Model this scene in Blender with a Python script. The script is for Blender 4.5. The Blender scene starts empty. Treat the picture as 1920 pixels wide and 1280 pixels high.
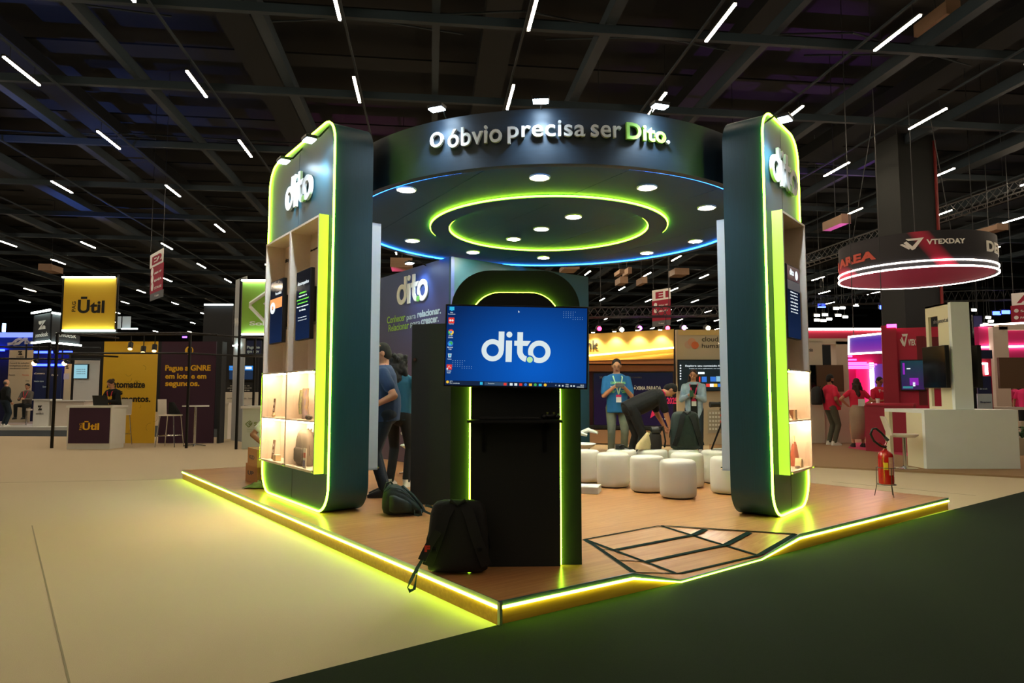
import bpy, bmesh, math, random
from mathutils import Vector, Matrix
random.seed(7)
PI = math.pi
SC = bpy.context.scene
COL = SC.collection

# ------------------------------------------------------------------ camera
FPX, HOR, CZ = 1285.0, 740.0, 1.28          # focal length in photo pixels, horizon row, lens height
PITCH = math.atan((HOR - 640) / FPX)
CP, SP = math.cos(PITCH), math.sin(PITCH)
cam_d = bpy.data.cameras.new('camera')
cam_d.sensor_fit = 'HORIZONTAL'; cam_d.sensor_width = 36.0
cam_d.lens = 36.0 * FPX / 1920.0
cam_d.clip_start = 0.05; cam_d.clip_end = 400
cam = bpy.data.objects.new('camera', cam_d); COL.objects.link(cam)
cam.location = (0, 0, CZ); cam.rotation_euler = (PI / 2 + PITCH, 0, 0)
SC.camera = cam

# ------------------------------------------------------------------ world and exposure
world = bpy.data.worlds.new('world'); SC.world = world
world.use_nodes = True
bg = world.node_tree.nodes['Background']
bg.inputs[0].default_value = (0.25, 0.6, 0.75, 1); bg.inputs[1].default_value = 0.006
SC.view_settings.view_transform = 'Standard'; SC.view_settings.look = 'None'
SC.view_settings.exposure = 0.0; SC.view_settings.gamma = 1.0
SC.view_settings.use_curve_mapping = False
LAMP_E = 118.0       # hall tube lamps
LED_E = 30.0          # green neon strips
DOWN_E = 300.0        # canopy downlights

# ------------------------------------------------------------------ pixel -> place helpers
def ray(px, py):
    a = px - 960; b = 640 - py
    return (a, FPX * CP - b * SP, FPX * SP + b * CP)
def P(px, py, z=0.0):
    r = ray(px, py); t = (z - CZ) / r[2]
    return Vector((r[0] * t, r[1] * t, z))
def PY(px, py, y):
    r = ray(px, py); t = y / r[1]
    return Vector((r[0] * t, y, CZ + r[2] * t))
class Wall:
    """vertical plane through ground points a (left) and b (right); local x along it, -y towards the viewer"""
    def __init__(s, a, b):
        s.a = Vector((a[0], a[1], 0)); d = Vector((b[0], b[1], 0)) - s.a
        s.L = d.length; s.d = d / s.L; s.rz = math.atan2(d.y, d.x)
        s.n = Vector((s.d.y, -s.d.x, 0))
    def uv(s, px, py, off=0.0):
        r = Vector(ray(px, py)); o = s.a + s.n * off - Vector((0, 0, CZ))
        t = o.dot(s.n) / r.dot(s.n)
        p = r * t + Vector((0, 0, CZ))
        return ((p - s.a).dot(s.d), p.z)
    def at(s, u, off=0.0, z=0.0):
        p = s.a + s.d * u + s.n * off; return Vector((p.x, p.y, z))
def lin(c):
    return tuple((x / 12.92 if x <= 0.04045 else ((x + 0.055) / 1.055) ** 2.4) for x in (v / 255 for v in c))

# ------------------------------------------------------------------ materials
MATS = {}
def mat(name, rgb=(128, 128, 128), rough=0.5, metal=0.0, emit=None, es=0.0, var=0.0, scale=20.0, bump=0.0, bscale=None,
        stretch=None, rgb2=None, spec=0.5, trans=0.0, alpha=1.0, coat=0.0):
    if name in MATS: return MATS[name]
    m = bpy.data.materials.new(name); m.use_nodes = True
    nt = m.node_tree; b = nt.nodes['Principled BSDF']
    c = lin(rgb)
    b.inputs['Base Color'].default_value = (*c, 1); b.inputs['Roughness'].default_value = rough
    b.inputs['Metallic'].default_value = metal; b.inputs['Specular IOR Level'].default_value = spec
    b.inputs['Transmission Weight'].default_value = trans; b.inputs['Alpha'].default_value = alpha
    b.inputs['Coat Weight'].default_value = coat
    if emit is not None:
        b.inputs['Emission Color'].default_value = (*lin(emit), 1); b.inputs['Emission Strength'].default_value = es
    if var > 0 or bump > 0:
        tc = nt.nodes.new('ShaderNodeTexCoord'); mp = nt.nodes.new('ShaderNodeMapping')
        nt.links.new(tc.outputs['Object'], mp.inputs[0])
        if stretch: mp.inputs['Scale'].default_value = stretch
        if var > 0:
            n = nt.nodes.new('ShaderNodeTexNoise'); n.inputs['Scale'].default_value = scale; n.inputs['Detail'].default_value = 4
            nt.links.new(mp.outputs[0], n.inputs['Vector'])
            mx = nt.nodes.new('ShaderNodeMix'); mx.data_type = 'RGBA'
            c2 = lin(rgb2) if rgb2 else tuple(x * (1 - var) for x in c)
            c1 = c if rgb2 else tuple(min(1, x * (1 + var)) for x in c)
            mx.inputs[6].default_value = (*c1, 1); mx.inputs[7].default_value = (*c2, 1)
            nt.links.new(n.outputs[0], mx.inputs[0]); nt.links.new(mx.outputs[2], b.inputs['Base Color'])
        if bump > 0:
            n2 = nt.nodes.new('ShaderNodeTexNoise'); n2.inputs['Scale'].default_value = bscale or scale; n2.inputs['Detail'].default_value = 3
            nt.links.new(mp.outputs[0], n2.inputs['Vector'])
            bp = nt.nodes.new('ShaderNodeBump'); bp.inputs['Strength'].default_value = bump; bp.inputs['Distance'].default_value = 0.01
            nt.links.new(n2.outputs[0], bp.inputs['Height']); nt.links.new(bp.outputs[0], b.inputs['Normal'])
    MATS[name] = m
    return m
def glow(name, rgb, s):
    return mat(name, (20, 20, 20), 0.5, emit=rgb, es=s)
def gradient_mat(name, top, bottom, z0, z1, rough=0.5, emit=0.0):
    """flat print whose colour runs from bottom to top (object z)"""
    if name in MATS: return MATS[name]
    m = bpy.data.materials.new(name); m.use_nodes = True; nt = m.node_tree; b = nt.nodes['Principled BSDF']
    tc = nt.nodes.new('ShaderNodeTexCoord'); sx = nt.nodes.new('ShaderNodeSeparateXYZ'); mr = nt.nodes.new('ShaderNodeMapRange')
    nt.links.new(tc.outputs['Object'], sx.inputs[0]); nt.links.new(sx.outputs[2], mr.inputs[0])
    mr.inputs[1].default_value = z0; mr.inputs[2].default_value = z1
    mx = nt.nodes.new('ShaderNodeMix'); mx.data_type = 'RGBA'
    mx.inputs[6].default_value = (*lin(bottom), 1); mx.inputs[7].default_value = (*lin(top), 1)
    nt.links.new(mr.outputs[0], mx.inputs[0]); nt.links.new(mx.outputs[2], b.inputs['Base Color'])
    b.inputs['Roughness'].default_value = rough
    if emit:
        nt.links.new(mx.outputs[2], b.inputs['Emission Color']); b.inputs['Emission Strength'].default_value = emit
        b.inputs['Base Color'].default_value = (0.01, 0.01, 0.01, 1)
        nt.links.remove(b.inputs['Base Color'].links[0]); b.inputs['Base Color'].default_value = (0.01, 0.01, 0.015, 1)
    MATS[name] = m
    return m
def wood_mat(name, ca, cb, rz, rough=0.3):
    m = bpy.data.materials.new(name); m.use_nodes = True; nt = m.node_tree; b = nt.nodes['Principled BSDF']
    tc = nt.nodes.new('ShaderNodeTexCoord'); mp = nt.nodes.new('ShaderNodeMapping'); mp.inputs['Rotation'].default_value = (0, 0, -rz)
    nt.links.new(tc.outputs['Object'], mp.inputs[0])
    m2 = nt.nodes.new('ShaderNodeMapping'); m2.inputs['Scale'].default_value = (1.0, 22, 22)
    nt.links.new(mp.outputs[0], m2.inputs[0])
    n = nt.nodes.new('ShaderNodeTexNoise'); n.inputs['Scale'].default_value = 1.6; n.inputs['Detail'].default_value = 7; n.inputs['Distortion'].default_value = 0.5
    nt.links.new(m2.outputs[0], n.inputs['Vector'])
    br = nt.nodes.new('ShaderNodeTexBrick'); br.inputs['Scale'].default_value = 1.0
    br.inputs['Brick Width'].default_value = 1.35; br.inputs['Row Height'].default_value = 0.29; br.inputs['Mortar Size'].default_value = 0.0
    br.inputs['Color1'].default_value = (0.30, 0.30, 0.30, 1); br.inputs['Color2'].default_value = (0.58, 0.58, 0.58, 1)
    nt.links.new(mp.outputs[0], br.inputs['Vector'])
    ad = nt.nodes.new('ShaderNodeMath'); ad.operation = 'MULTIPLY_ADD'; ad.inputs[1].default_value = 0.45
    nt.links.new(br.outputs[0], ad.inputs[0])
    mr = nt.nodes.new('ShaderNodeMapRange'); mr.inputs[1].default_value = 0.3; mr.inputs[2].default_value = 0.72; mr.inputs[3].default_value = 0; mr.inputs[4].default_value = 0.7
    nt.links.new(n.outputs[0], mr.inputs[0]); nt.links.new(mr.outputs[0], ad.inputs[2])
    mx = nt.nodes.new('ShaderNodeMix'); mx.data_type = 'RGBA'
    mx.inputs[6].default_value = (*lin(ca), 1); mx.inputs[7].default_value = (*lin(cb), 1)
    nt.links.new(ad.outputs[0], mx.inputs[0]); nt.links.new(mx.outputs[2], b.inputs['Base Color'])
    b.inputs['Roughness'].default_value = rough
    MATS[name] = m
    return m

BLACK = mat('black paint', (16, 18, 20), 0.5)
BLACKM = mat('black metal', (14, 15, 17), 0.4, 0.3)
FELT = mat('black felt panel', (36, 40, 40), 0.9, var=0.25, scale=180, bump=0.15, bscale=500)
NAVY = mat('dark blue laminate', (18, 66, 80), 0.42, var=0.25, scale=9, stretch=(14, 14, 0.5))
FASCIA = mat('blue grey fascia paint', (32, 50, 66), 0.48, var=0.2, scale=6, stretch=(1, 1, 8))
SOFFIT = mat('deep green soffit paint', (4, 60, 84), 0.6, var=0.15, scale=3)
TEAL = mat('teal wall paint', (14, 62, 78), 0.5, var=0.08, scale=5)
NEON = glow('neon lime light', (176, 255, 44), LED_E)
NEONY = glow('platform lime light', (198, 255, 60), LED_E * .85)
BLUEL = glow('blue light strip', (40, 130, 255), 14)
WHITE = mat('white laminate', (225, 222, 214), 0.45, var=0.03, scale=8)
WHITEP = mat('white lettering', (235, 235, 230), 0.5)
LIMEP = mat('lime panel', (240, 240, 196), 0.55)
LIMETXT = mat('lime lettering', (170, 226, 90), 0.5)
CASEW = mat('pale case board', (240, 222, 202), 0.6, var=0.06, scale=60)
ALU = mat('brushed aluminium', (190, 195, 198), 0.3, 0.9)
STEEL = mat('chrome steel', (200, 200, 200), 0.18, 1.0)
GLASS = mat('clear glass', (255, 255, 255), 0.02, trans=1.0, alpha=0.12, spec=0.3)
WARM = glow('warm case light', (255, 226, 180), 150)
FLOODW = glow('cool flood light', (205, 232, 255), 70)
LAMPM = glow('warm tube light', (255, 232, 200), LAMP_E)
SKIN = mat('skin', (196, 140, 108), 0.55, var=0.06, scale=12)
SKIN2 = mat('tan skin', (160, 108, 80), 0.55, var=0.06, scale=12)
HAIRD = mat('black hair', (16, 14, 14), 0.8, var=0.3, scale=80, bump=0.5, bscale=60, stretch=(6, 6, 1))
HAIRB = mat('brown hair', (54, 36, 28), 0.8, var=0.3, scale=80, bump=0.5, bscale=60, stretch=(6, 6, 1))
DARKF = mat('dark features', (30, 18, 16), 0.5)
LIPS = mat('lips', (140, 72, 66), 0.5)

# ------------------------------------------------------------------ mesh builder
class B:
    def __init__(s): s.v = []; s.f = []; s.m = []; s.k = 0
    def add(s, vs, fs):
        o = len(s.v); s.v += [tuple(v) for v in vs]
        for f in fs: s.f.append([i + o for i in f]); s.m.append(s.k)
        return s
    def box(s, c, d, rz=0.0, rot=None):
        x, y, z = (t / 2 for t in d); c = Vector(c)
        M = rot if rot is not None else Matrix.Rotation(rz, 3, 'Z')
        vs = [c + M @ Vector((a * x, b * y, e * z)) for a in (-1, 1) for b in (-1, 1) for e in (-1, 1)]
        return s.add(vs, [(0, 1, 3, 2), (4, 6, 7, 5), (0, 4, 5, 1), (2, 3, 7, 6), (0, 2, 6, 4), (1, 5, 7, 3)])
    def bb(s, x0, x1, y0, y1, z0, z1):
        return s.box(((x0 + x1) / 2, (y0 + y1) / 2, (z0 + z1) / 2), (abs(x1 - x0), abs(y1 - y0), abs(z1 - z0)))
    def prism(s, poly, y0, y1):      # poly in (x, z), y0 front
        n = len(poly)
        a = sum(poly[i][0] * poly[(i + 1) % n][1] - poly[(i + 1) % n][0] * poly[i][1] for i in range(n))
        if a < 0: poly = poly[::-1]
        vs = [(p[0], y0, p[1]) for p in poly] + [(p[0], y1, p[1]) for p in poly]
        fs = [tuple(range(n)), tuple(range(2 * n - 1, n - 1, -1))] + [((i + 1) % n, i, n + i, n + (i + 1) % n) for i in range(n)]
        return s.add(vs, fs)
    def slab(s, poly, z0, z1):       # poly in (x, y)
        n = len(poly)
        a = sum(poly[i][0] * poly[(i + 1) % n][1] - poly[(i + 1) % n][0] * poly[i][1] for i in range(n))
        if a < 0: poly = poly[::-1]
        vs = [(p[0], p[1], z0) for p in poly] + [(p[0], p[1], z1) for p in poly]
        fs = [tuple(range(n - 1, -1, -1)), tuple(range(n, 2 * n))] + [(i, (i + 1) % n, n + (i + 1) % n, n + i) for i in range(n)]
        return s.add(vs, fs)
    def cyl(s, p0, p1, r0, r1=None, n=16):
        p0 = Vector(p0); p1 = Vector(p1); r1 = r0 if r1 is None else r1
        d = (p1 - p0).normalized(); t = Vector((0, 0, 1)) if abs(d.z) < 0.9 else Vector((1, 0, 0))
        a = d.cross(t).normalized(); b = d.cross(a)
        vs = []
        for p, r in ((p0, r0), (p1, r1)):
            vs += [p + (a * math.cos(2 * PI * i / n) + b * math.sin(2 * PI * i / n)) * r for i in range(n)]
        return s.add(vs, [tuple(range(n)), tuple(range(2 * n - 1, n - 1, -1))] + [((i + 1) % n, i, n + i, n + (i + 1) % n) for i in range(n)])
    def tube(s, pts, r, n=8, closed=False, flat=None):
        pts = [Vector(p) for p in pts]; N = len(pts); vs = []; up = None
        for i, p in enumerate(pts):
            if closed: d = pts[(i + 1) % N] - pts[i - 1]
            else: d = pts[min(i + 1, N - 1)] - pts[max(i - 1, 0)]
            d.normalize()
            if up is None:
                t = Vector((0, 0, 1)) if abs(d.z) < 0.9 else Vector((0, 1, 0)); a = d.cross(t).normalized()
            else:
                a = (up - d * up.dot(d)).normalized()
            up = a; b = d.cross(a)
            rr = r[i] if isinstance(r, (list, tuple)) else r
            fa, fb = flat if flat else (1, 1)
            vs += [p + a * math.cos(2 * PI * k / n) * rr * fa + b * math.sin(2 * PI * k / n) * rr * fb for k in range(n)]
        fs = []
        for i in range(N if closed else N - 1):
            j = (i + 1) % N
            for k in range(n):
                q = (k + 1) % n; fs.append((i * n + k, j * n + k, j * n + q, i * n + q))
        if not closed: fs += [tuple(range(n)), tuple(range(N * n - 1, (N - 1) * n - 1, -1))]
        return s.add(vs, fs)
    def ribbon(s, pts, w, t, axis=(0, 0, 1)):
        """flat strap along pts, width w along axis"""
        return s.tube(pts, 0.5, 6, flat=None) if False else s._rib(pts, w, t, axis)
    def _rib(s, pts, w, t, axis):
        pts = [Vector(p) for p in pts]; N = len(pts); vs = []
        for i, p in enumerate(pts):
            d = (pts[min(i + 1, N - 1)] - pts[max(i - 1, 0)]).normalized()
            ax = Vector(axis[i]) if isinstance(axis, list) else Vector(axis)
            a = (ax - d * ax.dot(d)).normalized(); b = d.cross(a)
            vs += [p + a * w / 2 + b * t / 2, p - a * w / 2 + b * t / 2, p - a * w / 2 - b * t / 2, p + a * w / 2 - b * t / 2]
        fs = [(0, 1, 2, 3), (4 * N - 1, 4 * N - 2, 4 * N - 3, 4 * N - 4)]
        for i in range(N - 1):
            for k in range(4):
                q = (k + 1) % 4; fs.append((i * 4 + k, i * 4 + 4 + k, i * 4 + 4 + q, i * 4 + q))
        return s.add(vs, fs)
    def ball(s, c, r, n=16, m=10, M=None):
        c = Vector(c); r = Vector(r) if isinstance(r, (tuple, list, Vector)) else Vector((r, r, r)); M = M or Matrix.Identity(3)
        vs = [c + M @ Vector((0, 0, r.z))]
        for i in range(1, m):
            a = PI * i / m
            vs += [c + M @ Vector((r.x * math.sin(a) * math.cos(2 * PI * k / n), r.y * math.sin(a) * math.sin(2 * PI * k / n), r.z * math.cos(a))) for k in range(n)]
        vs.append(c + M @ Vector((0, 0, -r.z))); L = len(vs) - 1; fs = []
        for k in range(n):
            q = (k + 1) % n
            fs.append((0, 1 + k, 1 + q)); fs.append((L, 1 + (m - 2) * n + q, 1 + (m - 2) * n + k))
            for i in range(m - 2): fs.append((1 + i * n + k, 1 + (i + 1) * n + k, 1 + (i + 1) * n + q, 1 + i * n + q))
        return s.add(vs, fs)
    def lathe(s, prof, c=(0, 0, 0), n=32):
        c = Vector(c); vs = []; N = len(prof)
        for r, z in prof: vs += [c + Vector((r * math.cos(2 * PI * k / n), r * math.sin(2 * PI * k / n), z)) for k in range(n)]
        fs = []
        for i in range(N - 1):
            for k in range(n):
                q = (k + 1) % n; fs.append((i * n + k, i * n + q, (i + 1) * n + q, (i + 1) * n + k))
        fs += [tuple(range(n - 1, -1, -1)), tuple(range((N - 1) * n, N * n))]
        return s.add(vs, fs)
    def loft(s, rings):              # rings: list of equal-length vertex lists
        n = len(rings[0]); N = len(rings); vs = [v for r in rings for v in r]; fs = []
        for i in range(N - 1):
            for k in range(n):
                q = (k + 1) % n; fs.append((i * n + k, i * n + q, (i + 1) * n + q, (i + 1) * n + k))
        fs += [tuple(range(n - 1, -1, -1)), tuple(range((N - 1) * n, N * n))]
        return s.add(vs, fs)
    def mesh(s, name, mats, smooth=False, angle=40):
        me = bpy.data.meshes.new(name); me.from_pydata(s.v, [], s.f)
        mats = mats if isinstance(mats, (list, tuple)) else [mats]
        for m in mats: me.materials.append(m)
        if len(mats) > 1: me.polygons.foreach_set('material_index', s.m)
        bm = bmesh.new(); bm.from_mesh(me); bmesh.ops.recalc_face_normals(bm, faces=bm.faces); bm.to_mesh(me); bm.free()
        if smooth:
            me.polygons.foreach_set('use_smooth', [True] * len(me.polygons)); me.set_sharp_from_angle(angle=math.radians(angle))
        me.update(); return me
    def build(s, name, mats, parent=None, smooth=False, bevel=0, seg=2, angle=40):
        o = bpy.data.objects.new(name, s.mesh(name, mats, smooth, angle)); COL.objects.link(o)
        if parent: o.parent = parent
        if bevel:
            b = o.modifiers.new('bevel', 'BEVEL'); b.width = bevel; b.segments = seg; b.limit_method = 'ANGLE'
        return o
def tag(o, label, cat, group=None, kind=None):
    if label: o['label'] = label
    if cat: o['category'] = cat
    if group: o['group'] = group
    if kind: o['kind'] = kind
    return o
def thing(name, label, cat, loc=(0, 0, 0), rz=0.0, group=None, kind=None):
    o = bpy.data.objects.new(name, None); COL.objects.link(o); o.empty_display_size = 0.1
    o.location = loc; o.rotation_euler = (0, 0, rz)
    return tag(o, label, cat, group, kind)
def on(w, name, label, cat, group=None, z=0.0, u=0.0, off=0.0, kind=None):
    return thing(name, label, cat, w.at(u, off, z), w.rz, group, kind)
def copy_tree(o, parent=None):
    c = o.copy(); COL.objects.link(c); c.parent = parent
    for ch in o.children: copy_tree(ch, c)
    return c
def rrect(x0, x1, z0, z1, r, n=8):
    pts = []
    for cx, cz, a0 in ((x1 - r, z0 + r, -PI / 2), (x1 - r, z1 - r, 0), (x0 + r, z1 - r, PI / 2), (x0 + r, z0 + r, PI)):
        pts += [(cx + r * math.cos(a0 + PI / 2 * i / n), cz + r * math.sin(a0 + PI / 2 * i / n)) for i in range(n + 1)]
    return pts
TXT = {}
def text_data(body, bold=0.0, spacing=1.0):
    k = (body, bold, spacing)
    if k not in TXT:
        fc = bpy.data.curves.new('lettering', 'FONT'); fc.body = body; fc.size = 1; fc.offset = bold; fc.extrude = 0.5
        fc.space_character = spacing; fc.resolution_u = 4
        ob = bpy.data.objects.new('lettering', fc)
        me = bpy.data.meshes.new_from_object(ob)
        vs = [tuple(v.co) for v in me.vertices]; fs = [tuple(p.vertices) for p in me.polygons]
        bpy.data.objects.remove(ob); bpy.data.curves.remove(fc); bpy.data.meshes.remove(me)
        TXT[k] = (vs, fs)
    return TXT[k]
def text(parent, body, x0, z0, x1=None, z1=None, y=-0.004, depth=0.003, m=None, bold=0.0, name='lettering', spacing=1.0, align='L', height=None, vert=False, bld=None):
    """letters on the local xz plane, fitted to x0..x1 (and z0..z1 when given); y is the back of the letters"""
    vs, fs = text_data(body, bold, spacing)
    mx = min(v[0] for v in vs); Mx = max(v[0] for v in vs); mz = min(v[1] for v in vs); Mz = max(v[1] for v in vs)
    w = Mx - mx; h = Mz - mz
    if vert:
        sz = (z1 - z0) / w; sx = (x1 - x0) / h
        out = [(x1 - (v[1] - mz) * sx, y - depth * (v[2] + 0.5), z0 + (v[0] - mx) * sz) for v in vs]
    else:
        if height: sz = height / h; sx = sz
        else:
            sx = (x1 - x0) / w; sz = (z1 - z0) / h if z1 is not None else sx
        if height and x1 is not None: sx = (x1 - x0) / w
        ox = x0 - (w * sx / 2 if align == 'C' else 0)
        out = [(ox + (v[0] - mx) * sx, y - depth * (v[2] + 0.5), z0 + (v[1] - mz) * sz) for v in vs]
    b = bld or B(); b.add(out, fs)
    return b if bld else b.build(name, m or WHITEP, parent)
def logo(parent, x0, x1, zc, y, depth, m, mdot, children=True, dotw=True):
    """the four rounded letters with the small dot, as separate letter meshes"""
    s = (x1 - x0) / 862.0; X = lambda a: x0 + (a - 545) * s; Zf = lambda b: zc - (b - 596) * s
    def ring(bd, cx, cy, ro, ri, a0=0, a1=360, notch=None, n=40):
        vs = []; full = (a1 - a0) >= 360
        N = n if full else n + 1
        for i in range(N):
            a = math.radians(a0 + (a1 - a0) * i / n); ca, sa = math.cos(a), math.sin(a); r = ro
            if notch:
                nx, ny, nr = notch; dx, dy = nx - cx, ny - cy; t = dx * ca + dy * sa; q = dx * dx + dy * dy - t * t
                if t > 0 and q < nr * nr: r = min(ro, t - math.sqrt(nr * nr - q))
            for rr in (r, ri):
                for yy in (y, y - depth): vs.append((X(cx + rr * ca), yy, Zf(cy + rr * sa)))
        fs = []
        for i in range(N if full else N - 1):
            a = i * 4; b2 = ((i + 1) % N) * 4
            fs += [(a, b2, b2 + 1, a + 1), (a + 2, a + 3, b2 + 3, b2 + 2), (a + 1, b2 + 1, b2 + 3, a + 3), (a, a + 2, b2 + 2, b2)]
        if not full:
            e = (N - 1) * 4; fs += [(0, 1, 3, 2), (e, e + 2, e + 3, e + 1)]
        bd.add(vs, fs)
    out = []
    d = B(); ring(d, 685, 640, 138, 77); d.prism([(X(757), Zf(405)), (X(828), Zf(405)), (X(826), Zf(645)), (X(757), Zf(600))], y - depth, y); out.append(d)
    i_ = B(); i_.prism([(X(849), Zf(782)), (X(925), Zf(782)), (X(925), Zf(515)), (X(849), Zf(515))], y - depth, y)
    i_.prism([(X(890 + 37 * math.cos(k * PI / 10)), Zf(441 + 37 * math.sin(k * PI / 10))) for k in range(20)], y - depth, y); out.append(i_)
    t = B(); t.prism([(X(990), Zf(645)), (X(1060), Zf(645)), (X(1060), Zf(408)), (X(990), Zf(408))], y - depth, y)
    t.prism([(X(953), Zf(577)), (X(1118), Zf(577)), (X(1158), Zf(516)), (X(953), Zf(516))], y - depth * 0.98, y)
    ring(t, 1128, 643, 138, 68, 103, 180, n=14); out.append(t)
    o = B(); ring(o, 1266, 648, 140, 77, notch=(1150, 748, 52)); out.append(o)
    for bd in out: bd.build('letter', m, parent)
    g = B(); g.prism([(X(1150 + 37 * math.cos(k * PI / 12)), Zf(748 + 37 * math.sin(k * PI / 12))) for k in range(24)], y - depth, y); g.build('logo_dot', mdot, parent)
# ------------------------------------------------------------------ the hall
DZ = 0.133
TH = math.atan((807 - 960) / FPX * CP)              # hall axis, seen from the row of beams overhead
HU = Vector((math.cos(TH), -math.sin(TH) * -1, 0))  # placeholder, set below
HV = Vector((math.sin(TH), math.cos(TH), 0)); HU = Vector((math.cos(TH), -math.sin(TH), 0))
def hall(u, v, z=0.0):
    p = HU * u + HV * v; return Vector((p.x, p.y, z))
HROT = -TH                                           # z rotation that turns local y onto the hall axis

CARPET = mat('beige carpet', (202, 184, 154), 0.95, var=0.16, scale=260, bump=0.35, bscale=420, rgb2=None, spec=0.1)
CARPETD = mat('dark green carpet', (34, 42, 33), 0.95, var=0.35, scale=260, bump=0.35, bscale=420, spec=0.1)
CARPETB = mat('brown carpet', (158, 128, 98), 0.95, var=0.12, scale=200, bump=0.3, bscale=400, spec=0.1)
CARPETG = mat('charcoal carpet', (62, 66, 68), 0.95, var=0.12, scale=200, bump=0.3, bscale=400, spec=0.1)
SEAM = mat('carpet seam', (150, 136, 112), 0.95)
fl = B(); c = [hall(-60, -30), hall(60, -30), hall(60, 96), hall(-60, 96)]
fl.slab([(p.x, p.y) for p in c], -0.2, 0.0)
floor = tag(fl.build('floor', CARPET), 'beige carpeted exhibition hall floor', 'floor', kind='structure')
for q in (((60, 985), (130, 1280)), ((1560, 903), (1830, 929)), ((1515, 860), (1760, 842)), ((0, 905), (330, 898))):
    a, b = P(*q[0]), P(*q[1]); d = (b - a).normalized(); n = Vector((-d.y, d.x, 0)) * 0.0045
    B().slab([tuple((a + n)[:2]), tuple((b + n)[:2]), tuple((b - n)[:2]), tuple((a - n)[:2])], 0.0005, 0.002).build('seam', SEAM, floor)
k0, k1 = P(935, 1171), P(1779, 957); kd = (k1 - k0).normalized(); kn = Vector((kd.y, -kd.x, 0))
kt = (P(1958, 906) - k0).dot(kd); cs = [k0 - kd * 9, k0 + kd * kt, k0 + kd * kt + kn * 16, k0 - kd * 9 + kn * 16]
tag(B().slab([((p + kn * .012).x, (p + kn * .012).y) for p in cs], 0.0006, 0.006).build('carpet', CARPETD), 'wide dark green carpet laid along the wooden platform', 'carpet')
cs = [P(-260, 816), P(520, 820), P(520, 799), P(-260, 796)]
tag(B().slab([(p.x, p.y) for p in cs], 0.0006, 0.005).build('carpet', CARPETG), 'charcoal carpet strip crossing behind the yellow booth', 'carpet')
cs = [P(1330, 866), P(1990, 900), P(2300, 777), P(1330, 777)]
tag(B().slab([(p.x, p.y) for p in cs], 0.0006, 0.03).build('carpet', CARPETB), 'low brown carpeted base under the crimson stand', 'carpet')

# walls and roof of the hall: dark, far away
WALLD = mat('dark hall wall', (10, 16, 19), 0.9)
ROOF = mat('dark roof sheet', (5, 12, 16), 0.8, var=0.5, scale=4, stretch=(1, 8, 1))
BEAM = mat('dark steel beam', (12, 31, 40), 0.7, 0.0, var=0.2, scale=2)
BEAMD = mat('deep steel beam', (6, 15, 19), 0.8)
def hallbox(bd, u, v, z, du, dv, dz):
    return bd.box(hall(u, v, z), (du, dv, dz), HROT)
for nm, u, v, du, dv in (('wall_back', 0, 96, 120, 0.3), ('wall_left', -60, 33, 0.3, 126), ('wall_right', 60, 33, 0.3, 126), ('wall_front', 0, -30, 120, 0.3)):
    tag(hallbox(B(), u, v, 6.9, du, dv, 14.2).build(nm, WALLD), None, None, kind='structure')
ceiling = tag(hallbox(B(), 0, 33, 14.1, 120, 126, 0.2).build('ceiling', ROOF), None, None, kind='structure')
ZB = 9.55
US = 3.93
for k in range(-9, 10):                               # long beams along the hall
    u = 0.05 + US * k; wide = k in (-4, 5)
    v0, v1 = (6, 94)
    b = B(); hallbox(b, u, (v0 + v1) / 2, ZB + 0.25, 0.55 if wide else (0.26 if k % 2 else 0.18), v1 - v0, 0.3)
    b.build('beam', BEAM, ceiling)
VROWS = [14.6, 18.7, 23.3, 28.1, 32.9, 37.7, 42.5, 48, 54, 60, 66, 72, 78, 84]
for v in VROWS:                                       # cross beams
    b = B(); hallbox(b, 0, v, ZB - 0.03, 90, 0.13, 0.2); b.build('cross_beam', BEAM, ceiling)
for k in range(-5, 6):                                # roof purlins and a few bracing rods above
    b = B(); hallbox(b, 2.0 + 2 * US * k, 45, 12.6, 1.0, 90, 0.5); b.build('girder', BEAMD, ceiling)
for i in range(22):
    v = 15 + 3.1 * i
    b = B(); hallbox(b, 0, v, 13.2, 90, 0.9, 0.06); b.build('roof_rib', ROOF, ceiling)
for k in range(-4, 6):
    for j, v in enumerate((14.6, 23.3, 32.9)):
        w = (18.7, 28.1, 37.7)[j]; s = 1 if (k + j) % 2 else -1
        b = B(); u = 0.05 + US * k; b.cyl(hall(u - s * US / 2, v, ZB + 0.3), hall(u + s * US * 1.2, w, ZB + 1.9), 0.025, n=6)
        b.build('bracing_rod', BEAM, ceiling)
for px, py0, py1, y in ((1655, 0, 470, 19), (1795, 190, 430, 21), (1495, 270, 425, 18)):
    pass

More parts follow.
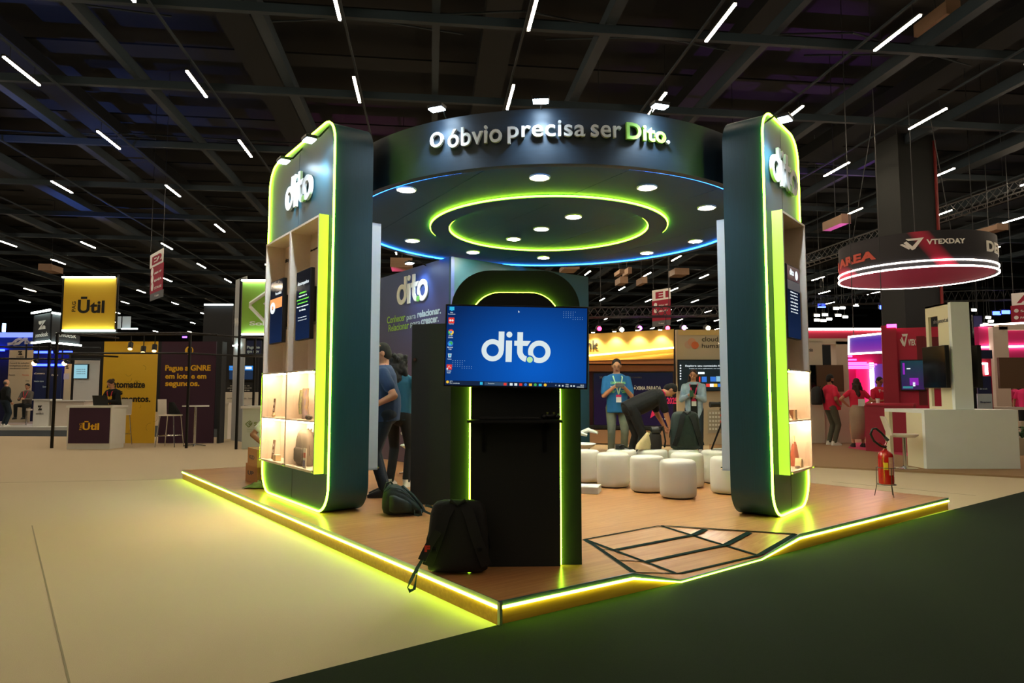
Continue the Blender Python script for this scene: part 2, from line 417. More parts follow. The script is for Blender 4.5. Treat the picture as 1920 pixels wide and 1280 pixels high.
# tube lamps of the hall
LAMPH = mat('lamp housing', (40, 42, 44), 0.5, 0.5)
hs = B().box((0, 0, 0.04), (0.08, 1.5, 0.05)).cyl((0, .5, .06), (0, .5, .37), .008, n=5).cyl((0, -.5, .06), (0, -.5, .37), .008, n=5).mesh('lamp_housing', LAMPH)
for k in range(-9, 9):
    hallbox(B(), 2.0 + US * k, 35, 9.39, .05, 110, .05).build('lamp_rail', BEAM, ceiling)
df = B().box((0, 0, 0.0), (0.055, 1.46, 0.03)).mesh('diffuser', LAMPM)
LV = [-18, -11, -4, 0, 4.4, 8.7, 13.1, 17.4, 21.7, 26.8, 33, 37.2, 42.4, 48.2, 54, 60.5, 68, 77, 88]
for v in LV:
    for k in range(-9, 9):
        u = 2.0 + US * k
        if v > 30 and random.random() < 0.22: continue
        if v < 10 and k % 2: continue
        p = hall(u, v + random.uniform(-.25, .25), 9.0)
        if abs(p.x) > 0.85 * abs(p.y) + 14: continue
        o = bpy.data.objects.new('tube_lamp', hs); COL.objects.link(o); o.location = p; o.rotation_euler = (0, 0, HROT)
        tag(o, 'slim warm white tube lamp hung under the dark hall ceiling', 'lamp', 'tube lamps under the hall ceiling')
        d = bpy.data.objects.new('diffuser', df); COL.objects.link(d); d.parent = o

# ------------------------------------------------------------------ the wooden platform
K, Lc, Rc = P(936, 1127, DZ), P(343, 881, DZ), P(1777, 933, DZ)
Fp, Ap, Bp, Cp = P(1186, 1074, DZ), P(1092, 1011, DZ), P(1240, 986, DZ), P(1498, 1001, DZ)
Dp, Ep = P(1427, 1045, 0.022), P(1275, 1087, 0.022)
back = Rc + (Lc - K) * 0.93
plat = thing('booth_platform', 'low wooden display platform edged with a glowing lime light strip', 'platform', (K.x, K.y, 0))
def lo(p, z=None): return Vector((p.x - K.x, p.y - K.y, p.z if z is None else z))
rzR = math.atan2((Rc - K).y, (Rc - K).x)
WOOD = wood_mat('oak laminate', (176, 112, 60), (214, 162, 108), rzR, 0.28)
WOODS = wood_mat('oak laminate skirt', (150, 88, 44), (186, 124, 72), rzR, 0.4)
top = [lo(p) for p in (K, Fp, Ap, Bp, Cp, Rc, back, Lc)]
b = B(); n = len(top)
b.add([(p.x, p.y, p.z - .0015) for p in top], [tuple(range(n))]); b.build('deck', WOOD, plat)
b = B(); q = [lo(p) for p in (Ap, Bp, Cp, Dp, Ep, Fp)]
b.add([tuple(p) for p in q], [(0, 4, 3, 1), (0, 5, 4), (1, 3, 2)]); b.build('ramp', WOOD, plat)
edge = [Lc, K, Fp, Ep, Dp, Cp, Rc]
b = B()
for i in range(len(edge) - 1):
    p0, p1 = lo(edge[i]), lo(edge[i + 1])
    zl = .0068 if i > 0 else 0.0; b.add([p0, p1, lo(edge[i + 1], zl), lo(edge[i], zl)], [(0, 1, 2, 3)])
for p0, p1 in ((Rc, back), (back, Lc)):
    b.add([lo(p0), lo(p1), lo(p1, 0), lo(p0, 0)], [(0, 1, 2, 3)])
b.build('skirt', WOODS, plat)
def outn(p0, p1):
    d = (p1 - p0); return Vector((d.y, -d.x, 0)).normalized()
def strip(name, path, zoff, h, t, m, proud):
    b = B()
    for i in range(len(path) - 1):
        p0, p1 = lo(path[i]), lo(path[i + 1]); nn = outn(p0, p1)
        z0, z1 = p0.z - zoff, p1.z - zoff
        vs = []
        for p, z in ((p0, z0), (p1, z1)):
            for o_, zz in ((0.0, z), (proud, z), (proud, max(0.0072, z - h)), (0.0, max(0.007, z - h))):
                w = p + nn * o_; vs.append((w.x, w.y, zz))
        b.add(vs, [(0, 4, 5, 1), (1, 5, 6, 2), (2, 6, 7, 3), (3, 7, 4, 0), (0, 1, 2, 3), (4, 7, 6, 5)])
    return b.build(name, m, plat)
strip('edge_trim', edge[:2], -0.003, 0.028, 0.01, ALU, 0.008)
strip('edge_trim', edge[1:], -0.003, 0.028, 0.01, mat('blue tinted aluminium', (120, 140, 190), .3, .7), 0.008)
path2 = [Lc, K, Fp, Ep + Vector((0, 0, 0.016)), Dp + Vector((0, 0, 0.016)), Cp, Rc]
strip('light_strip', path2, 0.026, 0.014, 0.01, NEONY, 0.014)
B().box((0.004, -0.008, DZ / 2 + .004), (0.02, 0.02, DZ - .008), PI / 4).build('corner_post', ALU, plat)
# dark green line drawing on the ramp
INK = mat('dark green floor ink', (8, 36, 32), 0.9, spec=.1)
def bary(px, py):
    """a photo point on the ramp surface"""
    r = Vector(ray(px, py)); o = Vector((0, 0, CZ))
    best = None
    for t in ((Ap, Ep, Dp), (Ap, Dp, Bp), (Ap, Fp, Ep), (Bp, Dp, Cp)):
        nn = (t[1] - t[0]).cross(t[2] - t[0]).normalized()
        s = (t[0] - o).dot(nn) / r.dot(nn); p = o + r * s
        e = max(0, *[-((t[(i + 1) % 3] - t[i]).cross(p - t[i])).dot((t[1] - t[0]).cross(t[2] - t[0])) for i in range(3)])
        if best is None or e < best[0]: best = (e, p, nn)
    return best[1], best[2]
z6 = lambda x, y: (1060 + x / 2.526, 960 + y / 2.526)
lines = [((92, 130), (450, 64), .02), ((450, 64), (1090, 104), .028), ((1090, 104), (918, 204), .045), ((918, 204), (545, 291), .03), ((545, 291), (322, 286), .02), ((322, 286), (92, 130), .045),
         ((92, 130), (520, 289), .034), ((455, 66), (905, 203), .034), ((168, 178), (245, 178), .02), ((245, 178), (608, 108), .045), ((608, 108), (662, 82), .06),
         ((245, 228), (385, 235), .02), ((385, 235), (758, 156), .045), ((758, 156), (872, 96), .06)]
b = B()
for a, e, w in lines:
    N = 6; prev = None
    for i in range(N):
        t0, t1 = i / N, (i + 1) / N
        p0, n0 = bary(*z6(a[0] + (e[0] - a[0]) * t0, a[1] + (e[1] - a[1]) * t0)); p1, n1 = bary(*z6(a[0] + (e[0] - a[0]) * t1, a[1] + (e[1] - a[1]) * t1))
        d = (p1 - p0); s = d.cross(Vector((0, 0, 1))).normalized() * w / 2; up = Vector((0, 0, 0.004))
        b.add([lo(p0 - s) + up, lo(p1 - s) + up, lo(p1 + s) + up, lo(p0 + s) + up], [(0, 1, 2, 3)])
b.build('line_drawing', INK, plat)

# ------------------------------------------------------------------ display towers
def solve_depth(w, u, px, py):
    """how far in front of (negative: behind) plane w the vertical edge at u must stand to be seen at px"""
    a = w.at(u); ws = Wall((a.x, a.y), tuple((a + w.n)[:2])); return ws.uv(px, py)[0]
SCREEN_N = [0]
def floodlight(w, px, py, off, label, target, energy, group, stem=None, spot=True, size=0.15):
    u, z = w.uv(px, py, off); pos = w.at(u, off, z)
    t = thing('floodlight', label, 'floodlight', pos, w.rz, group)
    b = B(); b.box((0, 0, 0.022), (size, size * 0.75, 0.035)); b.build('housing', BLACKM, t, bevel=0.006)
    b = B(); b.box((0, 0.0, 0.0), (size * 0.88, size * 0.62, 0.012)); b.build('lens', FLOODW, t)
    if stem is not None:
        b = B(); b.tube([(0, 0.03, 0.04), (0, off * 0.5, 0.06), (0, off + 0.02, stem - z - 0.03)], 0.01, 6); b.build('bracket', BLACKM, t)
    if spot:
        l = bpy.data.lights.new('floodlight', 'SPOT'); l.energy = energy; l.color = (0.72, 0.88, 1.0); l.spot_size = math.radians(95); l.spot_blend = 0.8; l.shadow_soft_size = 0.05
        lo_ = bpy.data.objects.new('flood_beam', l); COL.objects.link(lo_); lo_.parent = t
        lo_.location = (0, 0, -0.03)
        tv = Matrix.Rotation(-w.rz, 3, 'Z') @ (target - pos)
        lo_.rotation_euler = tv.to_track_quat('-Z', 'Y').to_euler()
    return t

WL = Wall(P(508, 927, DZ), P(601, 962, DZ)); WR = Wall(P(1463, 970, DZ), P(1504, 952, DZ))
ztL = PY(619, 227, P(601, 962, DZ).y).z; ztR = PY(1436, 213, P(1463, 970, DZ).y).z
uc1 = WL.uv(617, 403)[0]; DL = solve_depth(WL, uc1, 598.6, 401); ucl = WL.uv(499.5, 457, DL)[0]
zt = WL.uv(598.6, 401, DL)[1]; zb_ = WL.uv(586, 888, DL)[1]; zg = WL.uv(586.6, 692, DL)[1]; zm = WL.uv(585.6, 789, DL)[1]
uc0 = WR.uv(1446, 395)[0]; DR = solve_depth(WR, uc0, 1466.5, 393); ucr = WR.uv(1509, 422, DR)[0]
ztr = WR.uv(1466.5, 393, DR)[1]; zbr = WR.uv(1480.5, 891, DR)[1]; zgr = WR.uv(1478, 691, DR)[1]; zmr = WR.uv(1480, 789, DR)[1]
RC = 0.14                                            # the cases are let into the tower by this much
def tower(side, w, pxl, pxr, pyref, pxback, ztop, ca, cb, cz0, cz1):
    u0 = w.uv(pxl, pyref)[0]; u1 = w.uv(pxr, pyref)[0]
    T = -solve_depth(w, u1 if side == 'left' else u0, pxback, pyref)
    lab = {'left': 'tall dark blue tower with lime neon outline and a double case, beside the cardboard cartons',
           'right': 'tall dark blue display tower with lime neon outline beside the fire extinguisher'}[side]
    t = on(w, 'display_tower', lab, 'tower', z=DZ, u=0)
    R = 0.27; zt = ztop - DZ
    h0, h1 = max(ca, u0 + .03), min(cb, u1 - .03); a0, a1 = cz0 - DZ, cz1 - DZ
    poly = rrect(u0, u1, 0.004, zt, R, 10)
    b = B(); b.prism(poly, RC, T)
    b.prism([(u0, a0)] + [p for p in poly if p[1] < a0 and p[0] < (u0 + u1) / 2] + [p for p in poly if p[1] < a0 and p[0] >= (u0 + u1) / 2] + [(u1, a0)], 0, RC)
    b.prism([(u1, a1)] + [p for p in poly if p[1] > a1] + [(u0, a1)], 0, RC)
    b.prism([(u0, a0), (h0, a0), (h0, a1), (u0, a1)], 0, RC); b.prism([(h1, a0), (u1, a0), (u1, a1), (h1, a1)], 0, RC)
    b.build('body', NAVY, t, smooth=True, angle=30)
    um = (u0 + u1) / 2
    for q0, q1 in ((.05, a0 - .01), (a1 + .01, zt - .05)): B().bb(um - .002, um + .002, -.0015, 0.0, q0, q1).build('panel_joint', BLACK, t)
    pts = [(p[0], -0.006, p[1]) for p in rrect(u0 - .002, u1 + .002, 0.013, zt + .002, R, 10)]
    b = B(); b.tube(pts, 0.0105, 8, closed=True); b.build('neon_outline', NEON, t, smooth=True)
    return t, u0, u1, T, h0, h1
TL, ul0, ul1, TTL, hl0, hl1 = tower('left', WL, 493, 617, 870, 691, ztL, ucl, uc1, zb_, zt)
TR, ur0, ur1, TTR, hr0, hr1 = tower('right', WR, 1446.5, 1514, 880, 1369, ztR, uc0, ucr, zbr, ztr)
DOTG = mat('pale green dot', (150, 200, 110), 0.5)
lx0, lx1 = WL.uv(541, 365)[0], WL.uv(590, 345)[0]; lz = WL.uv(566, 354)[1] - DZ
logo(TL, lx0, lx1, lz, -0.012, 0.028, WHITEP, DOTG)
rx0, rx1 = WR.uv(1440, 305)[0], WR.uv(1489, 335)[0]; rzc = WR.uv(1464, 321)[1] - DZ
logo(TR, rx0, rx1, rzc, -0.012, 0.028, WHITEP, DOTG)
floodlight(WL, 580, 263, 0.2, 'white floodlight on the paler tower edge above the double case, nearest the hanging canopy', WL.at(lx1 + .12, .05, ztL - .75), 90, None, stem=ztL)
floodlight(WL, 532, 303, 0.2, 'white floodlight over the far corner of the double case tower, beside the green banner', WL.at(lx0 + .05, .05, ztL - .75), 90, None, stem=ztL)
floodlight(WR, 1472, 224, 0.2, 'white floodlight over the tower beside the fire extinguisher', WR.at(rx0 + .1, .05, ztR - .8), 90, None, stem=ztR - .12)

def case(w, side, u0, u1, D, z0, zg, zm, z1, bays, h0, h1, label):
    """open-fronted case of board let into the tower, lower half glazed with two lit shelves"""
    t = on(w, 'display_case', label, 'display case', z=0)
    th = 0.022; bw = (u1 - u0) / bays; g = .002; yb = RC - g; q0, q1 = z0 + g, z1 - g
    for i in range(bays):
        a, e = u0 + i * bw + .0005, u0 + (i + 1) * bw - .0005
        ra, re = max(a, h0 + g), min(e, h1 - g); ia, ie = max(a + th, ra + .012), min(e - th, re - .012)
        b = B(); b.bb(a, ia, -D, -.003, q0, q1); b.bb(ie, e, -D, -.003, q0, q1); b.bb(ra, ia, -.003, yb, q0, q1); b.bb(ie, re, -.003, yb, q0, q1)
        b.bb(ia, ie, -D, yb, q1 - th, q1); b.bb(ia, ie, -D, yb, q0, q0 + th); b.bb(ia, ie, yb - .018, yb, q0 + th, q1 - th)
        b.build('carcass', CASEW, t)
        for zz in (zg, zm):
            B().bb(ia, ie, -D + .004, yb - .018, zz - .016, zz).build('shelf', CASEW, t)
            B().bb(ia + .01, ie - .01, -D + .03, -D + .045, zz - .028, zz - .0165).build('light_strip', WARM, t)
        B().bb(a + .006, e - .006, -D - .012, -D - .006, z0 + .004, zg + .004).build('glass_pane', GLASS, t)
        for x in (a + .02, e - .02):
            for zz in (z0 + .02, zg - .012): B().cyl((x, -D - .02, zz), (x, -D, zz), .011, n=10).build('standoff', STEEL, t)
    x = u1 if side == 'left' else u0; s = 1 if side == 'left' else -1
    B().bb(x, x + s * .006, -D - .001, -.003, z0 - .003, z1 + .003).build('lime_side', LIMEP, t)
    return t, bw
caseL, bwL = case(WL, 'left', ucl, uc1, DL, zb_, zg, zm, zt, 2, hl0, hl1, 'double bay pale display case with lime side, glass front and lit shelves')
caseR, bwR = case(WR, 'right', uc0, ucr, DR, zbr, zgr, zmr, ztr, 1, hr0, hr1, 'single bay pale display case with lime side beside the fire extinguisher')
# the cases on the inner faces, seen edge on
for tw, w, u0, u1, T, s, lab in ((TL, WL, ucl, uc1, TTL, 1, 'white display case on the inner face of the tower by the man in navy'),
                                 (TR, WR, uc0, ucr, TTR, -1, 'white display case on the inner face of the tower by the white poufs')):
    t = on(w, 'display_case', lab, 'display case', z=0)
    zc0, zc1 = (zb_, zt) if s > 0 else (zbr, ztr)
    D = 0.16; y0 = T + .001
    b = B(); b.bb(u0, u0 + .02, y0, y0 + D, zc0, zc1); b.bb(u1 - .02, u1, y0, y0 + D, zc0, zc1); b.bb(u0, u1, y0, y0 + D, zc0, zc0 + .02); b.bb(u0, u1, y0, y0 + D, zc1 - .02, zc1); b.bb(u0, u1, y0, y0 + .015, zc0, zc1)
    b.build('carcass', mat('blue lit white laminate', (206, 220, 238), .4), t)  # white board with the blue LED light put into its colour
    B().bb(u0 + .02, u1 - .02, y0 + .015, y0 + D, zm, zm + .015).build('shelf', WHITE, t)
    x = u1 - .02 if s > 0 else u0 + .02
    for zz in (zc0 + .02, (zc0 + zc1) / 2): B().cyl((x, y0 + D, zz), (x, y0 + D + .02, zz), .011, n=10).build('standoff', STEEL, t)

# screens inside the cases
SCRN = gradient_mat('case screen dark', (8, 12, 20), (14, 30, 60), -0.3, 0.25, 0.08, emit=1.2)
TXTW = glow('screen white print', (225, 235, 240), 1.3); TXTG = glow('screen green print', (120, 235, 70), 1.3); TXTO = glow('screen orange print', (250, 160, 90), 1.1)
def vscreen(w, D, pa, pb, pc, label, kind):
    """portrait screen: pa top left, pb top right, pc bottom right (photo)"""
    off = D * 0.72
    x0, zA = w.uv(*pa, off); x1, zB_ = w.uv(*pb, off); zC = w.uv(*pc, off)[1]
    zt_ = (zA + zB_) / 2; cx = (x0 + x1) / 2; cz = (zt_ + zC) / 2; hw = (x1 - x0) / 2; hh = (zt_ - zC) / 2
    t = on(w, 'portrait_screen', label, 'screen', z=cz, u=cx)
    B().bb(-hw, hw, -off + .006, -off + .05, -hh, hh).build('casing', BLACK, t, bevel=.004)
    B().bb(-hw * .7, hw * .7, -off + .05, RC - .021, -hh * .5, hh * .5).build('wall_mount', BLACKM, t)
    s = B().bb(-hw + .008, hw - .008, -off + .002, -off + .006, -hh + .008, hh - .008).build('display', SCRN, t)
    y = -off + .001
    if kind == 'text':
        text(s, 'ditocompanhos', -hw * .75, hh * .55, hw * .8, None, y, .001, TXTW)
        for i, (a, m) in enumerate((('automatize a', TXTG), ('segmentação da', TXTW), ('jornada conversacional', TXTG), ('personalizada com', TXTG), ('base no comportamento', TXTW), ('do cliente.', TXTW))):
            ww = hw * .82 * min(1, len(a) / 20.0)
            text(s, a, -ww, hh * (.33 - .1 * i), ww, hh * (.385 - .1 * i), y, .001, m, bold=.01)
        for i, a in enumerate(('Crie e meça campanhas', 'em tempo real')):
            text(s, a, -hw * .6, hh * (-.37 - .08 * i), hw * .6, hh * (-.335 - .08 * i), y, .001, TXTW)
    elif kind == 'logo':
        B().bb(-hw + .012, hw - .012, y - .001, y, hh * .1, hh * .42).build('picture', TXTO, s)
        text(s, 'o', -hw * .9, -hh * .05, -hw * .1, hh * .32, y - .001, .001, TXTW, bold=.05)
        text(s, 'Personalize', -hw * .1, hh * .52, hw * .8, None, y, .001, TXTW)
    else:
        B().bb(-hw + .01, hw - .01, y - .001, y, hh * .58, hh * .97).build('picture', mat('screen maroon', (10, 5, 8), .3, emit=(58, 16, 36), es=.8), s)
        B().bb(-hw + .01, hw - .01, y - .001, y, hh * .32, hh * .57).build('picture', mat('screen grey', (10, 10, 10), .3, emit=(70, 72, 80), es=.8), s)
        text(s, 'dito', -hw * .6, hh * .72, hw * .05, None, y - .001, .001, TXTW, bold=.03)
        B().cyl((hw * .45, y - .002, hh * .76), (hw * .45, y - .001, hh * .76), hw * .22, n=20).build('badge', TXTW, s)
        for i, a in enumerate(('Oferecer a', 'experiência', 'certa para', 'cada cliente', 'no melhor', 'momento da', 'jornada.')):
            text(s, a, -hw * .55, hh * (.24 - .09 * i), hw * .55, hh * (.285 - .09 * i), y, .001, TXTW)
    return t
vscreen(WL, DL, (555.8, 511), (582, 500), (581.6, 634), 'portrait screen of lines of text in the case bay holding the grey rucksack', 'text')
vscreen(WL, DL, (507, 529), (530.4, 520.5), (528, 641), 'portrait screen showing a sunset picture in the double case', 'logo')
vscreen(WR, DR, (1475, 494), (1499, 503), (1500, 637), 'portrait screen with a maroon header in the single bay case', 'logo2')
for (px, py, a) in ((580, 459, 'ditocompanhos'), (529, 488, 'ditopim')):
    u, z = WL.uv(px, py, .021 - RC); bay_end = uc1 - .03 if px > 560 else ucl + bwL - .03; u = max(min(u, bay_end - .16), bay_end - bwL + .06); z = min(z, zt - .22); text(caseL, a, u, z, min(u + .22, bay_end), None, RC - .0205, .003, BLACK)
u, z = WR.uv(1469, 463, .021 - RC); u = min(max(u, uc0 + .03), ucr - .11); z = min(z, ztr - .25); text(caseR, 'A', u, z, u + .07, None, RC - .0205, .003, BLACK, bold=.02)
# ------------------------------------------------------------------ round canopy
ZC = 3.48
cn, cf = P(1026, 304, ZC), P(1028, 497, ZC)
CC = Vector(((cn.x + cf.x) / 2, (cn.y + cf.y) / 2, 0)); CR = (cf.y - cn.y) / 2 + .05
ZT = PY(1024, 203, CC.y - CR).z; ZL = ZC - .03
can = thing('round_canopy', 'large round dark canopy with raised lettering, lime light rings and downlights', 'canopy', (CC.x, CC.y, 0))
N = 96
def ringmesh(r0, r1, z0, z1, n=N):
    b = B(); vs = []
    for i in range(n):
        a = 2 * PI * i / n; c, s = math.cos(a), math.sin(a)
        vs += [(r1 * c, r1 * s, z0), (r1 * c, r1 * s, z1), (r0 * c, r0 * s, z1), (r0 * c, r0 * s, z0)]
    fs = []
    for i in range(n):
        j = (i + 1) % n
        for k in range(4): fs.append((i * 4 + k, j * 4 + k, j * 4 + (k + 1) % 4, i * 4 + (k + 1) % 4))
    return b.add(vs, fs)
ringmesh(CR - .09, CR, ZL, ZT).build('fascia', FASCIA, can, smooth=True)
# soffit boards: parallel strips of the disc with narrow joints
s0, s1 = P(927, 308, ZC), P(705, 437, ZC); sd = (s1 - s0); sa = math.atan2(sd.y, sd.x)
sdir = Vector((math.cos(sa), math.sin(sa))); snor = Vector((-sdir.y, sdir.x))
o0 = Vector((s0.x - CC.x, s0.y - CC.y)).dot(snor); RI = CR - .09
cuts = sorted([o0 + k * 1.22 for k in range(-6, 7) if abs(o0 + k * 1.22) < RI] + [-RI, RI])
for i in range(len(cuts) - 1):
    a, e = cuts[i] + .003, cuts[i + 1] - .003; pts = []
    for j in range(25):
        o = a + (e - a) * j / 24; o = max(-RI + 1e-4, min(RI - 1e-4, o)); h = math.sqrt(RI * RI - o * o); p = snor * o + sdir * h; pts.append((p.x, p.y))
    for j in range(24, -1, -1):
        o = a + (e - a) * j / 24; o = max(-RI + 1e-4, min(RI - 1e-4, o)); h = math.sqrt(RI * RI - o * o); p = snor * o - sdir * h; pts.append((p.x, p.y))
    B().slab(pts, ZC, ZC + .02).build('soffit_board', SOFFIT, can)
B().cyl((0, 0, ZC + .02), (0, 0, ZC + .05), RI + .01, n=64).build('deck_board', BLACK, can)
ringmesh(RI - .022, RI - .004, ZC - .022, ZC - .006).build('blue_light_strip', BLUEL, can)
# dropped ring with a light line on both of its edges
rn, rf = P(1026, 366, ZC), P(1026, 474, ZC); RO = (rf.y - rn.y) / 2; rn2, rf2 = P(1026, 379, ZC), P(1026, 469, ZC); RN = (rf2.y - rn2.y) / 2
ringmesh(RN, RO, ZC - .035, ZC - .001).build('dropped_ring', SOFFIT, can, smooth=True)
ringmesh(RO + .001, RO + .012, ZC - .026, ZC - .010).build('lime_light_ring', NEON, can)
ringmesh(RN - .012, RN - .001, ZC - .026, ZC - .010).build('lime_light_ring', NEON, can)
DLM = glow('downlight disc', (255, 244, 220), DOWN_E)
dd = [(762, 354), (1012, 331), (1213, 350), (1325, 388), (773, 450), (887, 472), (1019, 482), (1213, 473), (1304, 451), (1075, 405), (1015, 428), (963, 447)]
trim = B().lathe([(.085, 0), (.105, -.004), (.108, .0), (.108, .012), (.085, .012)]).mesh('trim_ring', WHITE, True)
disc = B().cyl((0, 0, -.003), (0, 0, .008), .083, n=28).mesh('disc', DLM)
for px, py in dd:
    p = P(px, py, ZC); 
    o = bpy.data.objects.new('downlight', trim); COL.objects.link(o); o.location = (p.x, p.y, ZC - .013)
    tag(o, 'round white downlight recessed in the canopy soffit', 'downlight', 'downlights in the canopy soffit')
    d = bpy.data.objects.new('disc', disc); COL.objects.link(d); d.parent = o
# raised lettering round the front
def circ_angle(px, py, z):
    r = ray(px, py); dx, dy = r[0] / r[1], 1.0
    A = dx * dx + 1; Bq = -2 * (dx * CC.x + CC.y); Cq = CC.x ** 2 + CC.y ** 2 - CR ** 2
    t = (-Bq - math.sqrt(Bq * Bq - 4 * A * Cq)) / (2 * A)
    p = Vector((dx * t - CC.x, t - CC.y)); zz = CZ + t * r[2] / r[1]
    return math.atan2(p.x, -p.y), zz
def bent(parent, body, a0, a1, z0, z1, R, depth, m, bold, name='letters', split=True, words=None):
    vs, fs = text_data(body, bold, 1.06)
    mx = min(v[0] for v in vs); Mx = max(v[0] for v in vs); mz = min(v[1] for v in vs); Mz = max(v[1] for v in vs)
    out = []
    for v in vs:
        a = a0 + (v[0] - mx) / (Mx - mx) * (a1 - a0); z = z0 + (v[1] - mz) / (Mz - mz) * (z1 - z0); r = R + depth * (v[2] + .5)
        out.append((r * math.sin(a), -r * math.cos(a), z))
    # one mesh per letter: split into connected pieces
    par = list(range(len(vs)))
    def find(i):
        while par[i] != i: par[i] = par[par[i]]; i = par[i]
        return i
    for f in fs:
        r0 = find(f[0])
        for k in f[1:]: par[find(k)] = r0
    groups = {}
    for f in fs: groups.setdefault(find(f[0]), []).append(f)
    for g in groups.values():
        idx = sorted({i for f in g for i in f}); mp = {i: k for k, i in enumerate(idx)}
        B().add([out[i] for i in idx], [[mp[i] for i in f] for f in g]).build('letter', m, parent)
za = circ_angle(950, 272, 0)[1]; zb2 = circ_angle(950, 240, 0)[1]
hgt = None
def word(body, pxa, pya, pxb, pyb, top, bot, m, bold):
    """top, bot: photo points at the top and the bottom of the word's ink"""
    a0, _ = circ_angle(pxa, pya, 0); a1, _ = circ_angle(pxb, pyb, 0)
    z1 = circ_angle(*top, 0)[1]; z0 = circ_angle(*bot, 0)[1]
    bent(can, body, a0, a1, z0, z1, CR + .008, .03, m, bold)
word('O', 810, 262, 834, 262, (822, 250), (822, 278), WHITEP, .012)
word('óbvio', 843, 255, 942, 250, (914, 235), (885, 274), WHITEP, .012)
word('precisa', 953, 250, 1096, 250, (1045, 228), (958, 271), WHITEP, .012)
word('ser', 1107, 250, 1163, 250, (1135, 237), (1135, 260), WHITEP, .012)
word('Dito', 1172, 250, 1245, 260, (1203, 235), (1203, 266), LIMETXT, .028)
word('.', 1246, 268, 1252, 269, (1249, 265), (1249, 272), WHITEP, .02)
# floodlights on the canopy rim
for px, py, nb in ((836, 205, 'over the first words of the canopy lettering'), (1015, 190, 'over the middle of the canopy lettering'), (1220, 200, 'over the lime word of the canopy lettering')):
    a, _ = circ_angle(px, 225, 0); r = CR + .17
    pos = Vector((CC.x + r * math.sin(a), CC.y - r * math.cos(a), 0)); pos.z = PY(px, py, pos.y).z
    w = Wall((pos.x - math.cos(a), pos.y - math.sin(a)), (pos.x + math.cos(a), pos.y + math.sin(a)))
    t = thing('floodlight', 'small white floodlight ' + nb, 'floodlight', pos, w.rz, None)
    B().box((0, 0, .022), (.16, .1, .035)).build('housing', BLACKM, t, bevel=.005)
    B().box((0, 0, 0), (.14, .085, .012)).build('lens', FLOODW, t)
    B().tube([(0, .03, .03), (0, .12, .04), (0, .2, ZT - pos.z - .02)], .01, 6).build('bracket', BLACKM, t)
    l = bpy.data.lights.new('floodlight', 'SPOT'); l.energy = 52; l.color = (.72, .88, 1); l.spot_size = math.radians(105); l.spot_blend = .7; l.shadow_soft_size = .06
    lo_ = bpy.data.objects.new('flood_beam', l); COL.objects.link(lo_); lo_.parent = t; lo_.location = (0, 0, -.02)
    lo_.rotation_euler = Vector((0, .1, -.5)).to_track_quat('-Z', 'Y').to_euler()

# ------------------------------------------------------------------ printed storage room behind
Bc, Bl, Br = P(846, 476, ZC), P(714, 518, ZC), P(1103, 515, ZC)
WP = Wall((Bl.x, Bl.y), (Bc.x, Bc.y)); WQ = Wall((Bc.x, Bc.y), (Br.x, Br.y))
ZR = ZL - .004
room = on(WP, 'storage_room', 'tall walled storage room with a blue printed side and a teal side', 'room', z=DZ)
PRINT = gradient_mat('blue to plum print', (22, 60, 128), (92, 74, 98), 1.2, 3.2)
B().bb(0, WP.L, 0, .06, 0, ZR - DZ).build('printed_panel', PRINT, room)
def inroom(p): return Matrix.Rotation(-WP.rz, 3, 'Z') @ Vector((p.x - WP.a.x, p.y - WP.a.y, 0))
q0, q1 = inroom(Bc), inroom(Br); qn = (q1 - q0).normalized(); qb = Vector((-qn.y, qn.x, 0))
h = ZR - DZ
b = B(); b.slab([tuple((q0 + qb * .002)[:2]), tuple(q1[:2]), tuple((q1 + qb * .06)[:2]), tuple((q0 + qb * .06)[:2])], 0, h - .003); b.build('teal_panel', TEAL, room)
far = q1 + qb * WP.L
b = B(); b.slab([tuple((q1)[:2]), tuple((q1 + qb * WP.L)[:2]), tuple((q1 + qb * WP.L - qn * .06)[:2]), tuple((q1 - qn * .06)[:2])], 0, h - .006); b.build('side_panel', TEAL, room)
a0, a1 = WP.uv(746, 545)[0], WP.uv(804, 535)[0]; zc = WP.uv(775, 541)[1] - DZ
logo(room, a0, a1, zc, -.003, .02, WHITEP, mat('green dot', (110, 190, 90), .5))
GRN = mat('green print', (150, 200, 80), .5); PALE = mat('pale blue print', (190, 215, 230), .5)
def wtext(w, parent, body, pa, pb, hpx, m, bold=0, zoff=0.0, y=-.003, depth=.003):
    """pa, pb: photo points of the left and right ends of the baseline; hpx: photo height at the left end"""
    u0, z0 = w.uv(*pa); u1, _ = w.uv(*pb); zt_ = w.uv(pa[0], pa[1] - hpx)[1]
    return text(parent, body, u0, z0 - zoff, u1, zt_ - zoff, y, depth, m, bold)
wtext(WP, room, 'Conhecer', (726, 607), (760, 599), 13, GRN, .01, DZ); wtext(WP, room, 'para', (763, 603), (780, 597), 10, PALE, 0, DZ); wtext(WP, room, 'relacionar.', (783, 596), (827, 587), 13, PALE, .03, DZ)
wtext(WP, room, 'Relacionar', (729, 622), (767, 612), 13, GRN, .01, DZ); wtext(WP, room, 'para', (770, 615), (788, 610), 10, PALE, 0, DZ); wtext(WP, room, 'crescer.', (790, 609), (823, 602), 10, PALE, .03, DZ)
floodlight(WP, 768, 494, .3, 'white floodlight over the blue printed wall', WP.at(a1 - .2, 0, ZC - .6), 30, None, stem=ZR)

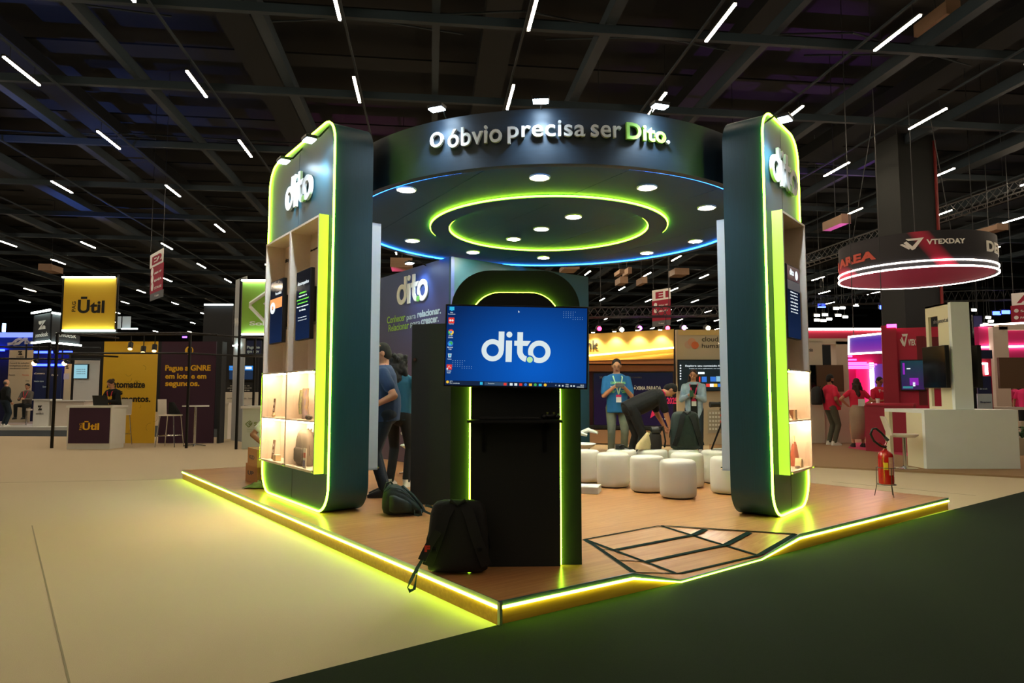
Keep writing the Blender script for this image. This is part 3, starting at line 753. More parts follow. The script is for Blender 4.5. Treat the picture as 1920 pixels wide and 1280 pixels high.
# ------------------------------------------------------------------ arched kiosk with the television
WK = Wall(P(843, 1060, DZ), P(1091, 1058, DZ))
kio = on(WK, 'arched_kiosk', 'black felt covered kiosk with arched top and lime light outline', 'kiosk', z=DZ)
kz = WK.uv(960, 507)[1] - DZ
def arch(x0, x1, z1, r, n=10, z0=0.0):
    p = [(x0, z0), (x1, z0), (x1, z1 - r)]
    p += [(x1 - r + r * math.cos(PI / 2 * i / n), z1 - r + r * math.sin(PI / 2 * i / n)) for i in range(1, n + 1)]
    p += [(x0 + r - r * math.sin(PI / 2 * i / n), z1 - r + r * math.cos(PI / 2 * i / n)) for i in range(0, n + 1)]
    return p
x0, x1 = 0.0, WK.L
B().prism(arch(x0, x1, kz, .27), .0, .09).build('arched_panel', FELT, kio, smooth=True, angle=30)
i0, i1 = WK.uv(883, 760)[0], WK.uv(1048.5, 760)[0]; iz = WK.uv(960, 550)[1] - DZ
ip = arch(i0, i1, iz, .2)
B().prism(ip, -.04, 0).build('raised_panel', FELT, kio, smooth=True, angle=30)
oc = [(p[0] + (.004 if p[0] > (i0 + i1) / 2 else -.004), -.013, p[1]) for p in ip[1:]] + [(i0 - .004, -.013, 0.004)]
oc[0] = (oc[0][0], -.013, .004)
B().tube(oc, .0065, 8).build('light_outline', NEON, kio, smooth=True)
sh0, sz1 = WK.uv(876, 786, .16); sh1, sz0 = WK.uv(1053.5, 792, .16); szt = WK.uv(960, 787, .16)[1]
shf = B(); shf.bb(WK.uv(876, 790, .16)[0], WK.uv(1053.5, 790, .16)[0], -.2, -.041, szt - DZ - .018, szt - DZ); shf.build('shelf', BLACK, kio)
for px in (907, 1021):
    u = WK.uv(px, 820, .05)[0]; z = szt - DZ - .018
    b = B(); b.bb(u - .012, u + .012, -.048, -.041, z - .2, z); b.bb(u - .012, u + .012, -.17, -.041, z - .006, z); b.build('shelf_bracket', BLACKM, kio)
# keyboard and gamepad on the kiosk shelf
u = WK.uv(955, 780, .12)[0]
kb = thing('keyboard', 'slim black keyboard lying on the kiosk shelf', 'keyboard', WK.at(u, .12, szt + .001), WK.rz)
B().box((0, 0, .008), (.40, .1, .016)).build('casing', BLACK, kb, bevel=.004)
for r in range(4): B().bb(-.19, .19, -.042 + r * .022, -.026 + r * .022, .016, .021).build('key_row', mat('dark keys', (30, 32, 34), .5), kb)
u = WK.uv(1032, 780, .1)[0]
gp = thing('gamepad', 'small black gamepad on the kiosk shelf', 'gamepad', WK.at(u, .11, szt + .001), WK.rz)
b = B(); b.ball((0, 0, .022), (.05, .03, .02)); b.build('shell', BLACK, gp, smooth=True)
for s in (-1, 1):
    B().ball((s * .045, -.018, .02), (.02, .03, .02)).build('grip', BLACK, gp, smooth=True)
    B().cyl((s * .022, -.01, .035), (s * .022, -.01, .05), .008, n=10).build('thumbstick', mat('pale gamepad trim', (120, 130, 60), .4), gp)

# television
WTV = Wall(WK.at(0, .11)[:2], (WK.at(WK.L, .155)[:2]))
tl, tr, bl, br = WTV.uv(834, 571), WTV.uv(1103.5, 573.6), WTV.uv(833, 723), WTV.uv(1102.5, 731.5)
tcx = (tl[0] + tr[0] + bl[0] + br[0]) / 4; tcz = (tl[1] + tr[1] + bl[1] + br[1]) / 4
tw = ((tr[0] - tl[0]) + (br[0] - bl[0])) / 2; thh = ((tl[1] - bl[1]) + (tr[1] - br[1])) / 2
roll = math.atan2(((tr[1] - tl[1]) + (br[1] - bl[1])) / 2, tw)
tv = on(WTV, 'television', 'large flat television showing a blue desktop with a white logo', 'television', z=tcz, u=tcx)
tv.rotation_euler = (0, -roll, WTV.rz)
B().bb(-tw / 2, tw / 2, 0, .035, -thh / 2, thh / 2).build('casing', BLACK, tv, bevel=.004)
B().bb(-tw * .3, tw * .3, .035, .075, -.12, .12).build('wall_mount', BLACKM, tv)
def desk_mat():
    m = bpy.data.materials.new('blue desktop'); m.use_nodes = True; nt = m.node_tree; b = nt.nodes['Principled BSDF']
    tc = nt.nodes.new('ShaderNodeTexCoord'); mp = nt.nodes.new('ShaderNodeMapping'); nt.links.new(tc.outputs['Object'], mp.inputs[0])
    mp.inputs['Location'].default_value = (-.12, 0, .18); mp.inputs['Scale'].default_value = (1, 1, 1.3)
    gr = nt.nodes.new('ShaderNodeTexGradient'); gr.gradient_type = 'SPHERICAL'; nt.links.new(mp.outputs[0], gr.inputs[0])
    cr = nt.nodes.new('ShaderNodeValToRGB'); nt.links.new(gr.outputs[0], cr.inputs[0])
    cr.color_ramp.elements[0].position = .3; cr.color_ramp.elements[0].color = (*lin((8, 42, 98)), 1)
    cr.color_ramp.elements[1].position = .95; cr.color_ramp.elements[1].color = (*lin((10, 92, 196)), 1)
    nt.links.new(cr.outputs[0], b.inputs['Emission Color']); b.inputs['Emission Strength'].default_value = .95
    b.inputs['Base Color'].default_value = (.004, .006, .01, 1); b.inputs['Roughness'].default_value = .09
    return m
sw, shh = tw / 2 - .011, thh / 2 - .012
scr = B().bb(-sw, sw, -.003, 0, -shh, shh).build('display', desk_mat(), tv)
PX = 2 * sw / (1850 - 105); X_ = lambda a: -sw + (a - 105) * PX; Z_ = lambda bb_: shh - (bb_ - 100) * (2 * shh / 975)
SW = glow('screen logo white', (222, 235, 238), .95); SG = glow('screen logo green', (185, 235, 165), .95)
logo(scr, X_(545), X_(1405), Z_(596), -.003, .0008, SW, SG)
def dot(cx, cy, r, m, n=20, y=-.004, par=scr, name='icon'):
    b = B(); b.prism([(X_(cx + r * math.cos(2 * PI * k / n)), Z_(cy + r * math.sin(2 * PI * k / n))) for k in range(n)], y - .0006, y); return b.build(name, m, par)
def rect(xa, ya, xb, yb, m, y=-.004, par=scr, name='icon'):
    return B().bb(X_(xa), X_(xb), y - .0006, y, Z_(yb), Z_(ya)).build(name, m, par)
IR = glow('icon red', (235, 62, 52), .9); IB = glow('icon cyan', (50, 190, 235), .9); IY = glow('icon yellow', (250, 200, 60), .9); IGR = glow('icon green', (70, 180, 90), .9); IBL = glow('icon blue', (50, 120, 220), .9); TB = glow('taskbar navy', (14, 34, 66), .9)
rect(135, 112, 195, 155, IB); rect(158, 155, 172, 165, IB); rect(126, 246, 198, 316, IR)
for dx in (-14, 14):
    b = B(); b.prism([(X_(162 + dx + a), Z_(281 + e)) for a, e in ((-16, 0), (0, -16), (16, 0), (0, 16))], -.0052, -.0046); b.build('icon', SW, scr)
for k, m in enumerate((IR, IY, IGR)):
    b = B(); a0 = -150 + 120 * k
    b.prism([(X_(160), Z_(426))] + [(X_(160 + 35 * math.cos(math.radians(a0 + 120 * i / 10))), Z_(426 + 35 * math.sin(math.radians(a0 + 120 * i / 10)))) for i in range(11)], -.0046, -.004); b.build('icon', m, scr)
dot(160, 426, 17, SW, y=-.0047); dot(160, 426, 13, IBL, y=-.0054)
dot(158, 568, 35, IBL); dot(164, 562, 22, IGR, y=-.0047); dot(150, 578, 14, IB, y=-.0054)
b = B(); b.prism([(X_(130), Z_(690)), (X_(178), Z_(690)), (X_(172), Z_(740)), (X_(136), Z_(740))], -.0046, -.004); b.build('icon', glow('icon pale', (190, 215, 230), .8), scr); dot(154, 714, 12, IB, y=-.0047)
rect(120, 826, 184, 888, IR); rect(118, 872, 138, 890, SW, y=-.0047)
b = B(); b.tube([(X_(130), -.005, Z_(876)), (X_(152), -.005, Z_(838)), (X_(160), -.005, Z_(860)), (X_(176), -.005, Z_(870))], .0012, 5); b.build('icon', SW, scr)
for s_, xa, ya, xb in (('Este', 148, 190, 178), ('Computador', 118, 212, 212), ('AnyDesk', 130, 334, 192), ('Google', 132, 478, 184), ('Chrome', 128, 500, 186), ('Microsoft', 122, 622, 190), ('Edge', 138, 646, 174), ('Lixeira', 130, 766, 176), ('Acrobat', 120, 912, 178), ('Reader', 126, 934, 172)):
    text(scr, s_, X_(xa), Z_(ya), X_(xb), Z_(ya - 16), -.004, .0006, SW, .01)
DOTS = glow('screen small dots', (150, 190, 230), .9)
for ox, oy in ((1560, 148), (196, 776)):
    b = B()
    for r, row in enumerate(('111111', '11111', '11111', '111111111', '....11111')):
        for c_, ch in enumerate(row[:9]):
            if ch == '1' and not (r == 3 and c_ < 0):
                cx, cy = ox + c_ * 29, oy + r * 23; b.bb(X_(cx - 3), X_(cx + 3), -.0046, -.004, Z_(cy + 3), Z_(cy - 3))
    o_ = b.build('dot_pattern', DOTS, scr)
b = B()
for k in range(5): b.bb(X_(1304 + 30 * k), X_(1310 + 30 * k), -.0046, -.004, Z_(1018), Z_(1012))
b.build('dot_pattern', DOTS, scr)
rect(106, 1022, 1849, 1076, TB)
dot(136, 1040, 17, IY, y=-.0048); text(scr, '18°C', X_(165), Z_(1038), X_(200), Z_(1024), -.0047, .0006, SW); text(scr, 'Parc. ensolarado', X_(165), Z_(1060), X_(286), Z_(1046), -.0047, .0006, SW)
rect(538, 1032, 572, 1066, IB, y=-.0047); rect(595, 1030, 882, 1070, glow('search bar', (50, 78, 110), .9), y=-.0047); text(scr, 'Pesquisar', X_(640), Z_(1056), X_(720), Z_(1042), -.0055, .0006, SW)
for k, m in enumerate((IR, SW, SW, IR, IBL, IY, IGR, IB, IY)):
    cx = (850, 925, 982, 1043, 1103, 1163, 1223, 1283, 1345)[k]
    (dot(cx, 1052, 18, m, y=-.0055) if k in (4, 6, 8) else rect(cx - 18, 1038, cx + 18, 1068, m, y=-.0055))
b = B(); b.prism([(X_(994), Z_(142)), (X_(994), Z_(170)), (X_(1012), Z_(162))], -.0046, -.004); b.build('mouse_pointer', SW, scr)
for s_, xa, xb, ya in (('^', 1468, 1484, 1060), ('POR', 1598, 1634, 1050), ('PTB2', 1596, 1634, 1074), ('08:32', 1778, 1822, 1054), ('15/04/2025', 1736, 1822, 1076)):
    text(scr, s_, X_(xa), Z_(ya), X_(xb), Z_(ya - 15), -.0047, .0006, SW)
for cx in (1520, 1562, 1666, 1700): rect(cx - 9, 1048, cx + 9, 1066, SW, y=-.0047)
text(tv, 'LG', -.012, -thh / 2 + .002, .012, -thh / 2 + .0105, -.0005, .0006, mat('grey badge', (150, 150, 150), .4))

# black cabinet with a lock, behind the kiosk
WB = Wall(P(769, 945, DZ), P(860, 949, DZ))
cab = on(WB, 'cabinet', 'plain black cabinet with a round lock beside the arched kiosk', 'cabinet', z=DZ)
ch = WB.uv(771, 608)[1] - DZ
B().bb(0, 1.25, .02, .5, 0.0, ch).build('body', BLACK, cab)
B().bb(0.0, .62, 0, .019, .004, ch).build('door', FELT, cab); B().bb(.625, 1.25, 0, .019, .004, ch).build('door', FELT, cab)
u, z = WB.uv(779, 674); lk = B(); lk.cyl((u, -.02, z - DZ), (u, .0, z - DZ), .018, n=16); lk.build('lock', mat('copper lock', (190, 140, 120), .25, 1), cab, smooth=True)
# ------------------------------------------------------------------ things in the display cases
KRAFT = mat('brown kraft card', (150, 104, 72), .8, var=.1, scale=30)
TAUPE = mat('taupe print', (120, 92, 76), .7)
def at_case(w, D, px, py, off):
    u, z = w.uv(px, py, off); return u, z
def leaflet(w, D, px, py, off, zs, h, wd, lean, label, word):
    u, _ = w.uv(px, py, off)
    t = on(w, 'leaflet', label, 'leaflet', z=zs + .001, u=u, off=off)
    b = B(); b.prism([(0, 0), (wd, 0), (wd + lean, h), (lean, h)], -.004, .004); b.build('card', TAUPE, t)
    xx = lambda a, z: a * wd + lean * z / h
    for i, s in enumerate(word): text(t, s, xx(.15, h * (.7 - .3 * i)), h * (.62 - .3 * i), xx(.85, h * (.7 - .3 * i)), h * (.8 - .3 * i), -.004, .001, WHITEP, .01)
    return t
FB = zb_ + .0255
leaflet(WL, DL, 511, 775, .02, zm, .21, .055, .05, 'narrow brown leaflet leaning on the upper shelf of the double case', ('INGO', 'DITO'))
leaflet(WL, DL, 509, 862, .02, FB, .22, .07, .06, 'narrow brown leaflet leaning on the lower shelf of the double case', ('JOGO', 'ABC'))
CREAM = mat('cream paper', (236, 214, 170), .7)
def trinket(w, off, px, py, zs, label, nm, parts, cat):
    u, _ = w.uv(px, py, off); t = on(w, nm, label, cat, z=zs + .001, u=u, off=off)
    for name, bd, m, sm in parts: bd.build(name, m, t, smooth=sm)
    return t
b1 = B(); b1.box((0, 0, .03), (.1, .06, .06)); b2 = B(); b2.box((0, 0, .064), (.1, .062, .008))
trinket(WL, DL * .5, 519, 862, FB, 'small cream gift box beside the leaflet on the lower shelf', 'gift_box', (('body', b1, CREAM, False), ('lid', b2, WHITE, False)), 'box')
b1 = B(); b1.ball((0, 0, .022), (.03, .02, .022)); b2 = B(); b2.cyl((0, 0, .04), (0, 0, .055), .012, n=12)
trinket(WL, DL * .5, 513, 776, zm, 'small cream ornament beside the leaflet on the upper shelf', 'ornament', (('body', b1, CREAM, True), ('cap', b2, CREAM, True)), 'ornament')
# scarf roll, patterned cloth, sunglasses case on the upper right shelf
PURP = mat('violet print', (60, 40, 130), .7, var=.4, scale=60, rgb2=(190, 200, 80)); STRIPE = mat('yellow blue stripe', (220, 190, 60), .7, var=.5, scale=60, rgb2=(40, 60, 180), stretch=(1, 1, .15))
b1 = B(); rg = []
for i in range(9):
    z = .32 * i / 8; rg.append([Vector((.034 * math.cos(a) * (1.15 - .6 * i / 8) + .01 * math.sin(i * 1.7), .035 * math.sin(a), z)) for a in [2 * PI * k / 12 for k in range(12)]])
b1.loft(rg); b2 = B(); b2.tube([(-.02, -.04, .05), (-.03, -.045, .15), (-.01, -.04, .3)], .02, 8)
trinket(WL, -.03, 572, 780, zm, 'bunch of striped violet and yellow lanyards standing on the upper shelf', 'lanyard_bunch', (('bundle', b1, STRIPE, True), ('ribbon', b2, PURP, True)), 'lanyards')
b1 = B(); b1.ball((0, 0, .028), (.075, .03, .028))
b2 = B(); b2.box((0, -.001, .03), (.13, .055, .003))
trinket(WL, .055, 579, 784, zm, 'black oval pouch lying before the striped lanyards', 'pouch', (('body', b1, BLACK, True), ('zip', b2, STEEL, False)), 'pouch')
def rings_box(specs, n=20, p=3.2):
    """superellipse rings: (z, cx, cy, rx, ry)"""
    out = []
    for z, cx, cy, rx, ry in specs:
        r = []
        for k in range(n):
            a = 2 * PI * k / n; c, s = math.cos(a), math.sin(a)
            r.append(Vector((cx + rx * math.copysign(abs(c) ** (2 / p), c), cy + ry * math.copysign(abs(s) ** (2 / p), s), z)))
        out.append(r)
    return out
def rucksack(label, loc, rz, W, D, H, m, m2, tilt=0.0, straps='front', pocket=True, roll=0.0, loops=True, sq=False):
    t = thing('backpack', label, 'backpack', loc, rz); t.rotation_euler = (tilt, roll, rz)
    b = B(); b.loft(rings_box([(0.0, 0, 0, W * .42, D * .36), (.03 * H, 0, 0, W * .48, D * .45), (.12 * H, 0, 0, W * .5, D * .5), (.5 * H, 0, 0, W * .49, D * .5), (.8 * H, 0, 0, W * .46, D * .47), (.92 * H, 0, 0, W * .42, D * .42), (.98 * H, 0, 0, W * .35, D * .33), (H, 0, 0, W * .24, D * .2)] if sq else [(0.0, 0, 0, W * .40, D * .36), (.03 * H, 0, 0, W * .47, D * .45), (.12 * H, 0, 0, W * .5, D * .5), (.45 * H, 0, 0, W * .5, D * .5), (.72 * H, 0, 0, W * .47, D * .46), (.88 * H, 0, 0, W * .40, D * .38), (.97 * H, 0, 0, W * .27, D * .25), (H, 0, 0, W * .12, D * .1)]))
    o = b.build('body', m, t, smooth=True, angle=60)
    s = -1 if straps == 'front' else 1
    for sx in (-1, 1):
        pts = [(sx * W * .13, s * D * .42, H * .9), (sx * W * .2, s * (D * .55), H * .78), (sx * W * .3, s * (D * .6), H * .5), (sx * W * .42, s * D * .58, H * .22), (sx * W * .47, s * D * .5, H * .1)]
        B()._rib(pts, W * .17, .014, (1, 0, 0)).build('shoulder_strap', m2, t, smooth=True)
        B().bb(sx * W * .36 - .014, sx * W * .36 + .014, s * D * .66 - .006, s * D * .66 + .006, H * .3, H * .34).build('buckle', BLACKM, t)
    B().tube([(-.05, s * D * .3, H * .95), (-.045, s * D * .42, H * 1.0), (0, s * D * .46, H * .97 - .02), (.045, s * D * .42, H * 1.0), (.05, s * D * .3, H * .95)], .01, 8).build('grab_handle', m2, t, smooth=True)
    if pocket:
        b = B(); b.loft(rings_box([(.1 * H, 0, -s * D * .5, W * .34, D * .1), (.16 * H, 0, -s * D * .52, W * .38, D * .14), (.45 * H, 0, -s * D * .52, W * .38, D * .14), (.5 * H, 0, -s * D * .5, W * .3, D * .06)])); b.build('front_pocket', m2, t, smooth=True, angle=60)
    b = B(); b.tube([(W * .52 * math.cos(a), -s * D * .12, H * .3 + H * .62 * max(0, math.sin(a))) for a in [PI * k / 14 for k in range(15)]], .006, 6); b.build('zip', BLACKM, t, smooth=True)
    return t
GREYB = mat('grey rucksack cloth', (96, 88, 78), .85, var=.15, scale=60, bump=.2, bscale=90); GREYB2 = mat('dark grey rucksack trim', (70, 64, 58), .85)
u = max(WL.uv(566, 870, -.03)[0], ucl + bwL + .235)
rucksack('grey rucksack inside the lower lit bay of the display case', WL.at(u, -.03, FB + .001), WL.rz, .36, .12, .37, GREYB, GREYB2, straps='back')
b1 = B(); b1.prism([(0, 0), (.08, 0), (.09, .2), (.01, .2)], -.004, .004); b2 = B(); b2.box((.05, -.006, .13), (.055, .002, .05)); b3 = B(); b3.box((.04, -.006, .05), (.05, .002, .06))
trinket(WL, .08, 568, 880, FB, 'white printed card propped before the grey rucksack', 'postcard', (('card', b1, WHITEP, False), ('picture', b2, mat('red print', (200, 80, 60), .6), False), ('picture', b3, mat('blue print', (60, 70, 150), .6), False)), 'card')
# right case
FBr = zbr + .0255
b1 = B(); b1.prism([(0, 0), (.13, 0), (.09, .27), (-.04, .27)], -.005, .005)
t = trinket(WR, -.02, 1500, 785, zmr, 'dark brown booklet standing on the upper shelf of the single bay case', 'booklet', (('cover', b1, mat('dark brown cover', (84, 58, 44), .6), False),), 'booklet')
text(t, 'LIVRE', -.01, .12, .09, .17, -.006, .001, WHITEP, .02); text(t, 'Guia de experiência', -.01, .21, .08, .225, -.006, .001, WHITEP)
b1 = B(); b1.box((0, 0, .05), (.17, .05, .006), rot=Matrix.Rotation(.6, 3, 'Y')); b2 = B(); b2.box((-.03, -.03, .05), (.06, .02, .1))
trinket(WR, .04, 1487, 787, zmr, 'kraft card tray tilted before the brown booklet', 'card_tray', (('tray', b1, KRAFT, False), ('box', b2, CREAM, False)), 'tray')
b1 = B(); b1.loft(rings_box([(0, 0, 0, .07, .04), (.1, 0, 0, .065, .035), (.2, .01, 0, .05, .02), (.24, .02, 0, .03, .008)])); b2 = B(); b2.tube([(-.02, 0, .22), (-.01, 0, .3), (.03, 0, .3), (.045, 0, .22)], .005, 6)
trinket(WR, -.05, 1490, 880, FBr, 'orange and maroon tote bag on the lower shelf of the single bay case', 'tote_bag', (('body', b1, mat('orange maroon print', (176, 84, 44), .8, var=.4, scale=22, rgb2=(70, 30, 36)), True), ('handle', b2, CREAM, True)), 'bag')
b1 = B(); b1.prism([(0, 0), (.09, 0), (.075, .07), (.03, .09)], -.03, .03); b2 = B(); b2.ball((-.08, -.02, .013), (.06, .022, .012))
trinket(WR, .03, 1496, 884, FBr, 'folded cream card with a dark pouch before the tote bag', 'folded_card', (('card', b1, CREAM, False), ('pouch', b2, mat('dark brown pouch', (60, 44, 36), .6), True)), 'card')

# ------------------------------------------------------------------ bags on the platform
BAGK = mat('black nylon', (15, 18, 21), .75, var=.25, scale=30, bump=.25, bscale=40); BAGK2 = mat('black webbing', (20, 22, 24), .8, var=.2, scale=120)
BAGG = mat('dark green nylon', (22, 40, 38), .6, var=.3, scale=20, bump=.3, bscale=26); BAGG2 = mat('dark green webbing', (34, 56, 54), .7)
pb = P(850, 1072, DZ); fwd = .16
big = rucksack('large black backpack leaning against the arched kiosk', (pb.x + .03, WK.at(0.2).y - .195, DZ + .012), .0, .40, .15, .45, BAGK, BAGK2, tilt=-.1, pocket=False, sq=True)
b = B(); ps = [Vector(v) for v in ((-.19, -.12, .13), (-.215, -.15, .085), (-.235, -.17, .05), (-.25, -.2, .02), (-.272, -.235, -.03), (-.285, -.25, -.06), (-.27, -.255, -.08), (-.245, -.245, -.07), (-.24, -.22, -.02), (-.235, -.185, .03))]
b._rib(ps, .025, .003, (0, .6, .6)); b.build('strap_tail', mat('green webbing', (30, 74, 44), .7), big, smooth=True)
b = B(); b._rib([(-.12, -.125, .26), (-.17, -.13, .18), (-.2, -.14, .12), (-.215, -.15, .085)], .05, .012, (1, 0, 0)); b.build('padded_strap', BAGK2, big, smooth=True)
text(big, 'F', -.2, .135, -.165, .175, -.142, .002, mat('red badge', (190, 40, 34), .6), .06)
ps_ = P(752, 968, DZ)
sm = thing('backpack', 'small dark green backpack slumped on the floor by the black cabinet', 'backpack', (ps_.x - .03, ps_.y + .12, DZ), .15)
def slump(name, secs, m, p=2.6, n=20):
    rg = []
    for x, cy, ry, z0, z1 in secs:
        r = []
        for k in range(n):
            a = 2 * PI * k / n; c, q = math.cos(a), math.sin(a); r.append(Vector((x, cy + ry * math.copysign(abs(c) ** (2 / p), c), (z0 + z1) / 2 + (z1 - z0) / 2 * math.copysign(abs(q) ** (2 / p), q))))
        rg.append(r)
    return B().loft(rg).build(name, m, sm, smooth=True, angle=70)
slump('body', ((-.17, 0, .05, .06, .16), (-.155, 0, .09, .02, .23), (-.11, 0, .12, .003, .285), (-.04, 0, .13, .002, .29), (.04, 0, .13, .002, .25), (.12, 0, .12, .002, .17), (.18, 0, .1, .002, .11), (.22, 0, .06, .01, .06)), BAGG)
slump('front_pocket', ((-.1, -.1, .03, .05, .2), (-.05, -.13, .035, .03, .2), (.05, -.13, .035, .03, .16), (.11, -.11, .02, .04, .11)), BAGG)
B().tube([(-.15, -.06, .22), (-.09, -.1, .27), (0, -.11, .255), (.09, -.105, .19), (.17, -.08, .1)], .006, 6).build('zip', BAGG2, sm, smooth=True)
B().tube([(-.15, 0, .23), (-.13, 0, .3), (-.09, 0, .31), (-.07, 0, .28)], .01, 6).build('grab_handle', BAGG2, sm, smooth=True)
B()._rib([(.02, .0, .27), (.12, -.05, .19), (.2, -.06, .1), (.24, -.08, .03)], .04, .01, (0, 1, .3)).build('shoulder_strap', BAGG2, sm, smooth=True)
st = thing('strap', 'loose dark strap trailing from the slumped backpack', 'strap', (ps_.x + .17, ps_.y + .03, DZ + .012))
B()._rib([(0, .02, .05), (.05, .0, .03), (.11, -.03, .012), (.17, -.04, .01), (.2, -.02, .02), (.17, .01, .045), (.1, .03, .07), (.05, .04, .08)], .02, .004, (0, .3, 1)).build('webbing', BAGG2, st, smooth=True)
B()._rib([(-.05, .0, .04), (-.04, -.05, .01), (.0, -.07, .008), (.03, -.06, .012), (.02, -.01, .04)], .025, .004, (0, .3, 1)).build('webbing', BAGG2, st, smooth=True)

# ------------------------------------------------------------------ white poufs
POUF = mat('white leatherette', (226, 222, 210), .5, var=.04, scale=4, bump=.08, bscale=14)
prof = [(.16, 0.012), (.185, .014), (.198, .03), (.203, .08), (.205, .2), (.203, .33), (.2, .385), (.188, .408), (.165, .418), (.08, .424), (.001, .425)]
pm = B().lathe(prof, n=40).mesh('pouf', POUF, True, 60); fm = B().lathe([(.0, 0), (.155, 0), (.165, .004), (.165, .013), (.0, .013)], n=28).mesh('base_ring', BLACK, True)
pfs = [(1272, 937, 'round white pouf standing foremost on the open floor'), (1214, 925, 'round white pouf behind the foremost one, towards the kiosk'),
       (1150, 916, 'round white pouf beside the white chair'), (1096, 907, 'round white pouf half hidden behind the arched kiosk'), (1289, 916, 'round white pouf directly behind the foremost pouf'),
       (1166, 905, 'round white pouf with a black strap on it'), (1224, 905, 'round white pouf carrying the camera bag'), (1283, 905, 'round white pouf carrying the large black rucksack'),
       (1345, 908, 'round white pouf with grey straps on it, before the tripod'), (1366, 928, 'round white pouf tucked behind the right tower')]
POS = {}
for i, (px, py, lab) in enumerate(pfs):
    p = P(px, py, DZ); d = Vector((p.x, p.y, 0)).normalized() * .2; p = p + d
    if i == 9: lab = 'round white pouf partly behind the tower with the single bay case'
    o = bpy.data.objects.new('pouf', pm); COL.objects.link(o); o.location = (p.x, p.y, DZ); tag(o, lab, 'pouf', 'white poufs on the platform')
    f_ = bpy.data.objects.new('base_ring', fm); COL.objects.link(f_); f_.parent = o
    POS[i] = p
PT = DZ + .426
rk = POS[7]
rucksack('large dark rucksack with padded straps standing on a white pouf', (rk.x + .02, rk.y - .02, PT), .1, .40, .2, .5, BAGG, BAGK2, tilt=0.0, pocket=False, sq=True)
cbp = POS[6]
cb = thing('camera_bag', 'open beige and black camera bag on a white pouf', 'bag', (cbp.x - .04, cbp.y, PT), .2)
B().loft(rings_box([(0, .06, 0, .1, .08), (.05, .06, 0, .11, .09), (.18, .06, 0, .1, .08), (.22, .06, 0, .08, .06)])).build('body', mat('brown black canvas', (44, 34, 26), .8, var=.4, scale=25, rgb2=(16, 16, 16)), cb, smooth=True)
B().loft(rings_box([(0, -.1, -.02, .1, .07), (.06, -.08, -.02, .1, .07), (.14, -.04, -.02, .07, .05), (.22, .0, -.02, .04, .03)])).build('flap', mat('beige cloth', (196, 176, 130), .9, var=.15, scale=30, bump=.3, bscale=25), cb, smooth=True)
B().cyl((.02, -.03, .24), (.12, -.05, .25), .055, .05, 18).build('lens', BLACK, cb, smooth=True)
B().tube([(.15, 0, .2), (.19, -.02, .3), (.22, -.03, .1), (.2, -.04, .02)], .012, 6).build('strap', BAGK2, cb, smooth=True)
p6 = POS[5]
s6 = thing('camera', 'black compact camera with its strap on a white pouf', 'camera', (p6.x - .03, p6.y - .05, PT), .1)
B().box((0, 0, .03), (.12, .05, .06)).build('body', BLACK, s6, bevel=.006); B().cyl((0, -.02, .03), (0, -.06, .03), .025, n=14).build('lens', BLACKM, s6, smooth=True); B()._rib([(.06, 0, .03), (.12, -.04, .008), (.18, 0, .006), (.15, .05, .006)], .02, .004, (0, .3, 1)).build('strap', BAGK2, s6)
p9 = POS[8]
s9 = thing('strap', 'grey webbing straps lying on the pouf before the tripod', 'strap', (p9.x, p9.y - .05, PT))
B()._rib([(-.1, -.05, .008), (-.03, -.08, .012), (.05, -.05, .008), (.12, -.07, .01)], .035, .004, (0, 1, .2)).build('webbing', mat('grey webbing', (110, 110, 105), .8), s9); B()._rib([(-.05, .02, .016), (.03, -.02, .02), (.1, .0, .016)], .03, .004, (0, 1, .2)).build('webbing', mat('pale webbing', (180, 180, 172), .8), s9)
# tripod with camera
tp = PY(1346, 760, 9.9); tp = Vector((tp.x + .05, tp.y, DZ))
tr_ = thing('tripod', 'black tripod with orange collars carrying a camera', 'tripod', tp + Vector((0, 0, .009)))
ORN = mat('orange collar', (190, 74, 40), .5)
hz = .74
for k in range(3):
    a = 2.4 + k * 2 * PI / 3; f_ = Vector((math.cos(a) * .32, math.sin(a) * .32, 0))
    B().tube([(0, 0, hz), tuple(f_ * .6 + Vector((0, 0, hz * .4))), tuple(f_)], [.014, .012, .008], 8).build('leg', BLACKM, tr_, smooth=True)
    B().cyl(tuple(f_ * .58 + Vector((0, 0, hz * .43))), tuple(f_ * .62 + Vector((0, 0, hz * .37))), .018, n=10).build('clamp', BLACK, tr_)
B().cyl((0, 0, hz - .1), (0, 0, hz + .18), .014, n=10).build('column', BLACKM, tr_)
for z in (hz, hz + .09): B().cyl((0, 0, z), (0, 0, z + .03), .024, n=14).build('collar', ORN, tr_, smooth=True)
B().ball((0, 0, hz + .19), .028).build('ball_head', BLACK, tr_, smooth=True)
cmr = thing('camera', 'black camera with a long lens mounted on the tripod', 'camera', (tp.x, tp.y, DZ + hz + .2275), .1)
B().box((.02, 0, .04), (.11, .06, .08)).build('body', BLACK, cmr, bevel=.006); B().cyl((-.03, 0, .04), (-.17, 0, .04), .036, .042, 18).build('lens', BLACK, cmr, smooth=True); B().box((.03, 0, .09), (.05, .03, .025)).build('viewfinder', BLACK, cmr)

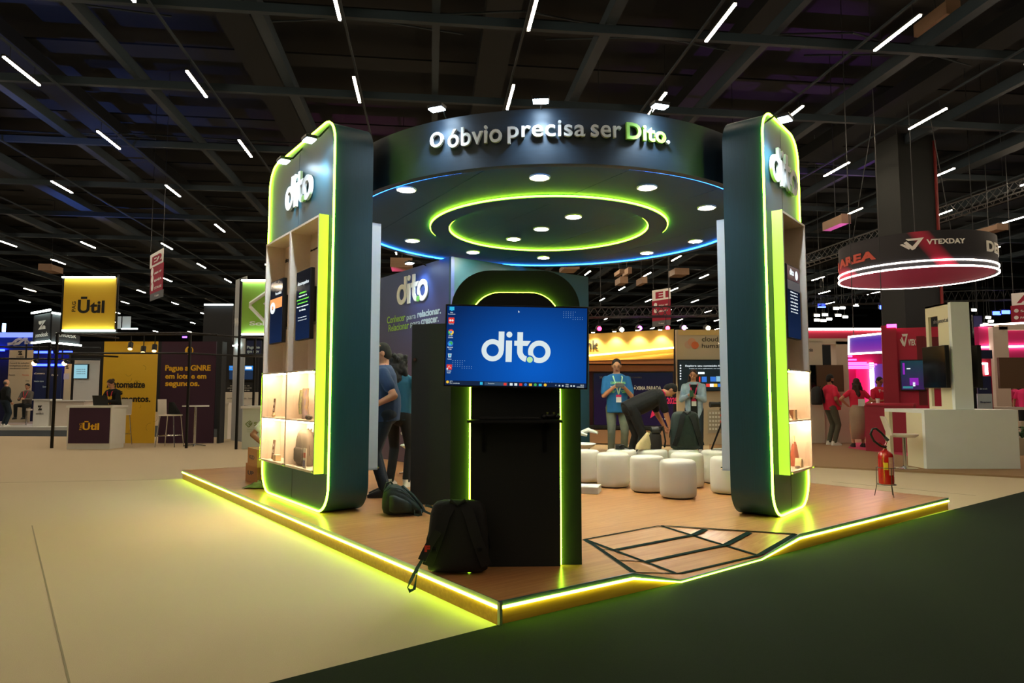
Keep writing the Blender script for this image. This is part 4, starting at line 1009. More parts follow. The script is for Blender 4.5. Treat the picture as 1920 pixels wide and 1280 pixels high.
# ------------------------------------------------------------------ white shell chairs and low plinth
def shell_chair(label, loc, rz):
    t = thing('lounge_chair', label, 'chair', loc, rz, 'white shell lounge chairs')
    def shell(bd, c, ax, ay, az, th, u0, u1, v0, v1, N=14, Mn=10):
        vs = []
        for s in (0, 1):
            for i in range(N + 1):
                for j in range(Mn + 1):
                    a = u0 + (u1 - u0) * i / N; e = v0 + (v1 - v0) * j / Mn; k = 1 + s * th
                    vs.append((c[0] + ax * k * math.cos(e) * math.sin(a), c[1] + ay * k * math.cos(e) * math.cos(a), c[2] + az * k * math.sin(e)))
        n = (N + 1) * (Mn + 1); fs = []
        for s in (0, 1):
            for i in range(N):
                for j in range(Mn):
                    q = s * n + i * (Mn + 1) + j; fs.append((q, q + 1, q + Mn + 2, q + Mn + 1))
        for i in range(N):
            for j in (0, Mn):
                q = i * (Mn + 1) + j; fs.append((q, q + Mn + 1, n + q + Mn + 1, n + q))
        for j in range(Mn):
            for i in (0, N):
                q = i * (Mn + 1) + j; fs.append((q, q + 1, n + q + 1, n + q))
        return bd.add(vs, fs)
    SH = mat('white shell', (220, 226, 222), .3)
    shell(B(), (0, 0, .62), .33, .32, .26, .06, 0, 2 * PI, -PI / 2, -.75).build('seat', SH, t, smooth=True)
    shell(B(), (0, .12, .62), .29, .3, .5, .05, -1.15, 1.15, -.45, .75).build('backrest', SH, t, smooth=True)
    for s in (-1, 1): B().tube([(s * .29, .12, .55), (s * .34, -.05, .62), (s * .3, -.2, .58)], [.03, .035, .02], 8).build('armrest', SH, t, smooth=True)
    B().cyl((0, 0, .03), (0, 0, .37), .03, .025).build('stem', STEEL, t, smooth=True)
    for k in range(4):
        a = PI / 4 + k * PI / 2; B().tube([(0, 0, .06), (math.cos(a) * .32, math.sin(a) * .32, .012)], [.02, .011], 8).build('leg', STEEL, t, smooth=True)
    return t
c1 = PY(1086, 800, 10.1); shell_chair('white shell lounge chair beside the poufs, half behind the kiosk', (c1.x, c1.y, DZ), 1.2)
c2 = PY(783, 800, 9.9); shell_chair('white shell lounge chair behind the black cabinet', (c2.x, c2.y, DZ), -1.3)
q0 = P(1080, 925, DZ); pl = thing('plinth', 'low white slab lying on the wooden floor by the kiosk', 'plinth', (q0.x, q0.y, DZ), -.25)
B().bb(-.5, .26, 0, .3, 0.0, .075).build('slab', WHITE, pl, bevel=.004); B().bb(-.5, .26, 0.002, .3, .0755, .079).build('top_sheet', WHITEP, pl)

# ------------------------------------------------------------------ fire extinguisher on its stand
fx = P(1666, 931, DZ) + Vector((0, .03, 0))
RED = mat('red enamel', (170, 22, 20), .25, coat=.5); WIRE = mat('grey wire', (90, 84, 76), .4, .6)
sd_ = thing('extinguisher_stand', 'grey wire stand holding the fire extinguisher', 'stand', fx)
zr = .135
for z in (zr, zr + .19): B().tube([(.098 * math.cos(2 * PI * k / 24), .098 * math.sin(2 * PI * k / 24), z) for k in range(24)], .004, 6, closed=True).build('hoop', WIRE, sd_, smooth=True)
for k in range(3):
    a = -1.5 + k * 2 * PI / 3; c, s = math.cos(a), math.sin(a)
    B().tube([(.098 * c, .098 * s, zr + .19), (.098 * c, .098 * s, zr), (.125 * c, .125 * s, 0.003)], .0045, 6).build('leg', WIRE, sd_, smooth=True)
B().bb(-.097, .097, -.004, .004, zr - .006, zr - .002).build('rest', WIRE, sd_)
ex = thing('fire_extinguisher', 'red fire extinguisher with black hose on a wire stand', 'fire extinguisher', (fx.x, fx.y, DZ + zr))
B().lathe([(.001, 0), (.06, 0), (.078, .008), (.081, .03), (.081, .31), (.074, .345), (.05, .372), (.024, .385), (.02, .4), (.001, .4)], n=36).build('cylinder', RED, ex, smooth=True, angle=50)
def curved_label(name, a0, a1, z0, z1, m, r=.0818, n=10):
    b = B(); vs = []
    for i in range(n + 1):
        a = a0 + (a1 - a0) * i / n
        for z in (z0, z1): vs.append((r * math.sin(a), -r * math.cos(a), z))
    b.add(vs, [(2 * i, 2 * i + 2, 2 * i + 3, 2 * i + 1) for i in range(n)]); return b.build(name, m, ex)
curved_label('instruction_label', -.12, .55, .11, .31, mat('red white print', (196, 110, 84), .5, var=.6, scale=90, rgb2=(235, 200, 180), stretch=(.3, .3, 2)))
curved_label('yellow_label', -.75, -.2, .17, .25, mat('yellow print', (236, 190, 50), .5), r=.0822)
curved_label('side_label', .75, 1.2, .09, .33, mat('violet white print', (190, 130, 220), .4, var=.5, scale=70, rgb2=(240, 220, 250), stretch=(.3, .3, 2)))
B().cyl((0, 0, .4), (0, 0, .43), .016, n=14).build('valve', mat('brass', (190, 150, 80), .3, 1), ex, smooth=True)
B().tube([(.02, 0, .425), (-.02, 0, .44), (-.07, 0, .47), (-.09, 0, .465)], .008, 8).build('handle', RED, ex, smooth=True)
B().tube([(.0, 0, .43), (.02, 0, .47), (.03, 0, .5)], .008, 8).build('lever', RED, ex, smooth=True)
B().tube([(.0, -.015, .42), (-.06, -.03, .43), (-.14, -.03, .49), (-.175, -.03, .57), (-.15, -.03, .625), (-.11, -.03, .63), (-.05, -.03, .58), (.0, -.03, .52)], .013, 10).build('hose', BLACK, ex, smooth=True)
B().cyl((-.015, -.03, .535), (.02, -.03, .495), .016, .02, 12).build('nozzle', mat('grey nozzle', (70, 70, 75), .4), ex, smooth=True)

# ------------------------------------------------------------------ cardboard boxes and cloth behind the left tower
CARD = mat('corrugated card', (182, 128, 84), .85, var=.08, scale=20)
def carton(label, pa, pb, z, H, D, mk):
    w = Wall(P(*pa, z), P(*pb, z)); t = on(w, 'carton', label, 'carton', z=z + .001)
    B().bb(0, w.L, 0, D, 0, H).build('body', CARD, t); B().bb(-.002, w.L / 2 - .003, -.002, D + .002, H, H + .004).build('flap', CARD, t); B().bb(w.L / 2 + .003, w.L + .002, -.002, D + .002, H, H + .004).build('flap', CARD, t)
    B().bb(w.L / 2 - .025, w.L / 2 + .025, -.003, D + .003, H + .004, H + .006).build('tape', mat('packing tape', (170, 140, 100), .3), t)
    text(t, mk, w.L * .2, H * .4, w.L * .7, H * .62, -.001, .001, mat('blue grey print', (60, 62, 80), .7), .02)
    return t
carton('cardboard carton with a blue tape, underneath the other carton', (460, 901), (482, 907), DZ, .235, .3, 'UP')
carton('cardboard carton stacked on top of the other carton', (464, 871), (482, 877), DZ + .243, .22, .28, 'KID')
cl = P(485, 916, DZ); ct = thing('cloth', 'crumpled olive cloth on the floor before the cartons', 'cloth', cl)
b = B(); vs = []; N1, N2 = 16, 10
for i in range(N1 + 1):
    for j in range(N2 + 1):
        x = -.2 + .4 * i / N1; y = -.02 + .3 * j / N2; e = max(0, 1 - (x / .21) ** 2) * max(0, 1 - ((y - .13) / .16) ** 2)
        vs.append((x, y, .004 + e * (.05 + .04 * math.sin(x * 40 + y * 25) * math.cos(y * 50)) + .004 * random.random()))
n_ = N2 + 1
b.add(vs, [(i * n_ + j, (i + 1) * n_ + j, (i + 1) * n_ + j + 1, i * n_ + j + 1) for i in range(N1) for j in range(N2)])
co = b.build('fabric', mat('olive cloth', (110, 110, 70), .9, var=.3, scale=30), ct, smooth=True, angle=180)
so = co.modifiers.new('thick', 'SOLIDIFY'); so.thickness = .004
# ------------------------------------------------------------------ people
def _rem(o, vox, it=2):
    r = o.modifiers.new('skin', 'REMESH'); r.mode = 'VOXEL'; r.voxel_size = vox; r.use_smooth_shade = True
    s = o.modifiers.new('smooth', 'SMOOTH'); s.factor = .5; s.iterations = it
def ik(a, c, l1, l2, hint):
    d = c - a; L = min(d.length, (l1 + l2) * .999); dn = d.normalized(); c = a + dn * L
    x = (l1 * l1 - l2 * l2 + L * L) / (2 * L); h = math.sqrt(max(1e-6, l1 * l1 - x * x))
    hp = hint - dn * hint.dot(dn); hp.normalize()
    return a + dn * x + hp * h, c
def cap(b, p0, p1, r0, r1, n=12):
    p0 = Vector(p0); p1 = Vector(p1); b.cyl(p0, p1, r0, r1, n); b.ball(p0, r0, n, 8); b.ball(p1, r1, n, 8)
def oring(c, rt, fw, rx, ry, n=18):
    return [c + rt * rx * math.cos(2 * PI * k / n) + fw * ry * math.sin(2 * PI * k / n) for k in range(n)]
def hand(b, w, d, side, pal, s, curl=.5, thumb=1):
    """w wrist, d direction of the hand, side: across the palm towards the thumb, pal: palm normal"""
    k = w + d * .09 * s
    cap(b, w, w + d * .045 * s + side * .012 * s, .026 * s, .028 * s, 10)
    for i, (o, L) in enumerate(((.032, .072), (.011, .082), (-.01, .076), (-.03, .058))):
        base = w + d * .078 * s + side * o * s
        cap(b, w + d * .03 * s + side * o * .7 * s, base, .0125 * s, .011 * s, 8)
        d1 = (d * math.cos(curl) + pal * math.sin(curl)).normalized(); m = base + d1 * L * .5 * s
        d2 = (d * math.cos(curl * 2.1) + pal * math.sin(curl * 2.1)).normalized(); e = m + d2 * L * .5 * s
        cap(b, base, m, .0098 * s, .009 * s, 8); cap(b, m, e, .009 * s, .0075 * s, 8)
    t0 = w + d * .025 * s + side * .026 * s; t1 = t0 + (d * .6 + side * .6 + pal * .35).normalized() * .042 * s; t2 = t1 + (d * .8 + side * .1 + pal * .6).normalized() * .034 * s
    cap(b, t0, t1, .0125 * s, .011 * s, 8); cap(b, t1, t2, .0105 * s, .0085 * s, 8)
def person(label, loc, yaw, H=1.75, lean=0.0, wl=None, wr=None, hl=None, hr=None, head=(0, 0), skin=None, shirt=None, sleeve=.6, shirtlen=.06,
           pants=None, skirt=None, hair=None, style='short', shoes=None, bw=1.0, belly=0.0, vox=.012, seat=None, feet=None, beard=False, glasses=False, features=True, group=None, curl=.5, open_jacket=None):
    s = H / 1.75; skin = skin or SKIN; t = thing('person', label, 'person', loc, yaw, group)
    rt = Vector((1, 0, 0)); up = Vector((0, -math.sin(lean), math.cos(lean))); fw = Vector((0, -math.cos(lean), -math.sin(lean)))
    hz = (seat + .09) if seat else .92 * s
    pel = Vector((0, .12 * math.sin(lean) if lean > .6 else 0, hz))
    S = lambda k, f=0.0, x=0.0: pel + up * k * s + fw * f * s + rt * x * s
    shL, shR = S(.46, 0, .168 * bw ** .8), S(.46, 0, -.168 * bw ** .8)
    hp = lean + head[0]; hup = Vector((0, -math.sin(hp), math.cos(hp)))
    Rh = Matrix.Rotation(head[1], 3, 'Z') @ Matrix.Rotation(hp, 3, 'X')
    neck = S(.555); hc = neck + (hup * .5 + up * .5).normalized() * .145 * s; s0 = s; 
    hf = Rh @ Vector((0, -1, 0)); hu = Rh @ Vector((0, 0, 1)); hx = Rh @ Vector((1, 0, 0))
    body = B()
    # head: skull, jaw, nose, ears, neck
    body.ball(hc + hu * .018 * s - hf * .008 * s, (.074 * s, .093 * s, .098 * s), 18, 14, Rh)
    body.ball(hc - hu * .045 * s + hf * .018 * s, (.057 * s, .067 * s, .068 * s), 16, 12, Rh)
    body.ball(hc - hu * .012 * s + hf * .092 * s, (.013 * s, .02 * s, .022 * s), 10, 8, Rh)
    for q in (-1, 1): body.ball(hc + hx * q * .074 * s - hu * .01 * s - hf * .01 * s, (.012 * s, .022 * s, .03 * s), 10, 8, Rh)
    cap(body, neck - up * .04 * s, hc - hu * .05 * s - hf * .01 * s, .056 * s * bw ** .4, .052 * s)
    body.loft([oring(S(k), rt, fw, rx * s * .92 * bw, ry * s * .9, 16) for k, rx, ry in ((-.06, .15, .10), (.1, .14, .1), (.3, .16, .105), (.48, .165, .09), (.57, .06, .055))])
    el = []
    for sg, sh, w, h in ((1, shL, wl, hl), (-1, shR, wr, hr)):
        w = Vector(w) if w is not None else Vector((sg * .27 * bw ** .5, -.06, hz - .02)); h = Vector(h) if h is not None else Vector((sg * .5, .7, -.4))
        e, w = ik(sh, w, .29 * s, .26 * s, h); el.append((sh, e, w))
        cap(body, sh, e, .05 * s * bw ** .4, .04 * s); cap(body, e, w, .042 * s * bw ** .3, .027 * s)
        d = (w - e).normalized(); inw = Vector((-sg, -.3, 0)); inw = (inw - d * inw.dot(d)).normalized(); th = Vector((0, -1, .5)); th = (th - d * th.dot(d)); th = (th - inw * th.dot(inw)).normalized()
        hand(body, w, d, th, inw, s, curl)
    legs = []
    for i, sg in enumerate((1, -1)):
        hj = pel + rt * sg * .092 * s * bw ** .5 + Vector((0, 0, -.02))
        if seat: kn = hj + Vector((sg * .06, -.43 * s, .0)); an = Vector((kn.x, kn.y + .02, max(.09, kn.z - .43 * s)))
        else:
            f = feet[i] if feet else (sg * .11, 0.0); an = Vector((f[0], f[1], .09 * s)); kn, an = ik(hj, an, .42 * s, .425 * s, Vector((sg * .08, -1, 0)))
        legs.append((hj, kn, an)); cap(body, hj, kn, .07 * s, .05 * s); cap(body, kn, an, .05 * s, .036 * s)
    o = body.build('body', skin, t, smooth=True); _rem(o, vox, 2)
    if features:
        b = B()
        for q in (-1, 1):
            b.ball(hc + hx * q * .03 * s + hu * .006 * s + hf * .077 * s, (.013 * s, .009 * s, .007 * s), 10, 6, Rh)
            b.ball(hc + hx * q * .031 * s + hu * .03 * s + hf * .079 * s, (.016 * s, .007 * s, .0035 * s), 10, 6, Rh)
        b.build('eyes', DARKF, t, smooth=True)
        B().ball(hc - hu * .058 * s + hf * .079 * s, (.024 * s, .009 * s, .007 * s), 12, 6, Rh).build('mouth', LIPS, t, smooth=True)
        if beard:
            b = B(); b.ball(hc - hu * .062 * s + hf * .02 * s, (.061 * s, .068 * s, .056 * s), 16, 12, Rh); o = b.build('beard', hair or HAIRD, t, smooth=True)
        if glasses:
            b = B()
            for q in (-1, 1): b.tube([hc + hx * (q * .032 + .024 * math.cos(a)) * s + hu * (.006 + .018 * math.sin(a)) * s + hf * .095 * s for a in [2 * PI * k / 14 for k in range(14)]], .003 * s, 5, closed=True); b.tube([hc + hx * q * .056 * s + hu * .008 * s + hf * .09 * s, hc + hx * q * .078 * s + hu * .008 * s], .003 * s, 5)
            b.build('glasses', BLACK, t)
    # clothes
    if shirt:
        b = B(); L = -shirtlen
        rg = [(L, .172, .128 + belly * .6), (.08, .165, .125 + belly), (.2, .168, .126 + belly), (.33, .182, .13 + belly * .4), (.44, .19, .122), (.515, .165, .095), (.56, .09, .07)]
        b.loft([oring(S(k, belly * .5 if k < .4 else 0), rt, fw, rx * s * bw ** .8, ry * s * bw ** .5) for k, rx, ry in rg])
        for sh, e, w in el:
            if sleeve <= 1: q = sh + (e - sh) * sleeve; cap(b, sh, q, .064 * s * bw ** .5, .062 * s * bw ** .4)
            else: cap(b, sh, e, .064 * s * bw ** .5, .056 * s); q = e + (w - e) * min(.98, sleeve - 1); cap(b, e, q, .058 * s, .042 * s)
        o = b.build('shirt', shirt, t, smooth=True); _rem(o, max(.011, vox), 3)
    if pants:
        b = B(); b.ball(pel + Vector((0, .01, .0)), (.172 * s * bw, .128 * s * bw ** .5, .13 * s), 18, 12)
        for hj, kn, an in legs: cap(b, hj, kn, .094 * s * bw ** .5, .068 * s); cap(b, kn, an + Vector((0, 0, .0)), .068 * s, .055 * s)
        o = b.build('trousers', pants, t, smooth=True); _rem(o, .014, 3)
    if skirt:
        b = B(); hm = .2
        b.loft([oring(Vector((0, .02 if z > .6 else 0, z * s)), rt, Vector((0, -1, 0)), rx * s, ry * s) for z, rx, ry in ((hm, .15, .14), (.5, .165, .15), (.75, .19, .16), (.88, .2, .17), (1.0, .165, .125), (1.06, .15, .115))]); b.build('skirt', skirt, t, smooth=True, angle=180)
    for hj, kn, an in legs:
        b = B(); c = Vector((an.x, an.y, 0.0)); b.loft(rings_box([(0.0, c.x, c.y - .05 * s, .044 * s, .135 * s), (.03 * s, c.x, c.y - .05 * s, .046 * s, .137 * s), (.06 * s, c.x, c.y - .03 * s, .042 * s, .1 * s), (.1 * s, c.x, c.y + .02 * s, .04 * s, .05 * s)], 16, 2.4) if not seat else rings_box([(an.z - .09, c.x, c.y - .05 * s, .044 * s, .135 * s), (an.z - .05, c.x, c.y - .04 * s, .044 * s, .12 * s), (an.z, c.x, c.y, .04 * s, .05 * s)], 16, 2.4))
        b.build('shoe', shoes or BLACK, t, smooth=True, angle=60)
    if hair:
        b = B()
        if style == 'bald': b.ball(hc + hu * .0 * s - hf * .03 * s, (.077 * s, .078 * s, .075 * s), 18, 12, Rh)
        else:
            b.ball(hc + hu * .032 * s - hf * .017 * s, (.079 * s, .093 * s, .092 * s), 18, 14, Rh); b.ball(hc - hu * .01 * s - hf * .045 * s, (.076 * s, .066 * s, .085 * s), 16, 12, Rh)
        if style in ('long', 'curly'):
            L = .36 if style == 'long' else .27; wv = .02 if style == 'long' else .035
            for k in range(9):
                x = (-.5 + k / 8) * 2; st_ = hc + hx * x * .075 * s + hu * .0 - hf * (.06 - .04 * abs(x)) * s
                pts = [st_ + Vector((x * .03 * j / 5 + wv * math.sin(j * 1.9 + k) * .6, .02 * math.sin(j + k) + (.055 if j > 0 else 0) * (1 - abs(x) * .6), -L * s * j / 5)) for j in range(6)]
                b.tube(pts, [.034 * s, .036 * s, .036 * s, .034 * s, .03 * s, .015 * s], 8)
            if style == 'curly':
                for k in range(26):
                    a = random.uniform(0, 2 * PI); z = random.uniform(-.14, .1); b.ball(hc + Vector((.095 * math.cos(a), .03 + .085 * math.sin(a) if math.sin(a) > -.3 else .01, z)) * s, .034 * s, 8, 6)
        if style == 'bun': b.ball(hc + hu * .03 * s - hf * .12 * s, .045 * s, 12, 8)
        o = b.build('hair', hair, t, smooth=True); _rem(o, .009, 1)
    t['_'] = 0; del t['_']
    return t, dict(hc=hc, hf=hf, hu=hu, hx=hx, S=S, el=el, s=s, neck=neck, fw=fw, up=up, rt=rt)
def lanyard(t, J, m, front=.15, drop=.30, badge=True, bm=None, side=0):
    S = J['S']; b = B()
    pts = [S(.545, -.06, .0), S(.56, -.02, .07), S(.5, front * .75, .075), S(.38, front, .045), S(.5 - drop, front + .008, 0)]
    ptr = [S(.545, -.06, .0), S(.56, -.02, -.07), S(.5, front * .75, -.075), S(.38, front, -.045), S(.5 - drop, front + .008, 0)]
    for p in (pts, ptr): b._rib(p, .022, .004, (1, 0, .3))
    b.build('lanyard', m, t)
    if badge:
        c = S(.5 - drop - .07, front + .015, 0); b = B(); b.box(c, (.09, .004, .13)); o = b.build('badge', bm or WHITEP, t); b = B(); b.box(c + Vector((0, -.003, .045)), (.09, .003, .04)); b.build('badge_header', mat('pink lanyard', (214, 36, 96), .6), o)
NAVYT = mat('navy cotton', (36, 62, 98), .85, var=.12, scale=14, bump=.15, bscale=20); TEALT = mat('teal cotton', (24, 84, 112), .85, var=.12, scale=14, bump=.15, bscale=20); BLUET = mat('blue cotton', (22, 96, 150), .85, var=.12, scale=14, bump=.15, bscale=20)
JEANS = mat('dark jeans', (30, 44, 56), .9, var=.25, scale=12, bump=.2, bscale=24); JEANSG = mat('washed grey jeans', (72, 92, 92), .9, var=.3, scale=8, rgb2=(120, 120, 96)); BLK = mat('black cotton', (12, 15, 17), .9, var=.3, scale=14, bump=.2, bscale=20)
PINKL = mat('pink lanyard', (214, 36, 96), .6); SHOEK = mat('black shoes', (18, 18, 20), .5); SHOEW = mat('white shoes', (225, 222, 215), .5)
PINKT = mat('crimson pink cotton', (214, 30, 70), .8, var=.1, scale=14); DENIM = mat('washed denim', (96, 140, 178), .85, var=.5, scale=9, rgb2=(200, 220, 228), bump=.2, bscale=30)

# the group between the left tower and the cabinet
f = P(713, 932, DZ)
t, J = person('person in a navy tee and dark jeans with a pink lanyard beside the tower', (f.x + .03, f.y + .1, DZ), -PI / 2 + .12, 1.76, lean=.05, wl=(.26, -.13, 1.02), hl=(.25, 1.2, .0), wr=(-.2, -.3, .95), head=(.25, 0), skin=SKIN, shirt=NAVYT, pants=JEANS, hair=HAIRD, style='short', shoes=SHOEK, bw=1.28, belly=.06, vox=.008, features=True, shirtlen=.08)
lanyard(t, J, PINKL, .16, .3)
f = P(744, 914, DZ)
t, J = person('person with long black curls, teal tee and long dark trousers, hand on hip', (f.x, f.y + .1, DZ), PI - .25, 1.68, wl=(-.33 * -1, .05, 1.05), hl=(1, .2, 0), wr=(-.17, -.14, .98), hr=(-1, .5, -.1), skin=SKIN, shirt=TEALT, pants=BLK, hair=HAIRD, style='curly', shoes=SHOEW, vox=.009, features=True, sleeve=.55)
f = P(778, 905, DZ)
t, J = person('person in glasses mostly hidden behind the black cabinet', (f.x + .06, f.y + .25, DZ), -.9, 1.6, hair=HAIRD, style='short', shirt=TEALT, pants=JEANS, shoes=SHOEW, glasses=True, vox=.012)
# the group round the poufs
p = PY(1157, 800, 12.0)
t, J = person('person in a printed blue tee looking down at a phone held in both hands', (p.x, p.y, DZ), .0, 1.79, wl=(.085, -.26, 1.28), wr=(-.085, -.26, 1.28), hl=(.55, .3, -1), hr=(-.55, .3, -1), head=(.38, -.12), skin=SKIN, shirt=BLUET, sleeve=.8, pants=JEANSG, hair=HAIRD, style='short', shoes=SHOEK, bw=1.1, belly=.05, vox=.007, beard=False, shirtlen=.1, curl=.7)
lanyard(t, J, mat('white green lanyard', (190, 230, 190), .6), .2, .29)
for i, (s_, m) in enumerate((('CONHECER PARA', mat('lime tee print', (150, 220, 120), .7)), ('RELACIONAR', WHITEP), ('PARA CRESCER', mat('lime tee print', (150, 220, 120), .7)))):
    text(t, s_, -.13, 1.33 - .075 * i, .13, 1.375 - .075 * i, -.165 - .012 * i, .004, m, .03, name='tee_print')
ph = thing('phone', 'dark phone held in both hands before a blue tee', 'phone', (p.x, p.y - .36, DZ + 1.31), 0); ph.rotation_euler = (-.5, 0, 0)
B().box((0, 0, 0), (.15, .01, .075)).build('casing', BLACK, ph, bevel=.004); B().box((0, .006, 0), (.14, .002, .066)).build('display', glow('phone screen', (120, 150, 160), .6), ph)
p = PY(1196, 800, 11.0)
t, J = person('person dressed in black bending over a pouf with one arm reaching down', (p.x, p.y, DZ), PI / 2 + .12, 1.78, lean=1.15, wl=(.16, -.5, .62), wr=(-.12, -.5, .60), hl=(1, .4, .4), hr=(-1, .4, .4), head=(.12, 0), skin=SKIN, shirt=BLK, sleeve=.75, pants=BLK, hair=HAIRD, style='short', shoes=SHOEK, bw=1.15, belly=.02, vox=.007, feet=((.14, .12), (-.14, .05)), shirtlen=.1)
b = B(); S = J['S']; b.tube([S(.56, -.06, .06), S(.58, 0, .075), S(.54, .07, .05), S(.56, .07, -.04), S(.58, 0, -.075), S(.56, -.06, -.06)], .012, 6); b.build('lanyard', PINKL, t)
p = PY(1302, 800, 13.6)
t, J = person('person in a washed denim jacket smiling at a phone', (p.x, p.y, DZ), -.25, 1.66, wl=(.03, -.24, 1.12), wr=(-.1, -.26, 1.14), hl=(.55, .3, -1), hr=(-.55, .3, -1), head=(.3, -.15), skin=SKIN, shirt=DENIM, sleeve=1.9, shirtlen=.22, pants=JEANS, hair=HAIRB, style='long', shoes=SHOEW, bw=1.12, belly=.02, vox=.007, curl=.7)
B()._rib([J['S'](.5, .13, 0), J['S'](.35, .155, 0), J['S'](.1, .17, 0), J['S'](-.1, .165, 0)], .13, .02, (1, 0, 0)).build('black_top', BLK, t, smooth=True)
lanyard(t, J, PINKL, .17, .3)
ph = thing('phone', 'green backed phone held by the person in denim', 'phone', (p.x - .13, p.y - .33, DZ + 1.17), -.25); ph.rotation_euler = (-.6, 0, -.25)
B().box((0, 0, 0), (.075, .01, .15)).build('casing', mat('green phone case', (40, 84, 52), .4), ph, bevel=.004); B().box((0, .006, 0), (.068, .002, .14)).build('display', glow('phone screen', (120, 150, 160), .6), ph)
# crouching helper behind the cartons
p = PY(519, 830, 10.35)
person('person in a white tee crouching behind the cartons, mostly hidden by the tower', (p.x, p.y, DZ), .4, 1.7, lean=.5, seat=.3, wr=(-.2, -.35, .42), hr=(-1, .2, -.6), wl=(.2, -.4, .5), skin=SKIN2, shirt=WHITEP, pants=JEANS, hair=HAIRD, vox=.012)
# visitors at the crimson stand
f = P(1560, 834, .03)
t, J = person('person in a crimson tee and grey trousers wearing a black backpack', (f.x, f.y, .03), PI / 2 + .15, 1.78, wr=(-.16, -.13, .98), hr=(-.8, .8, -.1), wl=(.2, -.12, 1.0), hl=(1, .5, 0), head=(.25, .1), skin=SKIN2, shirt=PINKT, pants=mat('grey green trousers', (84, 84, 70), .9), hair=HAIRD, style='short', beard=True, shoes=SHOEW, bw=1.12, belly=.09, vox=.012)
bp = rucksack('black backpack worn over a crimson tee', (f.x - .33, f.y + .03, .03 + 1.0), PI / 2 + .15, .32, .2, .46, BAGK, BAGK2, straps='front', pocket=False)
f = P(1606, 838, .03)
t, J = person('person with long dark hair, crimson top and long beige skirt at the counter', (f.x + .05, f.y, .034), PI - .15, 1.66, wr=(-.2, .06, .99) if False else (-.14, -.06, .98), hr=(-1, .2, 0), wl=(.2, -.06, 1.0), hl=(1, .3, 0), skin=SKIN, shirt=PINKT, sleeve=.5, skirt=mat('beige knit skirt', (170, 146, 126), .9, var=.1, scale=40), hair=HAIRB, style='long', shoes=SHOEK, bw=1.0, vox=.012, features=False, shirtlen=-.1)
B().box(J['S'](.2, -.155, -.06), (.15, .01, .17)).build('back_print', WHITEP, t)
p = PY(1647, 760, 17.6)
t, J = person('person in a crimson tee and glasses leaning on the crimson counter', (p.x, p.y, .034), .1, 1.72, lean=.12, wl=(.2, -.3, 1.1), wr=(-.1, -.34, 1.1), head=(.2, .1), skin=SKIN2, shirt=PINKT, sleeve=.7, pants=BLK, hair=HAIRD, style='short', glasses=True, shoes=SHOEK, vox=.012)
text(t, 'VTEX', -.02, 1.32, .12, 1.36, -.17, .004, WHITEP, .03, name='tee_print'); B().prism([(-.1, 1.39), (-.03, 1.39), (-.065, 1.29)], -.175, -.168).build('tee_emblem', WHITEP, t)
for px, d, yw, lab in ((1866, 23, 2.2, 'person in a pink tee by the far white panel'), (1903, 21, .6, 'person in a pink tee behind the potted plant'), (1922, 19.5, -.8, 'person in a pink tee at the frame edge beyond the white counter')):
    p = PY(px, 740, d); person(lab, (p.x, p.y, .03), yw, 1.68, hair=HAIRD, shirt=mat('pink cotton', (222, 40, 110), .8), pants=BLK, skin=SKIN2, vox=.016)
# ------------------------------------------------------------------ neighbouring stands: helpers
def fw_(pxa, pxb, d, d2=None):
    a = PY(pxa, 740, d); b = PY(pxb, 740, d2 or d); return Wall((a.x, a.y), (b.x, b.y))
FLOORZ = .0055
def pan(t, w, x0, y0, x1, y1, m, name='panel', off=0.0, th=.03, base=False, z0=0.0):
    """board between two photo points on wall w; front face at off"""
    a = w.uv(x0, y1, off); b = w.uv(x1, y0, off); a2 = w.uv((x0 + x1) / 2, y1, off); b2 = w.uv((x0 + x1) / 2, y0, off)
    zb = FLOORZ if base else a2[1]
    return B().bb(a[0], b[0], -off, -off + th, zb - z0, b2[1] - z0).build(name, m, t)
def ptext(t, w, body, x0, y0, x1, y1, m, bold=.0, off=.004, vert=False, z0=0.0):
    a = w.uv(x0, (y0 + y1) / 2, off); b = w.uv(x1, (y0 + y1) / 2, off); xm = (x0 + x1) / 2
    return text(t, body, a[0], w.uv(xm, y1, off)[1] - z0, b[0], w.uv(xm, y0, off)[1] - z0, -off, .004, m, bold, vert=vert)
YEL = mat('yellow print', (224, 172, 28), .6, var=.06, scale=3); PUR = mat('dark plum print', (58, 26, 52), .6, var=.12, scale=2); DK = mat('black print', (22, 20, 18), .6); YTX = mat('yellow lettering', (244, 190, 40), .6)
LBAR = glow('white light bar', (225, 245, 235), 16); LBARW = glow('warm light bar', (255, 232, 190), 12); STARW = glow('far white lamp', (255, 245, 220), 40)
CREAMW = mat('cream wall', (206, 190, 164), .7, var=.04, scale=2); DARKP = mat('dark graphite panel', (26, 30, 36), .6); SCRD = mat('dark glossy screen', (8, 12, 16), .12)
def bar_post(t, x, y, z0, z1, s=.05): return B().bb(x - s / 2, x + s / 2, y - s / 2, y + s / 2, z0, z1).build('post', BLACKM, t)
def rod(t, p, q, r=.022, m=None, name='rail'): return B().cyl(p, q, r, n=8).build(name, m or BLACKM, t)

